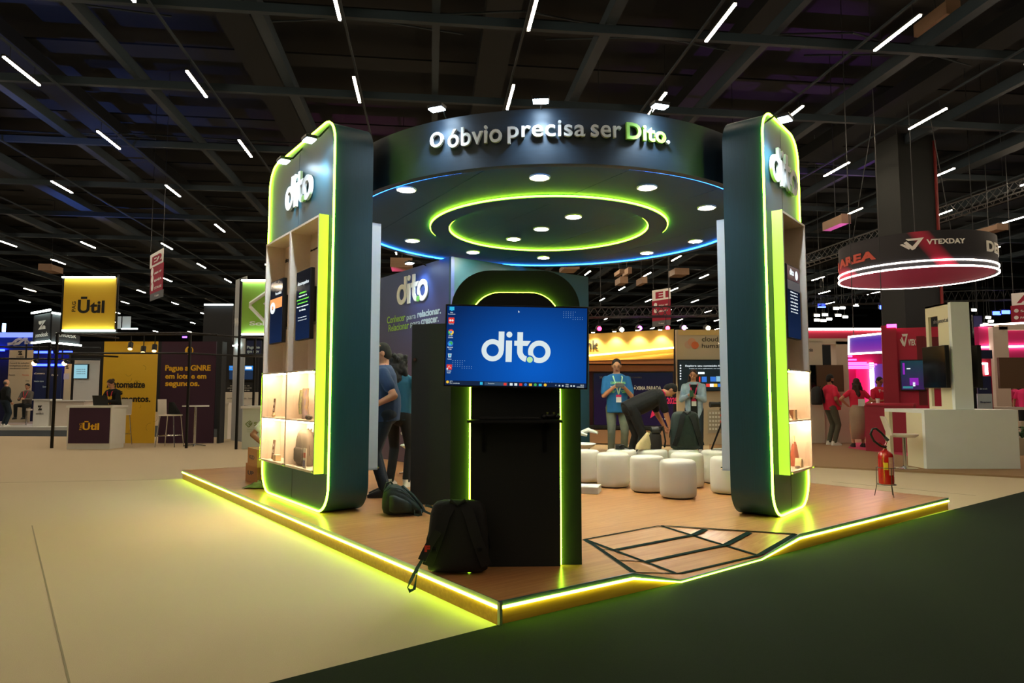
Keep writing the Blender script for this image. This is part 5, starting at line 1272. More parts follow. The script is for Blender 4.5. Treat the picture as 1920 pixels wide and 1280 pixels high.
# ------------------------------------------------------------------ yellow and plum payment stand
d0 = P(108, 840).y; d1 = P(296, 831).y
WU = fw_(108, 357, d0); WV = fw_(187, 408, d1)
stand = on(WV, 'exhibition_stand', 'stand with a yellow and a plum printed back wall', 'stand')
pan(stand, WV, 187, 640, 296, 831, YEL, 'yellow_panel', base=True); pan(stand, WV, 296, 640, 406, 831, PUR, 'plum_panel', base=True); pan(stand, WV, 406, 640, 417, 831, DARKP, 'end_panel', base=True, off=.05, th=.3)
for s_, x0, y0, x1, y1 in (('Automatize', 200, 714, 272, 727), ('seus', 199, 733, 230, 740), ('pagamentos.', 199, 743, 282, 757)): ptext(stand, WV, s_, x0, y0, x1, y1, DK, .03)
for s_, x0, y0, x1, y1 in (('Pague a GNRE', 310, 684, 395, 698), ('em lote e em', 310, 700, 387, 710), ('segundos.', 310, 713, 374, 727)): ptext(stand, WV, s_, x0, y0, x1, y1, YTX, .03)
u, z = WV.uv(355, 657); B().cyl((u, -.012, z), (u, 0, z), .11, n=24).build('emblem', YTX, stand); ptext(stand, WV, 'Ū', 352, 650, 360, 663, DK, .03, off=.014)
SQ = mat('brown doodle print', (150, 112, 20), .6)
for k in range(9):
    u, z = WV.uv(random.uniform(235, 292), random.uniform(690, 820)); r = random.uniform(.04, .12); a0 = random.uniform(0, 6)
    B().tube([(u + r * math.cos(a0 + j * .35), -.003, z + r * math.sin(a0 + j * .35)) for j in range(8)], .003, 5).build('doodle', SQ, stand)
# frame of black tube
fr = on(WU, 'tube_frame', 'black tube frame around the yellow and plum stand', 'frame')
fx0, ft = WU.uv(108, 624); fx1 = WU.uv(357, 624)[0]; fm = WU.uv(230, 662)[1]; dep = d1 - d0 + .0
bx0 = fx0 - .15; bx1 = fx1 + .95
for x, y in ((fx0, 0), (fx1, 0), (bx1, dep + .05)): bar_post(fr, x, y, 0, ft)
for z in (ft, fm):
    rod(fr, (fx0, 0, z), (fx1, 0, z)); rod(fr, (fx1, 0, z), (bx1, dep, z)); rod(fr, (fx0, 0, z), (fx0 + .6, dep - .08, z))
ub = fx1 - .3
for px, py in ((244, 648), (268, 655), (289, 652)):
    u, z = WU.uv(px, py, -.5)
    t = on(WU, 'track_spotlight', 'black can spotlight on the rail of the yellow stand', 'spotlight', 'can spotlights on the yellow stand', z=z, u=u, off=-.5)
    B().cyl((0, .03, .07), (.03, -.05, -.08), .06, n=16).build('can', BLACK, t, smooth=True); B().cyl((.0305, -.052, -.082), (.032, -.056, -.088), .05, n=16).build('lens', glow('warm spot lens', (255, 190, 120), 6), t); B().cyl((0, .03, .06), (0, .03, ft - z - .02), .012, n=6).build('stem', BLACKM, t)
rod(fr, (fx0 + .25, .5, ft), (bx1 - .5, .5, ft))
u, z = WU.uv(348, 632); t = on(WU, 'indicator_lamp', 'small violet lamp on the black frame of the yellow stand', 'lamp', z=z, u=u, off=.03); B().box((0, 0, 0), (.12, .03, .045)).build('housing', BLACK, t); B().box((0, -.018, 0), (.11, .008, .035)).build('lens', glow('violet light', (120, 60, 255), 12), t)
def hung_banner(label, w, x0, y0, x1, y1, m, bars=LBAR):
    t = on(w, 'banner', label, 'banner')
    pan(t, w, x0, y0, x1, y1, m, 'board', off=.02, th=.04)
    for y in (y0, y1):
        u0, zz = w.uv(x0, y, .05); u1 = w.uv(x1, y, .05)[0]; B().bb(u0 + .02, u1 - .02, -.09, -.05, zz - .012, zz + .022).build('light_bar', bars, t)
    return t
WY = fw_(115, 219, d0 + .02)
t = hung_banner('square yellow banner with dark lettering between two light bars', WY, 116, 520, 218, 620, YEL)
ptext(t, WY, 'Ūtil', 146, 556, 196, 587, DK, .03, off=.026); ptext(t, WY, 'PAG', 135, 565, 142, 584, DK, .0, off=.026, vert=True)
rod(t, (WY.uv(116, 600)[0] - .01, 0, ft - .05), (WY.uv(116, 600)[0] - .01, 0, WY.uv(116, 518)[1] + .05)); rod(t, (WY.uv(218, 600)[0] + .01, 0, ft - .02), (WY.uv(218, 600)[0] + .01, 0, WY.uv(218, 518)[1] + .05))
# counter
dc = P(160, 842).y; WC = fw_(128, 208, dc)
ctr = on(WC, 'counter', 'white reception counter with a plum front under the yellow banner', 'counter')
cx0 = WC.uv(126, 800)[0]; cx1 = WC.uv(208, 800)[0] + .08; cz = WC.uv(165, 760)[1]
B().bb(cx0, cx1 - .1, .02, .6, .0, .1).build('plinth', WHITE, ctr); B().bb(cx0, cx1 - .08, 0, .62, .1, cz - .05).build('body', WHITE, ctr); B().bb(cx0 - .03, cx1 - .05, -.03, .65, cz - .05, cz).build('worktop', WHITE, ctr)
pan(ctr, WC, 127, 764, 207, 831, PUR, 'plum_front', off=.012, th=.012)
ptext(ctr, WC, 'Ūtil', 155, 789, 186, 806, YTX, .03, off=.016); ptext(ctr, WC, 'PAG', 149, 793, 154, 806, YTX, 0, off=.016, vert=True)
u, z = WC.uv(193, 759, -.2); lp = on(WC, 'laptop', 'open black laptop on the white and plum counter', 'laptop', z=cz + .001, u=u, off=-.25)
B().box((0, 0, .01), (.36, .25, .02)).build('base', BLACK, lp, bevel=.004); B().box((-.02, -.13, .12), (.36, .012, .24), rot=Matrix.Rotation(.25, 3, 'X')).build('lid', BLACK, lp, bevel=.004)
CHAIRW = mat('white chair plastic', (228, 218, 205), .45)
def bar_stool(label, loc, rz, group=None):
    t = thing('bar_stool', label, 'stool', loc, rz, group)
    B().bb(-.21, .21, -.2, .2, .76, .79).build('seat', CHAIRW, t, bevel=.01)
    b = B(); pts = []
    b.loft([[Vector((x, .2 + .05 * abs(z - .8) + .03 * math.cos(x * 7) + o, z)) for x, o in ((-.2, 0), (-.1, 0), (0, 0), (.1, 0), (.2, 0), (.2, .015), (.1, .015), (0, .015), (-.1, .015), (-.2, .015))] for z in (.78, .9, 1.05, 1.17)]); b.build('backrest', CHAIRW, t, smooth=True)
    for sx in (-1, 1):
        for sy in (-1, 1): B().cyl((sx * .18, sy * .17, .76), (sx * .23, sy * .24, 0.0), .012, n=8).build('leg', STEEL, t, smooth=True)
    b = B()
    for p, q in (((-.215, -.215), (.215, -.215)), ((.215, -.215), (.215, .215)), ((.215, .215), (-.215, .215)), ((-.215, .215), (-.215, -.215))): b.cyl((*p, .28), (*q, .28), .009, n=8)
    b.build('foot_rail', STEEL, t); return t
f = P(312, 838); bar_stool('white bar stool with a jacket beside the high white table', (f.x, f.y + .15, 0), 2.0 - .45)
bar_stool('white bar stool behind the plum fronted counter', (PY(218, 760, dc + 1.3).x + .06, dc + 1.33, 0), .0)
f = P(315, 838); jk = thing('jacket', 'black jacket hung on the white bar stool', 'jacket', (f.x + .06, f.y + .15, .8)); B().loft(rings_box([(0, 0, 0, .15, .09), (.1, -.03, 0, .12, .07), (.3, -.09, 0, .05, .06)])).build('cloth', BLK, jk, smooth=True)
f = P(361, 837); ht = thing('high_table', 'round high table with a white top on a steel column', 'table', (f.x, f.y + .1, 0)); zt_ = PY(361, 760, f.y).z
B().cyl((0, 0, zt_ - .03), (0, 0, zt_), .31, n=40).build('table_top', WHITE, ht, smooth=True); B().cyl((0, 0, .02), (0, 0, zt_ - .03), .03, n=14).build('column', STEEL, ht, smooth=True)
for k in range(4): a = k * PI / 2 + .3; B().tube([(0, 0, .05), (.26 * math.cos(a), .26 * math.sin(a), .012)], [.025, .012], 8).build('foot', STEEL, ht, smooth=True)
p = PY(218, 760, dc + 1.3); t, J = person('person in a black printed hoodie working at the laptop', (p.x, p.y, 0), -.2, 1.68, seat=.835, lean=.3, wl=(.12, -.46, 1.12), wr=(-.14, -.46, 1.12), head=(.35, 0), skin=SKIN, shirt=BLK, sleeve=1.9, pants=BLK, hair=HAIRB, style='bun', vox=.012)
lanyard(t, J, mat('coral lanyard', (220, 60, 80), .6), .15, .3, badge=False); text(t, 'ditil', -.08, 1.17, .1, 1.25, -.27, .004, YTX, .04, name='hoodie_print')

# ------------------------------------------------------------------ help-desk stand further back
dz_ = 27.5
WZ = fw_(0, 190, dz_)
zs = on(WZ, 'exhibition_stand', 'white stand with a dark blue panel and logos of partners', 'stand')
B().bb(WZ.uv(-40, 790, 2.6)[0], WZ.uv(165, 790, 2.6)[0], -2.6, .2, FLOORZ, .12).build('base', WHITE, zs)
pan(zs, WZ, 10, 656, 62, 792, CREAMW, 'tall_panel'); pan(zs, WZ, 62, 690, 116, 792, mat('deep blue print', (16, 34, 84), .6), 'blue_panel'); pan(zs, WZ, 116, 682, 134, 792, CREAMW, 'narrow_panel'); pan(zs, WZ, 134, 674, 187, 800, mat('grey plaster', (196, 190, 184), .7), 'screen_wall', off=.3)
GRT = mat('grey lettering', (110, 108, 106), .6)
def zmark(t, w, x0, y0, x1, y1, m, off=.006):
    a = w.uv(x0, y1, off); b = w.uv(x1, y0, off); X2 = lambda f_: a[0] + (b[0] - a[0]) * f_; Z2 = lambda f_: a[1] + (b[1] - a[1]) * f_
    bd = B(); bd.prism([(X2(0), Z2(1)), (X2(.46), Z2(1)), (X2(.42), Z2(.7)), (X2(.23), Z2(.55)), (X2(.04), Z2(.7))], -off - .01, -off); bd.prism([(X2(.52), Z2(1)), (X2(1), Z2(1)), (X2(.52), Z2(.42))], -off - .01, -off)
    bd.prism([(X2(.48), Z2(0)), (X2(0), Z2(0)), (X2(.48), Z2(.58))], -off - .01, -off); bd.prism([(X2(1), Z2(0)), (X2(.54), Z2(0)), (X2(.58), Z2(.3)), (X2(.77), Z2(.45)), (X2(.96), Z2(.3))], -off - .01, -off); bd.build('emblem', m, t)
zmark(zs, WZ, 34, 658, 42, 665, DK); ptext(zs, WZ, 'zendesk', 31, 667, 45, 670, DK)
for i, s_ in enumerate(('Central de soluções', 'Inteligência artificial', 'Atendimento completo')): ptext(zs, WZ, s_, 18, 679 + 5 * i, 55, 682.5 + 5 * i, GRT, .01)
for s_, x0, y0, x1, m in (('Nuvem', 17, 701, 28, GRT), ('Parceiro', 42, 701, 54, mat('coral print', (210, 110, 90), .6)), ('Grupo', 48, 712, 55, GRT), ('eCommerce', 64, 698, 84, WHITEP), ('Base', 97, 701, 109, WHITEP), ('Soluções digitais', 64, 713, 82, PALE), ('Sistemas', 80, 723, 90, PALE)): ptext(zs, WZ, s_, x0, y0, x1, y0 + 3.4, m)
zmark(zs, WZ, 123, 685, 129, 691, DK); pan(zs, WZ, 119, 700, 130, 711, mat('lilac print', (190, 186, 214), .6), 'notice', off=.006, th=.006)
t = on(WZ, 'wall_screen', 'small pale blue screen on the grey plaster wall', 'screen'); pan(t, WZ, 137, 682, 166, 710, BLACK, 'casing', off=.37, th=.06); o = pan(t, WZ, 138, 683.5, 164, 709, glow('pale blue screen', (150, 205, 220), .9), 'display', off=.374, th=.004)
for i in range(3): ptext(t, WZ, 'conteúdo da tela', 143, 691 + 4 * i, 160, 693 + 4 * i, GRT, off=.38)
for px, lab in ((64, 'warm ball spotlight over the white partner panel'), (121, 'warm ball spotlight over the narrow cream panel')):
    u, z = WZ.uv(px, 681, .5); t = on(WZ, 'spotlight', lab, 'spotlight', z=z, u=u, off=.5); B().ball((0, 0, 0), .09).build('bulb', glow('warm bulb', (255, 200, 130), 14), t, smooth=True); B().cyl((.03, 0, .04), (.12, 0, .12), .08, n=12).build('shade', BLACK, t)
zf = on(WZ, 'tube_frame', 'black tube frame over the white partner stand', 'frame')
for y0 in (650, 672):
    a = WZ.uv(-5, y0, .6); b = WZ.uv(188, y0 + 2, .6); rod(zf, (a[0], -.6, a[1]), (b[0], -.6, b[1]), .035)
for px in (50, 73, 92, 118):
    a = WZ.uv(px, 645, .6); rod(zf, (a[0], -.6, WZ.uv(px, 672, .6)[1]), (a[0], -.6, a[1]), .03, name='post')
a = WZ.uv(91, 700, .6); bar_post(zf, a[0], -.6, .1205, WZ.uv(91, 588, .6)[1], .08)
for nm, x0, x1, z0y, z1y, m, lab in (('counter', 61, 93, 748, 796, WHITE, 'white counter with a dark emblem in the partner stand'), ('counter', 95, 158, 750, 800, mat('warm white board', (214, 200, 186), .6), 'long warm white counter behind the yellow stand')):
    t = on(WZ, nm, lab, 'counter'); FLOORZ = .1205; pan(t, WZ, x0, z0y + 2, x1, z1y, m, 'body', off=1.9, th=.6, base=True); FLOORZ = .0055; pan(t, WZ, x0 - 1, z0y, x1 + 1, z0y + 2.2, WHITE, 'worktop', off=1.95, th=.7)
    if x0 == 61: zmark(t, WZ, 71, 760, 79, 769, DK, off=1.905); ptext(t, WZ, 'zendesk', 67, 773, 82, 777, DK, off=1.905)
# hanging cube sign
WZ1 = fw_(61, 95, 25.5, 24.5); WZ2 = fw_(96, 152, 24.5, 26)
cs_ = on(WZ1, 'hanging_sign', 'dark cube sign with a white angular emblem and light bars', 'sign')
pan(cs_, WZ1, 61, 589, 95, 642, DARKP, 'side_board')
zmark(cs_, WZ1, 72, 600, 86, 618, WHITEP); ptext(cs_, WZ1, 'zendesk', 66, 623, 90, 631, WHITEP)
for y in (587, 643):
    a = WZ1.uv(61, y, .05); b = WZ1.uv(95, y - 2, .05); B().bb(a[0], b[0], -.1, -.04, a[1] - .03, a[1] + .03).build('light_bar', LBAR, cs_)
rr = Matrix.Rotation(-WZ1.rz, 3, 'Z')
def rel(w1, w2): v = rr @ (w2.a - w1.a); return v, w2.rz - w1.rz
v_, dr = rel(WZ1, WZ2)
s2 = thing('side_face', None, None, v_, dr); s2.parent = cs_
bd = B(); a = WZ2.uv(96, 640); b = WZ2.uv(152, 590); bd.bb(a[0], b[0], 0, .03, WZ2.uv(124, 642)[1], WZ2.uv(124, 589)[1]); s2b = bd.build('side_board', DARKP, cs_); s2b.location = v_; s2b.rotation_euler = (0, 0, dr)
tx = ptext(cs_, WZ2, 'zendesk', 104, 622, 143, 632, WHITEP); tx.location = v_; tx.rotation_euler = (0, 0, dr)
for y in (587, 643):
    a = WZ2.uv(97, y - 1, .05); b = WZ2.uv(151, y + 2, .05); o = B().bb(a[0], b[0], -.1, -.04, a[1] - .03, a[1] + .03).build('light_bar', LBAR, cs_); o.location = v_; o.rotation_euler = (0, 0, dr)
bpy.data.objects.remove(s2)
p = PY(10, 760, 25.4); person('person in a dark jacket standing with their back turned by the partner stand', (p.x, p.y, .1205), 2.6, 1.74, hair=mat('grey hair', (90, 84, 78), .6), style='bald', shirt=BLK, sleeve=1.9, pants=JEANS, shoes=SHOEW, vox=.016, bw=1.15, features=False)
p = PY(50, 760, 26.5); t, J = person('person in a grey blazer sitting at the partner stand', (p.x, p.y, .1205), .1, 1.75, seat=.69, wl=(.1, -.35, 1.0), wr=(-.1, -.35, 1.0), head=(.3, 0), hair=HAIRD, shirt=mat('grey blazer', (92, 86, 80), .9), sleeve=1.9, pants=BLK, skin=SKIN, vox=.016); lanyard(t, J, mat('coral lanyard', (220, 60, 80), .6), .15, .3, badge=False)
st = thing('bar_stool', 'white stool under the person in the grey blazer', 'stool', (p.x, p.y + .02, .1205)); B().cyl((0, 0, .56), (0, 0, .62), .18, n=20).build('seat', CHAIRW, st); B().cyl((0, 0, 0), (0, 0, .56), .03, n=8).build('column', STEEL, st)
# blue stand at the far left
WE = fw_(-60, 62, 33)
bs = on(WE, 'exhibition_stand', 'blue lit stand with a white swoosh emblem', 'stand')
BLUEP = mat('bright blue print', (14, 60, 170), .5); BLT = glow('blue white light bar', (120, 150, 255), 10); BLT2 = glow('deep blue light bar', (40, 60, 255), 12)
pan(bs, WE, -60, 632, 61, 656, BLUEP, 'fascia'); pan(bs, WE, -60, 623, 61, 632, glow('blue cornice light', (120, 140, 240), 1.6), 'cornice', off=.1, th=.2); pan(bs, WE, -60, 656, 130, 800, mat('dark blue wall', (8, 20, 60), .6), 'back_wall', off=-.4, base=True)
for x0, y0, x1 in ((-60, 656, 8), (64, 660, 135), (62, 684, 120)):
    a = WE.uv(x0, y0, .1); b = WE.uv(x1, y0, .1); B().bb(a[0], b[0], -.12, -.06, a[1] - .05, a[1] + .05).build('light_bar', BLT2, bs)
ptext(bs, WE, 'Ev', 46, 637, 60, 645, WHITEP, .05, off=.03)
for k in range(2):
    a = WE.uv(14 + 11 * k, 645, .03); B()._rib([(a[0] + x * .5, -.03, a[1] + z * .35) for x, z in ((0, 0), (.5, .1), (.8, .5), (1.1, .75), (1.35, .7))], .13, .01, (0, 0, 1)).build('swoosh', WHITEP, bs)
for px in (5.5, 8.5): a = WE.uv(px, 622, .1); B().bb(a[0] - .03, a[0] + .03, -.13, -.07, a[1], WE.uv(px, 606, .1)[1]).build('light_tube', glow('pale blue tube', (150, 190, 255), 8), bs)

# ------------------------------------------------------------------ green banner stand beside the left tower
dg = P(447, 842).y; WG = fw_(447, 520, dg)
gf = on(WG, 'tube_frame', 'black tube frame carrying the green banner', 'frame')
gx = WG.uv(447, 700)[0]; gz = WG.uv(447, 524)[1]; bar_post(gf, gx, 0, 0, gz + .02); bar_post(gf, gx + .5, 2.1, 0, WG.uv(447, 632)[1])
for y in (628, 665): z = WG.uv(447, y)[1]; rod(gf, (gx, 0, z), (gx + 1.3, 0, z)); rod(gf, (gx, 0, z), (gx + .5, 2.1, z))
t = hung_banner('square green banner with a white knot emblem between light bars', WG, 452, 526, 552, 627, mat('green print', (104, 156, 54), .6))
def knot(t, w, cx, cy, r, m, off, wd):
    u, z = w.uv(cx, cy, off); k = w.uv(cx + r, cy, off)[0] - u
    pts = [(u + k * x, -off, z + k * y) for x, y in ((.75, .2), (.25, -.3), (-.1, .05), (.65, .8), (.3, 1.0), (-.95, .1), (-.95, -.1), (-.1, -.95), (.1, -.95), (.95, .0), (1.0, .5))]
    B()._rib(pts, wd, .012, (0, 1, 0)) if False else B().tube(pts, wd / 2, 6).build('emblem', m, t)
knot(t, WG, 500, 572, 32, WHITEP, .03, .09); ptext(t, WG, 'Solo', 468, 602, 510, 610, WHITEP, .03, off=.026)
t = on(WG, 'counter', 'pale counter with a green knot emblem behind the left tower', 'counter'); PALEG = mat('pale green board', (206, 212, 196), .6)
pan(t, WG, 453, 765, 520, 842, PALEG, 'body', off=-.05, th=.6, base=True); pan(t, WG, 451, 761, 522, 765.5, WHITE, 'worktop', off=0.0, th=.7); knot(t, WG, 466.5, 794.5, 6, mat('olive green print', (130, 150, 60), .6), -.04, .018); ptext(t, WG, 'Solo', 476, 791, 500, 798, mat('olive green print', (130, 150, 60), .6), .02, off=-.045)
for i in range(2): ptext(t, WG, 'soluções para crescer', 463, 804 + 4 * i, 500, 806 + 4 * i, mat('faint print', (160, 170, 140), .6), off=-.045)
WH = fw_(405, 520, 21.5)
bk = on(WH, 'exhibition_stand', 'dark stand with a blue lit screen seen between the plum wall and the green banner', 'stand')
pan(bk, WH, 421, 640, 486, 735, DARKP, 'dark_panel'); pan(bk, WH, 421, 735, 484, 760, WHITE, 'logo_panel'); pan(bk, WH, 428, 756, 444, 796, mat('violet blue print', (48, 44, 120), .6), 'blue_panel', off=.3); pan(bk, WH, 421, 796, 460, 803, WHITE, 'plinth', off=.3, base=True); pan(bk, WH, 462, 638, 490, 666, mat('deep blue print', (16, 34, 84), .6), 'hanging_panel', off=.5)
ptext(bk, WH, 'rina', 427, 762, 442, 774, WHITEP, .03, off=.31); ptext(bk, WH, 'Pagame', 463, 648, 487, 655, PALE, .03, off=.51); ptext(bk, WH, 'que mov', 463, 657, 486, 663, PALE, .03, off=.51)
for i, s_ in enumerate(('vários serviços de', 'pequena, média e grande porte', 'com a Rina')): ptext(bk, WH, s_, 427 + 4 * (i != 1), 722 + 4 * i, 472 - 4 * (i != 1), 724.5 + 4 * i, WHITEP, off=.01)
for i, s_ in enumerate(('grações', 'ações', 'ovas')): ptext(bk, WH, s_, 428, 778 + 5 * i, 440 - 3 * (i > 0), 781 + 5 * i, PALE, off=.31)
for s_, x0, x1 in (('parceiro', 426, 440), ('Rede', 452, 462), ('banco', 466, 478)): ptext(bk, WH, s_, x0, 745, x1, 748, GRT, off=.01)
t = on(WH, 'wall_screen', 'dark screen with blue bands in the stand behind the green banner', 'screen'); pan(t, WH, 428, 684, 476, 713, BLACK, 'casing', off=.06, th=.06)
for y0, y1, m in ((685.5, 694, glow('cyan screen', (30, 130, 220), 1.0)), (694, 711, glow('dark blue screen', (10, 40, 70), .9))): pan(t, WH, 429.5, y0, 475, y1, m, 'display', off=.064, th=.004)
ptext(t, WH, 'Notícias', 432, 687, 445, 690, WHITEP, off=.068); pan(t, WH, 460, 687, 472, 692, TXTW, 'chart', off=.068, th=.003)
t = on(WH, 'counter', 'narrow white counter at the edge of the plum wall', 'counter'); pan(t, WH, 418, 757, 428, 822, WHITE, 'body', off=1.6, th=.5, base=True); pan(t, WH, 417, 755, 429, 758, WHITE, 'worktop', off=1.62, th=.55)
WW = fw_(437, 463, 19.5, 18.6); t = on(WW, 'banner', 'narrow white banner half hidden behind the green banner', 'banner'); pan(t, WW, 438, 522, 462, 650, mat('pale grey board', (176, 184, 190), .6), 'board', base=True); ptext(t, WW, 'W', 440, 596, 449, 612, WHITEP, .03, off=.01); a = WW.uv(438, 647, .05); B().bb(a[0], a[0] + .5, -.08, -.04, a[1] - .03, a[1]).build('light_bar', LBAR, t)
WX = fw_(370, 440, 26); t = on(WX, 'dark_booth_box', 'dark walled booth with one thin light bar behind the plum stand', 'booth'); pan(t, WX, 380, 572, 437, 640, DARKP, 'front', th=.1, base=True); a = WX.uv(383, 571, .1); b = WX.uv(437, 571, .1); B().bb(a[0], b[0], -.13, -.08, a[1] - .03, a[1] + .03).build('light_bar', glow('dim light bar', (220, 235, 235), 4), t)
t = on(WX, 'projection_panel', 'pair of pale grey panes behind the yellow banner', 'panel'); pan(t, WX, 216, 593, 218, 640, BLACKM, 'post', base=True); pan(t, WX, 218, 593, 227, 616, mat('pale pane', (170, 180, 186), .4, emit=(120, 130, 136), es=.4), 'pane'); pan(t, WX, 229, 593, 245, 614, mat('pale pane', (170, 180, 186), .4), 'pane'); a = WX.uv(228, 616, .1); b = WX.uv(258, 616, .1); B().bb(a[0], b[0], -.13, -.08, a[1] - .03, a[1] + .02).build('light_bar', glow('dim light bar', (220, 235, 235), 4), t)
# dark back drop of stands far behind
for x0, x1, y0, dd_, m, lab in ((-200, 130, 640, 60, DARKP, 'row of dark stands at the far end beyond the blue stand'), (130, 480, 650, 52, DARKP, 'row of dark stands at the far end beyond the plum stand'), (480, 1100, 640, 58, DARKP, 'row of dark stands at the far end behind the storage room'), (1100, 1500, 640, 50, DARKP, 'row of dark stands at the far end behind the golden stand'), (1480, 2100, 625, 56, DARKP, 'row of dark stands at the far end behind the crimson stand')):
    w = fw_(x0, x1, dd_); t = on(w, 'stand_row', lab, 'stands'); pan(t, w, x0, y0, x1, 770, m, 'front', base=True, th=.4); pan(t, w, x0 + 20, y0 - 10, (x0 + x1) / 2, y0, m, 'upper_box', th=2)
FLOORZ = .034
# ------------------------------------------------------------------ golden stand behind the poufs
dgold = 17.6
WO = fw_(1080, 1274, dgold + .9, dgold)
gs = on(WO, 'exhibition_stand', 'golden topped stand with dark video wall behind the poufs', 'stand')
GOLD = mat('golden plaster', (206, 168, 92), .6, var=.08, scale=5); COPPER = mat('copper slats', (176, 116, 78), .5, var=.2, scale=30, stretch=(6, 1, 1)); WINE = mat('wine wall', (70, 22, 30), .7)
def quad(t, w, pts, m, name, off, th):
    p = [w.uv(x, y, off) for x, y in pts]; return B().prism(p, -off, -off + th).build(name, m, t)
quad(gs, WO, ((1060, 628), (1263, 617), (1263, 650), (1060, 669)), GOLD, 'fascia', .5, .1)
quad(gs, WO, ((1060, 669), (1263, 650), (1263, 653), (1060, 672)), glow('warm cornice light', (255, 214, 130), 9), 'light_strip', .56, .05)
quad(gs, WO, ((1060, 672), (1263, 653), (1263, 672), (1060, 677)), mat('golden soffit', (226, 176, 84), .6), 'soffit', .42, .05)
quad(gs, WO, ((1060, 677), (1263, 672), (1263, 682), (1060, 681)), COPPER, 'copper_band', .38, .05)
quad(gs, WO, ((1060, 681), (1263, 681), (1263, 696), (1060, 696)), COPPER, 'copper_header', .05, .05)
quad(gs, WO, ((1060, 680), (1263, 681), (1263, 685), (1060, 684)), mat('dark trim', (40, 30, 26), .5), 'trim_rail', .2, .05)
pan(gs, WO, 1060, 690, 1263, 840, WINE, 'back_wall', off=-.1, base=True)
pan(gs, WO, 1060, 806, 1263, 845, mat('pale wood bench', (176, 140, 112), .6), 'bench_front', off=.45, base=True, th=.4); pan(gs, WO, 1060, 799, 1263, 804, BLACK, 'bench_top', off=.48, th=.45)
ptext(gs, WO, 'bank', 1082, 638, 1122, 655, DK, .03, off=.53)
t = on(WO, 'video_wall', 'wide dark video wall with white slogan and crimson numbers', 'video wall'); pan(t, WO, 1112, 697, 1262, 800, BLACK, 'casing', off=.06, th=.06)
pan(t, WO, 1114, 699, 1261, 797, gradient_mat('dark violet screen', (20, 26, 40), (30, 14, 44), 1.0, 1.9, .12, emit=.8), 'display', off=.064, th=.004)
ptext(t, WO, 'PRÓXIMA PARADA', 1180, 722, 1240, 731, WHITEP, .03, off=.07); ptext(t, WO, '2025', 1250, 745, 1270, 757, glow('crimson print', (214, 30, 70), .8), .03, off=.07); ptext(t, WO, 'São Paulo', 1124, 705, 1150, 709, GRT, off=.07); ptext(t, WO, 'de novembro', 1180, 705, 1203, 709, GRT, off=.07)
a = WO.uv(1219, 784, .07); B().prism([(a[0], a[1]), (a[0] + .15, a[1] + .1), (a[0] + .08, a[1] + .3)], -.075, -.07).build('print_mark', glow('crimson print', (214, 30, 70), .8), t)
for k in range(2): a = WO.uv(1241 + 6 * k, 785, .07); B().cyl((a[0], -.075, a[1]), (a[0], -.07, a[1]), .022, n=10).build('print_dot', WHITEP, t)
for k, (px, py) in enumerate(((1112, 623), (1152, 621), (1195, 619), (1238, 618))):
    u, z = WO.uv(px, py, .72); t = on(WO, 'downlight', 'warm lamp washing the golden fascia', 'lamp', 'warm lamps along the golden fascia', z=z, u=u, off=.72)
    B().cyl((0, 0, .0), (0, 0, .06), .05, .07, 14).build('shade', BLACK, t); B().cyl((0, 0, -.01), (0, 0, 0), .045, n=14).build('bulb', glow('gold bulb', (255, 220, 140), 60), t); B().tube([(0, 0, .05), (0, .22, .05)], .012, 6).build('arm', BLACKM, t)
    l = bpy.data.lights.new('wash', 'SPOT'); l.energy = 60; l.color = (1, .8, .45); l.spot_size = 1.7; l.spot_blend = .7; l.shadow_soft_size = .04
    lo_ = bpy.data.objects.new('wash_beam', l); COL.objects.link(lo_); lo_.parent = t; lo_.location = (0, 0, -.03); lo_.rotation_euler = Vector((0, .35, -1)).to_track_quat('-Z', 'Y').to_euler()
# beige stand with the screen
WM = fw_(1272, 1400, dgold - .2)
bs2 = on(WM, 'exhibition_stand', 'beige stand with overlapping circles emblem and a large screen', 'stand')
BEIGE = mat('beige board', (206, 192, 166), .7, var=.03, scale=3)
pan(bs2, WM, 1272, 618, 1420, 846, BEIGE, 'wall', base=True, th=.12); pan(bs2, WM, 1272, 618, 1420, 628, mat('gold edge', (226, 196, 130), .6), 'top_band', off=.01, th=.02)
ptext(bs2, WM, 'cloud', 1316, 631, 1346, 640, DK, .0, off=.006); ptext(bs2, WM, 'humans', 1316, 644, 1360, 652, DK, .0, off=.006)
for cx, cy, r, m in ((1291, 646, 7.5, mat('sand circle', (206, 172, 150), .6)), (1297, 641, 7.5, mat('peach circle', (222, 164, 132), .6)), (1303, 647, 7, mat('orange circle', (224, 118, 72), .6))):
    u, z = WM.uv(cx, cy); rr2 = WM.uv(cx + r, cy)[0] - u; B().cyl((u, -.004 - .004 * (cx - 1290) / 6, z), (u, -.001, z), rr2, n=28).build('emblem_circle', m, bs2)
t = on(WM, 'wall_screen', 'wide screen with rows of coloured app tiles on the beige stand', 'screen'); pan(t, WM, 1272, 674, 1372, 733, BLACK, 'casing', off=.08, th=.07); pan(t, WM, 1273.5, 675.5, 1370, 731.5, glow('dark teal screen', (8, 28, 34), .9), 'display', off=.084, th=.004)
ptext(t, WM, 'Explore seu conteúdo favorito', 1285, 684, 1368, 688, TXTW, .01, off=.09); ptext(t, WM, 'todos os seus aplicativos em um lugar', 1292, 690, 1360, 692, TXTW, off=.09)
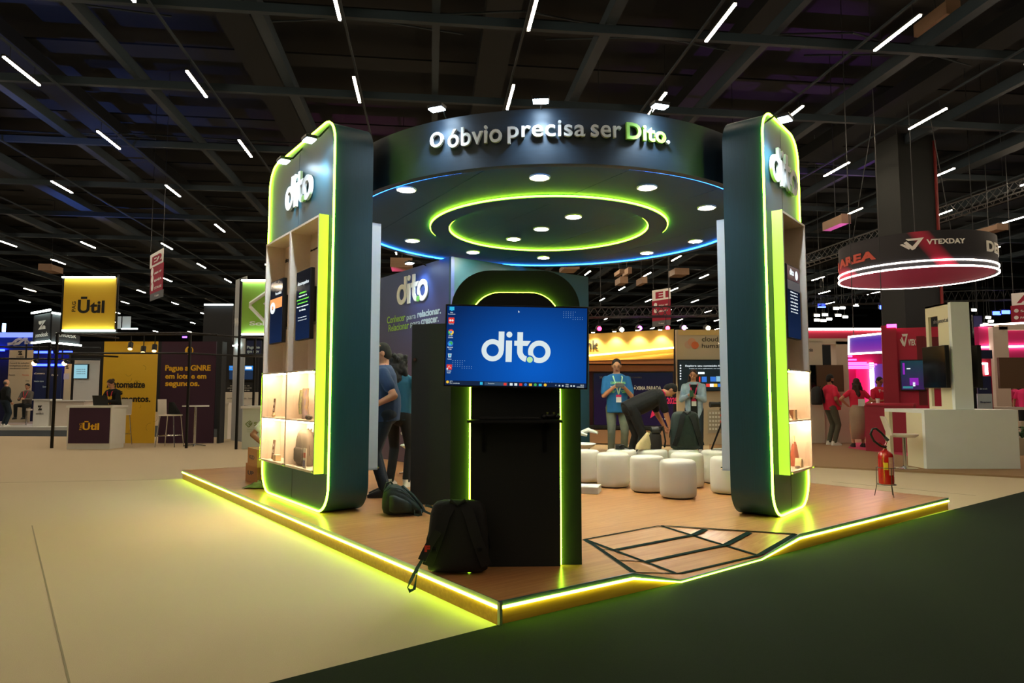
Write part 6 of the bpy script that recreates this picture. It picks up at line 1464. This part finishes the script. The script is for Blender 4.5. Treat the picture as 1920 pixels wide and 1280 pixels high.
tiles = ((1309, 697, 1321, 701, TXTW), (1308, 706, 1313, 716, IR), (1316, 706, 1325, 716, IBL), (1332, 706, 1342, 715, IBL), (1343, 705, 1353, 715, glow('tile pale', (150, 200, 220), .9)), (1355, 705, 1366, 715, IBL), (1324, 719, 1331, 725, IR), (1331, 719, 1338, 725, TXTW), (1338, 719, 1345, 725, IY), (1346, 719, 1352, 725, IBL), (1352, 719, 1360, 725, IBL), (1283, 719, 1290, 726, IB))
for x0, y0, x1, y1, m in tiles: pan(t, WM, x0, y0, x1, y1, m, 'tile', off=.088, th=.003)
for k in range(6): a = WM.uv(1276, 685 + 5 * k, .09); B().cyl((a[0], -.092, a[1]), (a[0], -.088, a[1]), .02, n=8).build('menu_dot', TXTW, t)
t = on(WM, 'acrylic_rack', 'clear acrylic rack of small cards against the beige wall', 'rack'); pan(t, WM, 1328, 768, 1352, 812, mat('pale acrylic', (214, 208, 190), .2, alpha=.6), 'sheet', off=.05, th=.02)
for r in range(5):
    for c_ in range(4): pan(t, WM, 1330 + 5.5 * c_, 772 + 7.5 * r, 1333.5 + 5.5 * c_, 776 + 7.5 * r, WHITEP, 'card', off=.06, th=.006)
# stage lamps on a far truss above the golden stand
for px, py, c_, lab in ((1124, 618, (255, 30, 70), 'red stage lamp above the golden stand, towards the kiosk'), (1166, 620, (255, 240, 220), 'white stage lamp between two coloured ones above the golden stand'), (1200, 617, (200, 60, 255), 'violet stage lamp above the middle of the golden stand'), (1252, 617, (255, 40, 60), 'red stage lamp under the crimson hanging banner'), (1283, 616, (230, 120, 255), 'violet stage lamp above the beige stand'), (1328, 617, (255, 230, 160), 'warm stage lamp above the beige stand')):
    p = PY(px, py - 2, 24); t = thing('stage_lamp', lab, 'lamp', p); B().ball((0, 0, 0), .075).build('lens', glow('stage %d %d %d' % c_, c_, 30), t, smooth=True); B().cyl((0, .05, 0), (0, .3, .05), .09, .11, 14).build('can', BLACK, t); B().cyl((0, .28, .05), (0, .28, PY(px, 598 - 4 * (px - 1085) / 335, 24.3).z - p.z + .09), .012, n=6).build('hook', BLACKM, t)
def truss(label, a, b, w=.4, n=14, m=None):
    a = Vector(a); b = Vector(b); d = (b - a); t = thing('truss', label, 'truss', a); up = Vector((0, 0, w)); sd2 = d.cross(up).normalized() * w; m = m or mat('truss aluminium', (110, 112, 114), .4, .6)
    cs2 = [Vector((0, 0, 0)), sd2, sd2 / 2 + up]
    for c_ in cs2: B().cyl(c_, c_ + d, .03, n=6).build('chord', m, t)
    bd = B()
    for i in range(n):
        for j in range(3):
            p = cs2[j] + d * (i / n); q = cs2[(j + 1) % 3] + d * ((i + 1) / n); bd.cyl(p, q, .014, n=5)
    bd.build('lacing', m, t)
    for q in (.12, .5, .88): p = sd2 / 2 + up + d * q; B().cyl(p, (p.x, p.y, 13.99 - a.z), .012, n=5).build('cable', m, t)
    return t
TRD = mat('dark truss', (52, 54, 56), .5, .4)
truss('dark lattice truss carrying the coloured stage lamps', PY(1085, 596, 24.3), PY(1420, 592, 24.3), .35, 24, TRD)
truss('long lattice truss passing behind the round hanging sign', PY(1500, 505, 34), PY(1960, 352, 25), .55, 36)
truss('lattice truss far beyond the crimson stand', PY(1480, 575, 42), PY(1990, 560, 40), .6, 40, TRD)
# hanging way-finding banners
def way(label, w, x0, y0, x1, y1, head, lines, hang):
    t = on(w, 'hanging_banner', label, 'banner'); CR2 = mat('crimson banner', (158, 16, 52), .7)
    y_a = y0 + (y1 - y0) * .29; y_b = y0 + (y1 - y0) * .85
    pan(t, w, x0, y0, x1, y_a, WHITEP, 'header', th=.02); pan(t, w, x0, y_a, x1, y_b, CR2, 'body', th=.02); pan(t, w, x0, y_b, x1, y1, mat('grey banner foot', (96, 98, 102), .7), 'foot', th=.02)
    W_ = x1 - x0; Hh = y1 - y0
    ptext(t, w, head, x0 + W_ * .18, y0 + Hh * .06, x0 + W_ * .9, y0 + Hh * .24, CR2, .05, off=.006)
    for i, s_ in enumerate(lines):
        yy = y0 + Hh * (.40 + i * .16); ptext(t, w, s_, x0 + W_ * .34, yy, x0 + W_ * .86, yy + Hh * .05, WHITEP, .02, off=.006)
        a = w.uv(x0 + W_ * .18, yy + Hh * .03, .006); r = (w.uv(x0 + W_ * .27, yy, .006)[0] - a[0]); B().cyl((a[0], -.012, a[1]), (a[0], -.006, a[1]), r, n=14).build('arrow_disc', WHITEP, t)
    ptext(t, w, 'V vtex', x0 + W_ * .35, y0 + Hh * .9, x0 + W_ * .65, y0 + Hh * .95, WHITEP, off=.006)
    for fx_ in (.05, .95): a = w.uv(x0 + W_ * fx_, y0); B().cyl((a[0], .01, a[1]), (a[0], .01, hang), .012, n=5).build('cable', TRD, t)
    return t
way('crimson wayfinding banner headed E1 hanging above the golden stand', fw_(1222, 1258, 36, 35), 1223, 542, 1257, 611, 'E1', ('ÁREA VIP', 'DEMO SHOW'), 14)
way('crimson wayfinding banner hanging edge turned beside the yellow banner', fw_(281, 306, 27, 25.6), 281, 472, 306, 560, 'E2', ('ÁREA VIP', 'BANDA', 'STAGE'), 14)
way('crimson wayfinding banner headed A at the far white panels', fw_(1896, 1945, 24, 23.5), 1897, 548, 1945, 628, 'A', ('SALA', 'PALCO'), 14)

# ------------------------------------------------------------------ crimson stand
CRIM = mat('crimson paint', (158, 20, 52), .55, var=.05, scale=3); CRIMD = mat('dark crimson paint', (104, 10, 30), .6); MAG = mat('magenta paint', (196, 22, 104), .55); WHW = glow('white edge light', (255, 240, 225), 12); PINKG = glow('hot pink light', (255, 60, 170), 9)
dR = 16.6
WX1 = fw_(1662, 1760, dR, dR - .5)
vs_ = on(WX1, 'exhibition_stand', 'crimson stand with white triangular emblem and tall side panel', 'stand', z=.03)
Z3 = .03
pan(vs_, WX1, 1662, 612, 1680, 850, CRIM, 'pillar', off=.1, th=.5, base=True); pan(vs_, WX1, 1680, 616, 1765, 850, mat('bright crimson paint', (186, 26, 66), .55), 'side_wall', base=True, th=.15); pan(vs_, WX1, 1663, 610, 1681, 616, PINKG, 'pillar_cap', off=.12, th=.3)
pan(vs_, WX1, 1724, 632, 1734, 762, CRIMD, 'slot', off=.01, th=.02); pan(vs_, WX1, 1734, 634, 1765, 680, CRIMD, 'inner_wall', off=.02, th=.02); pan(vs_, WX1, 1734, 678, 1765, 732, mat('mauve board', (120, 72, 72), .6), 'notice_board', off=.03, th=.02)
def vmark(t, w, x0, y0, x1, y1, m, off=.01):
    a = w.uv(x0, y1, off); b = w.uv(x1, y0, off); X2 = lambda f_: a[0] + (b[0] - a[0]) * f_; Z2 = lambda f_: a[1] + (b[1] - a[1]) * f_
    bd = B()
    for poly in ([(.25, 1), (1, 1), (.92, .82), (.35, .82)], [(1, 1), (.62, .08), (.5, .28), (.8, .9)], [(.62, .08), (.5, 0), (.16, .68), (.28, .8), (.52, .32)], [(.1, .62), (.3, .42), (.42, .12), (.36, .08), (.0, .56)]):
        bd.prism([(X2(x), Z2(y)) for x, y in poly], -off - .012, -off)
    bd.build('emblem', m, t)
vmark(vs_, WX1, 1688, 628, 1702, 653, WHITEP); ptext(vs_, WX1, 'VTEX', 1703, 638, 1717, 650, WHITEP, .04, off=.01)
t = on(WX1, 'wall_screen', 'glossy dark screen with cyan and violet reflections on the crimson wall', 'screen'); pan(t, WX1, 1689, 674, 1733, 732, BLACK, 'casing', off=.1, th=.05); pan(t, WX1, 1691, 676, 1731, 730, gradient_mat('teal violet screen', (10, 60, 70), (60, 14, 90), 1.3, 2.1, .1, emit=.8), 'display', off=.104, th=.004)
for x0, y0, x1, y1, m in ((1693, 680, 1696, 702, glow('violet streak', (150, 30, 190), .8)), (1706, 708, 1722, 722, glow('violet streak', (150, 30, 190), .8)), (1700, 690, 1707, 692, TXTW), (1712, 716, 1716, 724, TXTW), (1693, 724, 1712, 728, glow('cyan streak', (60, 150, 160), .7))): pan(t, WX1, x0, y0, x1, y1, m, 'picture', off=.108, th=.003)  # the reflections, drawn as glowing patches on the display
WX2 = fw_(1624, 1712, P(1628, 848).y, P(1712, 852).y)
t = on(WX2, 'counter', 'crimson counter that the crimson dressed people lean on', 'counter', z=0); pan(t, WX2, 1624, 760, 1712, 849, CRIM, 'front', base=True, th=.5); pan(t, WX2, 1622, 756, 1713, 760, mat('bright crimson paint', (186, 26, 66), .55), 'worktop', off=.04, th=.6)
tag(B().slab([tuple(P(1590, 842)[:2]), tuple(P(1720, 860)[:2]), tuple(P(1720, 830)[:2]), tuple(P(1600, 832)[:2])], .0305, .033).build('carpet', mat('pink carpet', (196, 56, 96), .9, var=.1, scale=200)), 'pink carpet edge under the crimson counter', 'carpet')
cpn = on(WX2, 'drink_cup', 'white paper cup on the crimson counter', 'cup', z=WX2.uv(1667, 756, .04)[1] - .003, u=WX2.uv(1644, 757)[0], off=-.15); B().cyl((0, 0, .005), (0, 0, .11), .035, .045, 14).build('cup', WHITEP, cpn, smooth=True); B().cyl((0, 0, .11), (0, 0, .118), .047, n=14).build('lid', BLACK, cpn)
# violet hanging drum front with edge lights
WX3 = fw_(1588, 1665, 18.8, 18.2); t = on(WX3, 'hanging_sign', 'violet lit fascia with bright edge lights over the crimson stand', 'sign')
quad(t, WX3, ((1592, 633), (1664, 626), (1664, 660), (1592, 664)), gradient_mat('violet glow print', (92, 20, 190), (190, 40, 180), 2.25, 2.75, .5, emit=.7), 'board', 0, .08)
quad(t, WX3, ((1590, 630), (1665, 622), (1665, 625), (1590, 633)), WHW, 'light_strip', .05, .06); quad(t, WX3, ((1590, 662), (1666, 658), (1666, 661), (1590, 665)), WHW, 'light_strip', .05, .06); quad(t, WX3, ((1590, 630), (1592, 630), (1592, 664), (1590, 664)), WHW, 'light_strip', .05, .06)
for px in (1600, 1655): a = WX3.uv(px, 630); B().cyl((a[0], .04, a[1]), (a[0], .04, 14), .012, n=5).build('cable', TRD, t)
WX4 = fw_(1585, 1665, 20.5); t = on(WX4, 'exhibition_stand', 'pink lit inner wall behind the crimson counter', 'stand')
pan(t, WX4, 1588, 664, 1665, 840, MAG, 'inner_wall', base=True); pan(t, WX4, 1608, 688, 1636, 760, mat('hot pink board', (236, 16, 110), .6, emit=(236, 16, 110), es=.5), 'pink_board', off=.05); pan(t, WX4, 1638, 682, 1662, 760, mat('violet board', (110, 70, 180), .6, emit=(110, 70, 180), es=.35), 'violet_board', off=.05); pan(t, WX4, 1635, 680, 1638, 760, WHW, 'light_post', off=.1, th=.05)
for k, (x0, x1, y_) in enumerate(((1588, 1598, 668), (1588, 1606, 674), (1588, 1625, 680), (1588, 1644, 683), (1588, 1640, 687), (1588, 1636, 690))): a = WX4.uv(x0, y_, .8 - .1 * k); b = WX4.uv(x1, y_, .8 - .1 * k); B().bb(a[0], b[0], -.8 + .1 * k, -.76 + .1 * k, a[1] - .02, a[1] + .02).build('light_tube', PINKG, t)
# crimson fascia with long light line and white arch stand
WX5 = fw_(1500, 1665, 21.5); t = on(WX5, 'exhibition_stand', 'long crimson fascia topped by a bright light line', 'stand'); pan(t, WX5, 1500, 618, 1664, 640, CRIM, 'fascia', th=.2); pan(t, WX5, 1500, 615, 1664, 618.5, WHW, 'light_strip', off=.06, th=.06)
for px in (1512, 1650): a = WX5.uv(px, 640); B().bb(a[0] - .05, a[0] + .05, .02, .12, FLOORZ, a[1]).build('post', BLACKM, t)
WX6 = fw_(1500, 1592, 17.9); t = on(WX6, 'exhibition_stand', 'white arch shaped stand with a dark opening behind the crimson dressed people', 'stand')
WCR = mat('warm white arch', (208, 196, 180), .6)
pan(t, WX6, 1500, 640, 1541, 830, WCR, 'left_leg', base=True, th=.3); pan(t, WX6, 1574, 640, 1589, 832, WCR, 'right_leg', base=True, th=.3); pan(t, WX6, 1541, 634, 1589, 645, WCR, 'lintel', th=.3); pan(t, WX6, 1500, 634, 1541, 641, WCR, 'lintel', th=.3); pan(t, WX6, 1541, 733, 1574, 832, WCR, 'lower_board', base=True, off=-.12, th=.1); ptext(t, WX6, 'nuvemis', 1500, 652, 1524, 659, GRT, .03, off=.006)
for x0, x1, m, lab in ((1521, 1529, SCRD, 'dark curved screen on the white arch stand'), (1532, 1581, mat('brown screen back', (92, 70, 52), .6), 'brown screen back mounted on the white arch stand')):
    tt = on(WX6, 'screen', lab, 'screen'); pan(tt, WX6, x0, 684, x1, 734, m, 'casing', off=.16, th=.08); pan(tt, WX6, x0 + 1.5, 686, x1 - 1.5, 732, m, 'face', off=.166, th=.006); pan(tt, WX6, (x0 + x1) / 2 - 3, 700, (x0 + x1) / 2 + 3, 716, BLACKM, 'bracket', off=.08, th=.08)
# hall pillar
pc = PY(1713, 700, 23); t = tag(B().box((pc.x, pc.y, 5.02), (1.3, 1.2, 9.97), HROT).build('pillar', mat('dark concrete', (20, 25, 24), .8, var=.1, scale=2)), 'massive dark hall pillar behind the round hanging sign', 'pillar')
B().cyl((pc.x + .72, pc.y - .55, .1), (pc.x + .72, pc.y - .55, 9.8), .05, n=8).build('red_pipe', mat('red pipe', (120, 24, 20), .5), None)
bpy.data.objects['red_pipe'].parent = t
# round hanging sign
zr1 = PY(1715, 523, 19.5).z; cR = PY(1716, 523, 19.5); RR = (PY(1850, 512, 19.5).x - PY(1582, 535, 19.5).x) / 2 * .955; hS = PY(1716, 430, 19.5 - RR).z - zr1
rs = thing('round_hanging_sign', 'round dark hanging sign with crimson underside and two bright light rings', 'sign', (cR.x, cR.y, zr1))
def ringm(r0, r1, z0, z1, n=72): return ringmesh(r0, r1, z0, z1, n)
def streak():
    m = bpy.data.materials.new('dark crimson streak print'); m.use_nodes = True; nt = m.node_tree; b = nt.nodes['Principled BSDF']
    tc = nt.nodes.new('ShaderNodeTexCoord'); wv = nt.nodes.new('ShaderNodeTexWave'); wv.inputs['Scale'].default_value = .16; wv.inputs['Distortion'].default_value = 1.2; wv.inputs['Phase Offset'].default_value = 1.5
    mp = nt.nodes.new('ShaderNodeMapping'); mp.inputs['Rotation'].default_value = (0, .7, .3); nt.links.new(tc.outputs['Object'], mp.inputs[0]); nt.links.new(mp.outputs[0], wv.inputs['Vector'])
    cr = nt.nodes.new('ShaderNodeValToRGB'); cr.color_ramp.elements[0].position = .86; cr.color_ramp.elements[0].color = (*lin((20, 18, 28)), 1); cr.color_ramp.elements[1].position = 1; cr.color_ramp.elements[1].color = (*lin((170, 22, 60)), 1)
    nt.links.new(wv.outputs[0], cr.inputs[0]); nt.links.new(cr.outputs[0], b.inputs['Base Color']); b.inputs['Roughness'].default_value = .6; return m
ringm(RR - .06, RR, .02, hS).build('drum', streak(), rs, smooth=True); B().cyl((0, 0, .03), (0, 0, .06), RR - .05, n=64).build('underside', mat('crimson cloth', (150, 30, 66), .7, var=.05, scale=2, emit=(150, 30, 66), es=.08), rs)
ringm(RR + .005, RR + .035, .0, .04).build('light_ring', WHW, rs); ringm(RR + .005, RR + .03, .16, .195).build('light_ring', WHW, rs)
rz0 = math.atan2(cR.x, cR.y)
def sgn(body, a0, a1, z0, z1, m, bold): bent(rs, body, a0 - rz0, a1 - rz0, z0, z1, RR + .005, .015, m, bold)
sgn('VTEXDAY', .03 + .12, .62, .62 * hS, .76 * hS, WHITEP, .03); sgn('DEMO', .98, 1.75, .45 * hS, .75 * hS, WHITEP, .04); sgn('DEMO AREA', -2.2, -.47, .38 * hS, .64 * hS, mat('red print', (200, 30, 44), .6), .05)
def bent_poly(polys, a0, a1, z0, z1, m):
    bd = B()
    for poly in polys:
        n = len(poly); vs = []
        for r in (RR + .005, RR + .02): vs += [(r * math.sin(a0 - rz0 + (a1 - a0) * x), -r * math.cos(a0 - rz0 + (a1 - a0) * x), z0 + (z1 - z0) * y) for x, y in poly]
        bd.add(vs, [tuple(range(n)), tuple(range(n, 2 * n))] + [(i, (i + 1) % n, n + (i + 1) % n, n + i) for i in range(n)])
    bd.build('emblem', m, rs)
bent_poly([[(.25, 1), (1, 1), (.92, .82), (.35, .82)], [(1, 1), (.62, .08), (.5, .28), (.8, .9)], [(.62, .08), (.5, 0), (.16, .68), (.28, .8), (.52, .32)], [(.1, .62), (.3, .42), (.42, .12), (.36, .08), (.0, .56)]], -.16, .12, .5 * hS, .82 * hS, WHITEP)
for a in (.4, 2.3, 4.2): B().cyl((RR * .9 * math.cos(a), RR * .9 * math.sin(a), hS), (RR * .5 * math.cos(a), RR * .5 * math.sin(a), 9.5 - zr1), .012, n=5).build('cable', TRD, rs)

# ------------------------------------------------------------------ white counter tower in front of the crimson stand
k0_ = P(1738, 882, .0); k1_ = PY(1914, 884, k0_.y)
WN = Wall((k0_.x, k0_.y), (k1_.x, k1_.y))
wc = on(WN, 'counter', 'big white counter block with an open end and a screen tower on top', 'counter', z=.03)
cz2 = WN.uv(1800, 768)[1] - .03; CW = mat('cool white board', (238, 242, 242), .6, var=.03, scale=4); YW = mat('cream white board', (236, 228, 196), .6)
B().bb(0, WN.L, 0, .08, 0, cz2).build('front_board', CW, wc); B().bb(-.0, WN.L, .08, 1.25, cz2 - .06, cz2).build('worktop', CW, wc)
B().bb(.0, .05, .082, .55, 0, cz2 - .062).build('side_board', YW, wc); B().bb(-.0, .06, 1.1, 1.25, 0, cz2 - .06).build('end_leg', YW, wc)
tu0 = WN.uv(1797, 700)[0]; tu1 = WN.uv(1832, 700)[0]; tzt = WN.uv(1812, 567, -.2)[1] - .03
B().bb(tu0, tu1, .12, .2, cz2 + .001, tzt).build('tower_edge', CW, wc)
dl = .86
# tower side: boards round two openings
bx = B(); h0 = cz2 + .001; hh_ = tzt
for y0, y1, z0, z1 in ((.2, .5, h0, hh_), (.78, dl, h0, hh_), (.5, .78, hh_ - .2, hh_), (.5, .78, h0, h0 + .05)): bx.bb(tu0, tu0 + .05, y0, y1, z0, z1)
bx.bb(tu0, tu1, .2, dl, hh_ - .03, hh_); bx.bb(tu1 - .05, tu1, .2, dl, h0, hh_); bx.build('tower_side', YW, wc)
B().bb(tu0 - .035, tu0, .45, dl, WN.uv(1797, 727, -.3)[1] - .03, WN.uv(1797, 652, -.3)[1] - .03).build('wood_board', mat('wood board', (186, 130, 80), .6, var=.15, scale=8), wc)
o = text(wc, 'Ⓒ shopnext.ai'.replace('Ⓒ ', ''), 0, 0, .42, .1, 0, .004, GRT, .02); o.location = (tu0 - .002, .62, tzt - .36); o.rotation_euler = (0, 0, -PI / 2)
mA = WN.uv(1797, 727, -.3)[1]; mB = WN.uv(1797, 648, -.3)[1]
for nm, x, s, lab in (('screen', tu0 - .1, -1, 'dark screen on the cream side of the white counter tower'), ('screen', tu1 + .14, 1, 'dark screen on the far side of the white counter tower')):
    t = on(WN, nm, lab, 'screen', u=x, off=-.45); zc_ = (mA + mB) / 2; hh2 = (mB - mA) / 2
    B().bb(-.035, .035, -.33, .33, zc_ - hh2, zc_ + hh2).build('casing', BLACK, t); B().bb(s * .036 - .002, s * .036 + .002, -.32, .32, zc_ - hh2 + .01, zc_ + hh2 - .01).build('display', SCRD, t); B().bb(-s * .1, -s * .035, -.05, .15, zc_ - .1, zc_ + .1).build('bracket', BLACKM, t)
f = P(1718, 878, .03); bs3 = thing('bar_stool', 'white shell bar stool at the open end of the white counter', 'stool', (f.x - .2, f.y - .02, .031), 1.2)
b = B(); b.loft([[Vector((x * (1 - .12 * (z > .75)), .17 + .09 * (z - .55) / .3 + .07 * (1 - (x / .22) ** 2) + o_, z)) for x, o_ in ((-.2, 0), (-.1, 0), (0, 0), (.1, 0), (.2, 0), (.2, .014), (.1, .014), (0, .014), (-.1, .014), (-.2, .014))] for z in (.56, .68, .8, .88)]); b.build('backrest', CHAIRW, bs3, smooth=True)
B().loft(rings_box([(.53, 0, 0, .17, .17), (.56, 0, 0, .21, .21), (.585, 0, 0, .22, .22)], 24, 2.6)).build('seat', CHAIRW, bs3, smooth=True); B().cyl((0, 0, .02), (0, 0, .53), .028, n=14).build('column', STEEL, bs3, smooth=True); B().lathe([(.2, 0), (.2, .012), (.05, .03), (.03, .05)], n=30).build('base_plate', STEEL, bs3, smooth=True)
# white framed pink stand further right
WX7 = fw_(1835, 1990, 21); t = on(WX7, 'exhibition_stand', 'magenta stand with white frame and light lines at the far side', 'stand')
pan(t, WX7, 1838, 612, 1990, 684, MAG, 'fascia', th=.2); quad(t, WX7, ((1840, 608), (1990, 600), (1990, 603), (1840, 611)), WHW, 'light_strip', .06, .05); quad(t, WX7, ((1838, 649), (1990, 646), (1990, 649), (1838, 652)), WHW, 'light_strip', .06, .05)
for x0, x1 in ((1873, 1889),): pan(t, WX7, x0, 612, x1, 830, WCR, 'white_post', off=.3, base=True, th=.2)
pan(t, WX7, 1873, 608, 1990, 618, WCR, 'white_lintel', off=.3, th=.2); pan(t, WX7, 1838, 684, 1990, 830, mat('dim mauve wall', (88, 60, 66), .7), 'back_wall', off=-.6, base=True)
WX8 = fw_(1830, 1990, 17.5); t = on(WX8, 'screen', 'large brown screen back on the white frame', 'screen'); pan(t, WX8, 1876, 670, 1990, 728, mat('brown screen back', (92, 70, 52), .6), 'casing', th=.08); pan(t, WX8, 1900, 690, 1930, 712, BLACKM, 'bracket', off=-.085, th=.3)
t = on(WX8, 'information_board', 'blue and pale blue information board beside the white tower', 'board'); pan(t, WX8, 1834, 656, 1860, 672, mat('navy print', (18, 34, 70), .6), 'top_board', off=-.3); pan(t, WX8, 1834, 705, 1858, 738, mat('deep blue print', (16, 34, 84), .6), 'blue_board', off=-.2, base=False); pan(t, WX8, 1834, 738, 1860, 768, mat('pale blue board', (176, 200, 214), .6), 'pale_board', off=-.2, base=True); ptext(t, WX8, 'Shopnext', 1838, 752, 1858, 756, mat('deep blue print', (16, 34, 84), .6), .03, off=-.19); ptext(t, WX8, 'sabor em tudo', 1837, 727, 1851, 730, PALE, off=-.19)
t = on(WX8, 'arch_kiosk', 'small crimson arch kiosk with a glowing edge', 'kiosk'); pan(t, WX8, 1840, 672, 1858, 702, CRIM, 'arch', off=-.9, base=True); pan(t, WX8, 1841, 680, 1852, 683, WHW, 'light_line', off=-.85); pan(t, WX8, 1849, 682, 1852, 702, WHW, 'light_line', off=-.85)
t = on(WX8, 'table', 'white table in front of the magenta stand', 'table'); pan(t, WX8, 1858, 763, 1920, 768, WHITE, 'top', off=-1.0, th=.5); pan(t, WX8, 1862, 768, 1866, 800, WHITE, 'leg', off=-1.0, base=True); pan(t, WX8, 1905, 768, 1909, 800, WHITE, 'leg', off=-1.0, base=True)
pp_ = PY(1916, 790, 14.5); t = thing('potted_plant', 'green potted plant in a pale planter at the frame edge', 'plant', (pp_.x + .1, pp_.y, .03)); B().bb(-.3, .5, -.15, .15, 0, .35).build('planter', mat('pale planter', (180, 172, 150), .7), t)
LEAF = mat('green leaf', (40, 84, 40), .6)
for k in range(26):
    a = random.uniform(0, 6.28); L = random.uniform(.15, .35); x = random.uniform(-.25, .4); B()._rib([(x, 0, .34), (x + L * .4 * math.cos(a), L * .4 * math.sin(a), .34 + L * .7), (x + L * math.cos(a), L * math.sin(a), .34 + L * .6)], .045, .003, (-math.sin(a), math.cos(a), 0)).build('leaf', LEAF, t)
t = on(WX8, 'steps', 'low wooden steps behind the white counter', 'steps')
for i in range(3): pan(t, WX8, 1915, 790 + 14 * i, 1990, 800 + 14 * i, mat('pale planter', (180, 172, 150), .7), 'step', off=.6 + .4 * i, th=.4)
t = on(WX8, 'hanging_screen', 'dark blue hanging screen behind the white tower', 'screen'); pan(t, WX8, 1826, 590, 1842, 632, SCRD, 'casing', off=-5, th=.08); pan(t, WX8, 1827, 592, 1841, 630, glow('dim navy screen', (20, 18, 60), .8), 'display', off=-4.996, th=.004); a = WX8.uv(1834, 590, -5); B().cyl((a[0], 5.04, a[1]), (a[0], 5.04, 14), .015, n=5).build('cable', TRD, t)
# far bright lamps beyond the round sign
far_l = [(1532, 591), (1547, 590), (1572, 591), (1544, 601), (1568, 578), (1532, 600), (1555, 598), (1585, 594), (1605, 572), (1580, 577), (1827, 581), (1832, 596), (1853, 595), (1858, 602), (1848, 608), (1743, 602), (1748, 618)]
for i, (px, py) in enumerate(far_l):
    p = PY(px, py, 44.4 + .45 * i); t = thing('far_floodlight', 'tiny white floodlight on the far trusses beyond the crimson stand', 'floodlight', p, group='far floodlights beyond the crimson stand'); B().box((0, 0, 0), (.32, .1, .14)).build('lens', STARW, t); B().box((0, .12, .05), (.36, .12, .2)).build('housing', BLACK, t); B().cyl((0, .12, .1), (0, .12, 14 - p.z), .015, n=5).build('hanger', TRD, t)
for px, py in ((1541, 573), (1657, 576), (1886, 585), (1869, 587)):
    p = PY(px, py, 43 - (px % 7) * .3); t = thing('far_floodlight', 'tiny blue floodlight on the far trusses beyond the crimson stand', 'floodlight', p, group='far blue floodlights beyond the crimson stand'); B().box((0, 0, 0), (.45, .1, .22)).build('lens', glow('blue flood', (50, 70, 255), 14), t); B().box((0, .12, .05), (.5, .12, .26)).build('housing', BLACK, t); B().cyl((0, .12, .1), (0, .12, 14 - p.z), .015, n=5).build('hanger', TRD, t)
# pale ducts up among the beams
for px0, py0, px1, py1, d in ((1265, 503, 1292, 514, 41), (1162, 505, 1170, 512, 38), (1178, 501, 1184, 512, 38), (1163, 519, 1177, 530, 40), (1204, 519, 1213, 530, 40), (733, 484, 772, 500, 30), (74, 495, 96, 506, 38), (1577, 402, 1594, 418, 24), (1868, 420, 1890, 430, 24), (1058, 495, 1086, 503, 30), (1772, 2, 1800, 26, 17)):
    a = PY(px0, py0, d); b = PY(px1, py1, d); t = thing('air_duct', 'pale boxed air duct end among the dark ceiling beams', 'duct', ((a.x + b.x) / 2, d, (a.z + b.z) / 2), HROT, 'pale air ducts among the ceiling beams')
    DUCT = mat('pale duct metal', (140, 112, 88), .6, var=.15, scale=3); w_, h_ = b.x - a.x, a.z - b.z
    B().bb(-w_ / 2, w_ / 2, 0, 1.2, -h_ / 2, h_ / 2).build('duct_box', DUCT, t); B().bb(-w_ / 2 - .02, w_ / 2 + .02, -.03, 0, -h_ / 2 - .02, h_ / 2 + .02).build('flange', DUCT, t)
    B().cyl((0, .6, h_ / 2), (0, .6, 14.0 - t.location.z), .015, n=5).build('hanger', TRD, t)
# coloured wash lamps added to tint the beams, for unseen stage uplights
for pos, tgt, col, e, nm in (((-15, 17, 3.2), (-15, 21, 10), (.1, .25, 1), 3500, 'blue'), ((-20, 30, 3.2), (-18, 30, 10), (.1, .25, 1), 3500, 'blue'), ((13, 24, 3.4), (11, 25, 10), (.7, .15, 1), 2600, 'violet'), ((-6, 30, 3.4), (-7, 32, 10), (1, .1, .6), 1800, 'magenta'), ((16, 16, 3.4), (18, 17, 10), (.6, .35, .8), 1200, 'violet')):
    t = thing('added_wash_lamp', 'added %s wash lamp on a slim stand aimed at the ceiling beams' % nm, 'lamp', (pos[0], pos[1], .0335), group='added wash lamps aimed at the ceiling'); B().cyl((0, 0, 0), (0, 0, pos[2] - .15), .03, n=8).build('stand', BLACKM, t); B().cyl((0, 0, pos[2] - .16), (0, 0, pos[2] - .02), .1, .12, 14).build('can', BLACK, t)
    l = bpy.data.lights.new('wash', 'SPOT'); l.energy = e; l.color = col; l.spot_size = 1.0; l.spot_blend = .8; l.shadow_soft_size = .1
    lo_ = bpy.data.objects.new('wash_beam', l); COL.objects.link(lo_); lo_.parent = t; lo_.location = (0, 0, pos[2]); lo_.rotation_euler = (Vector(tgt) - Vector(pos)).to_track_quat('-Z', 'Y').to_euler()
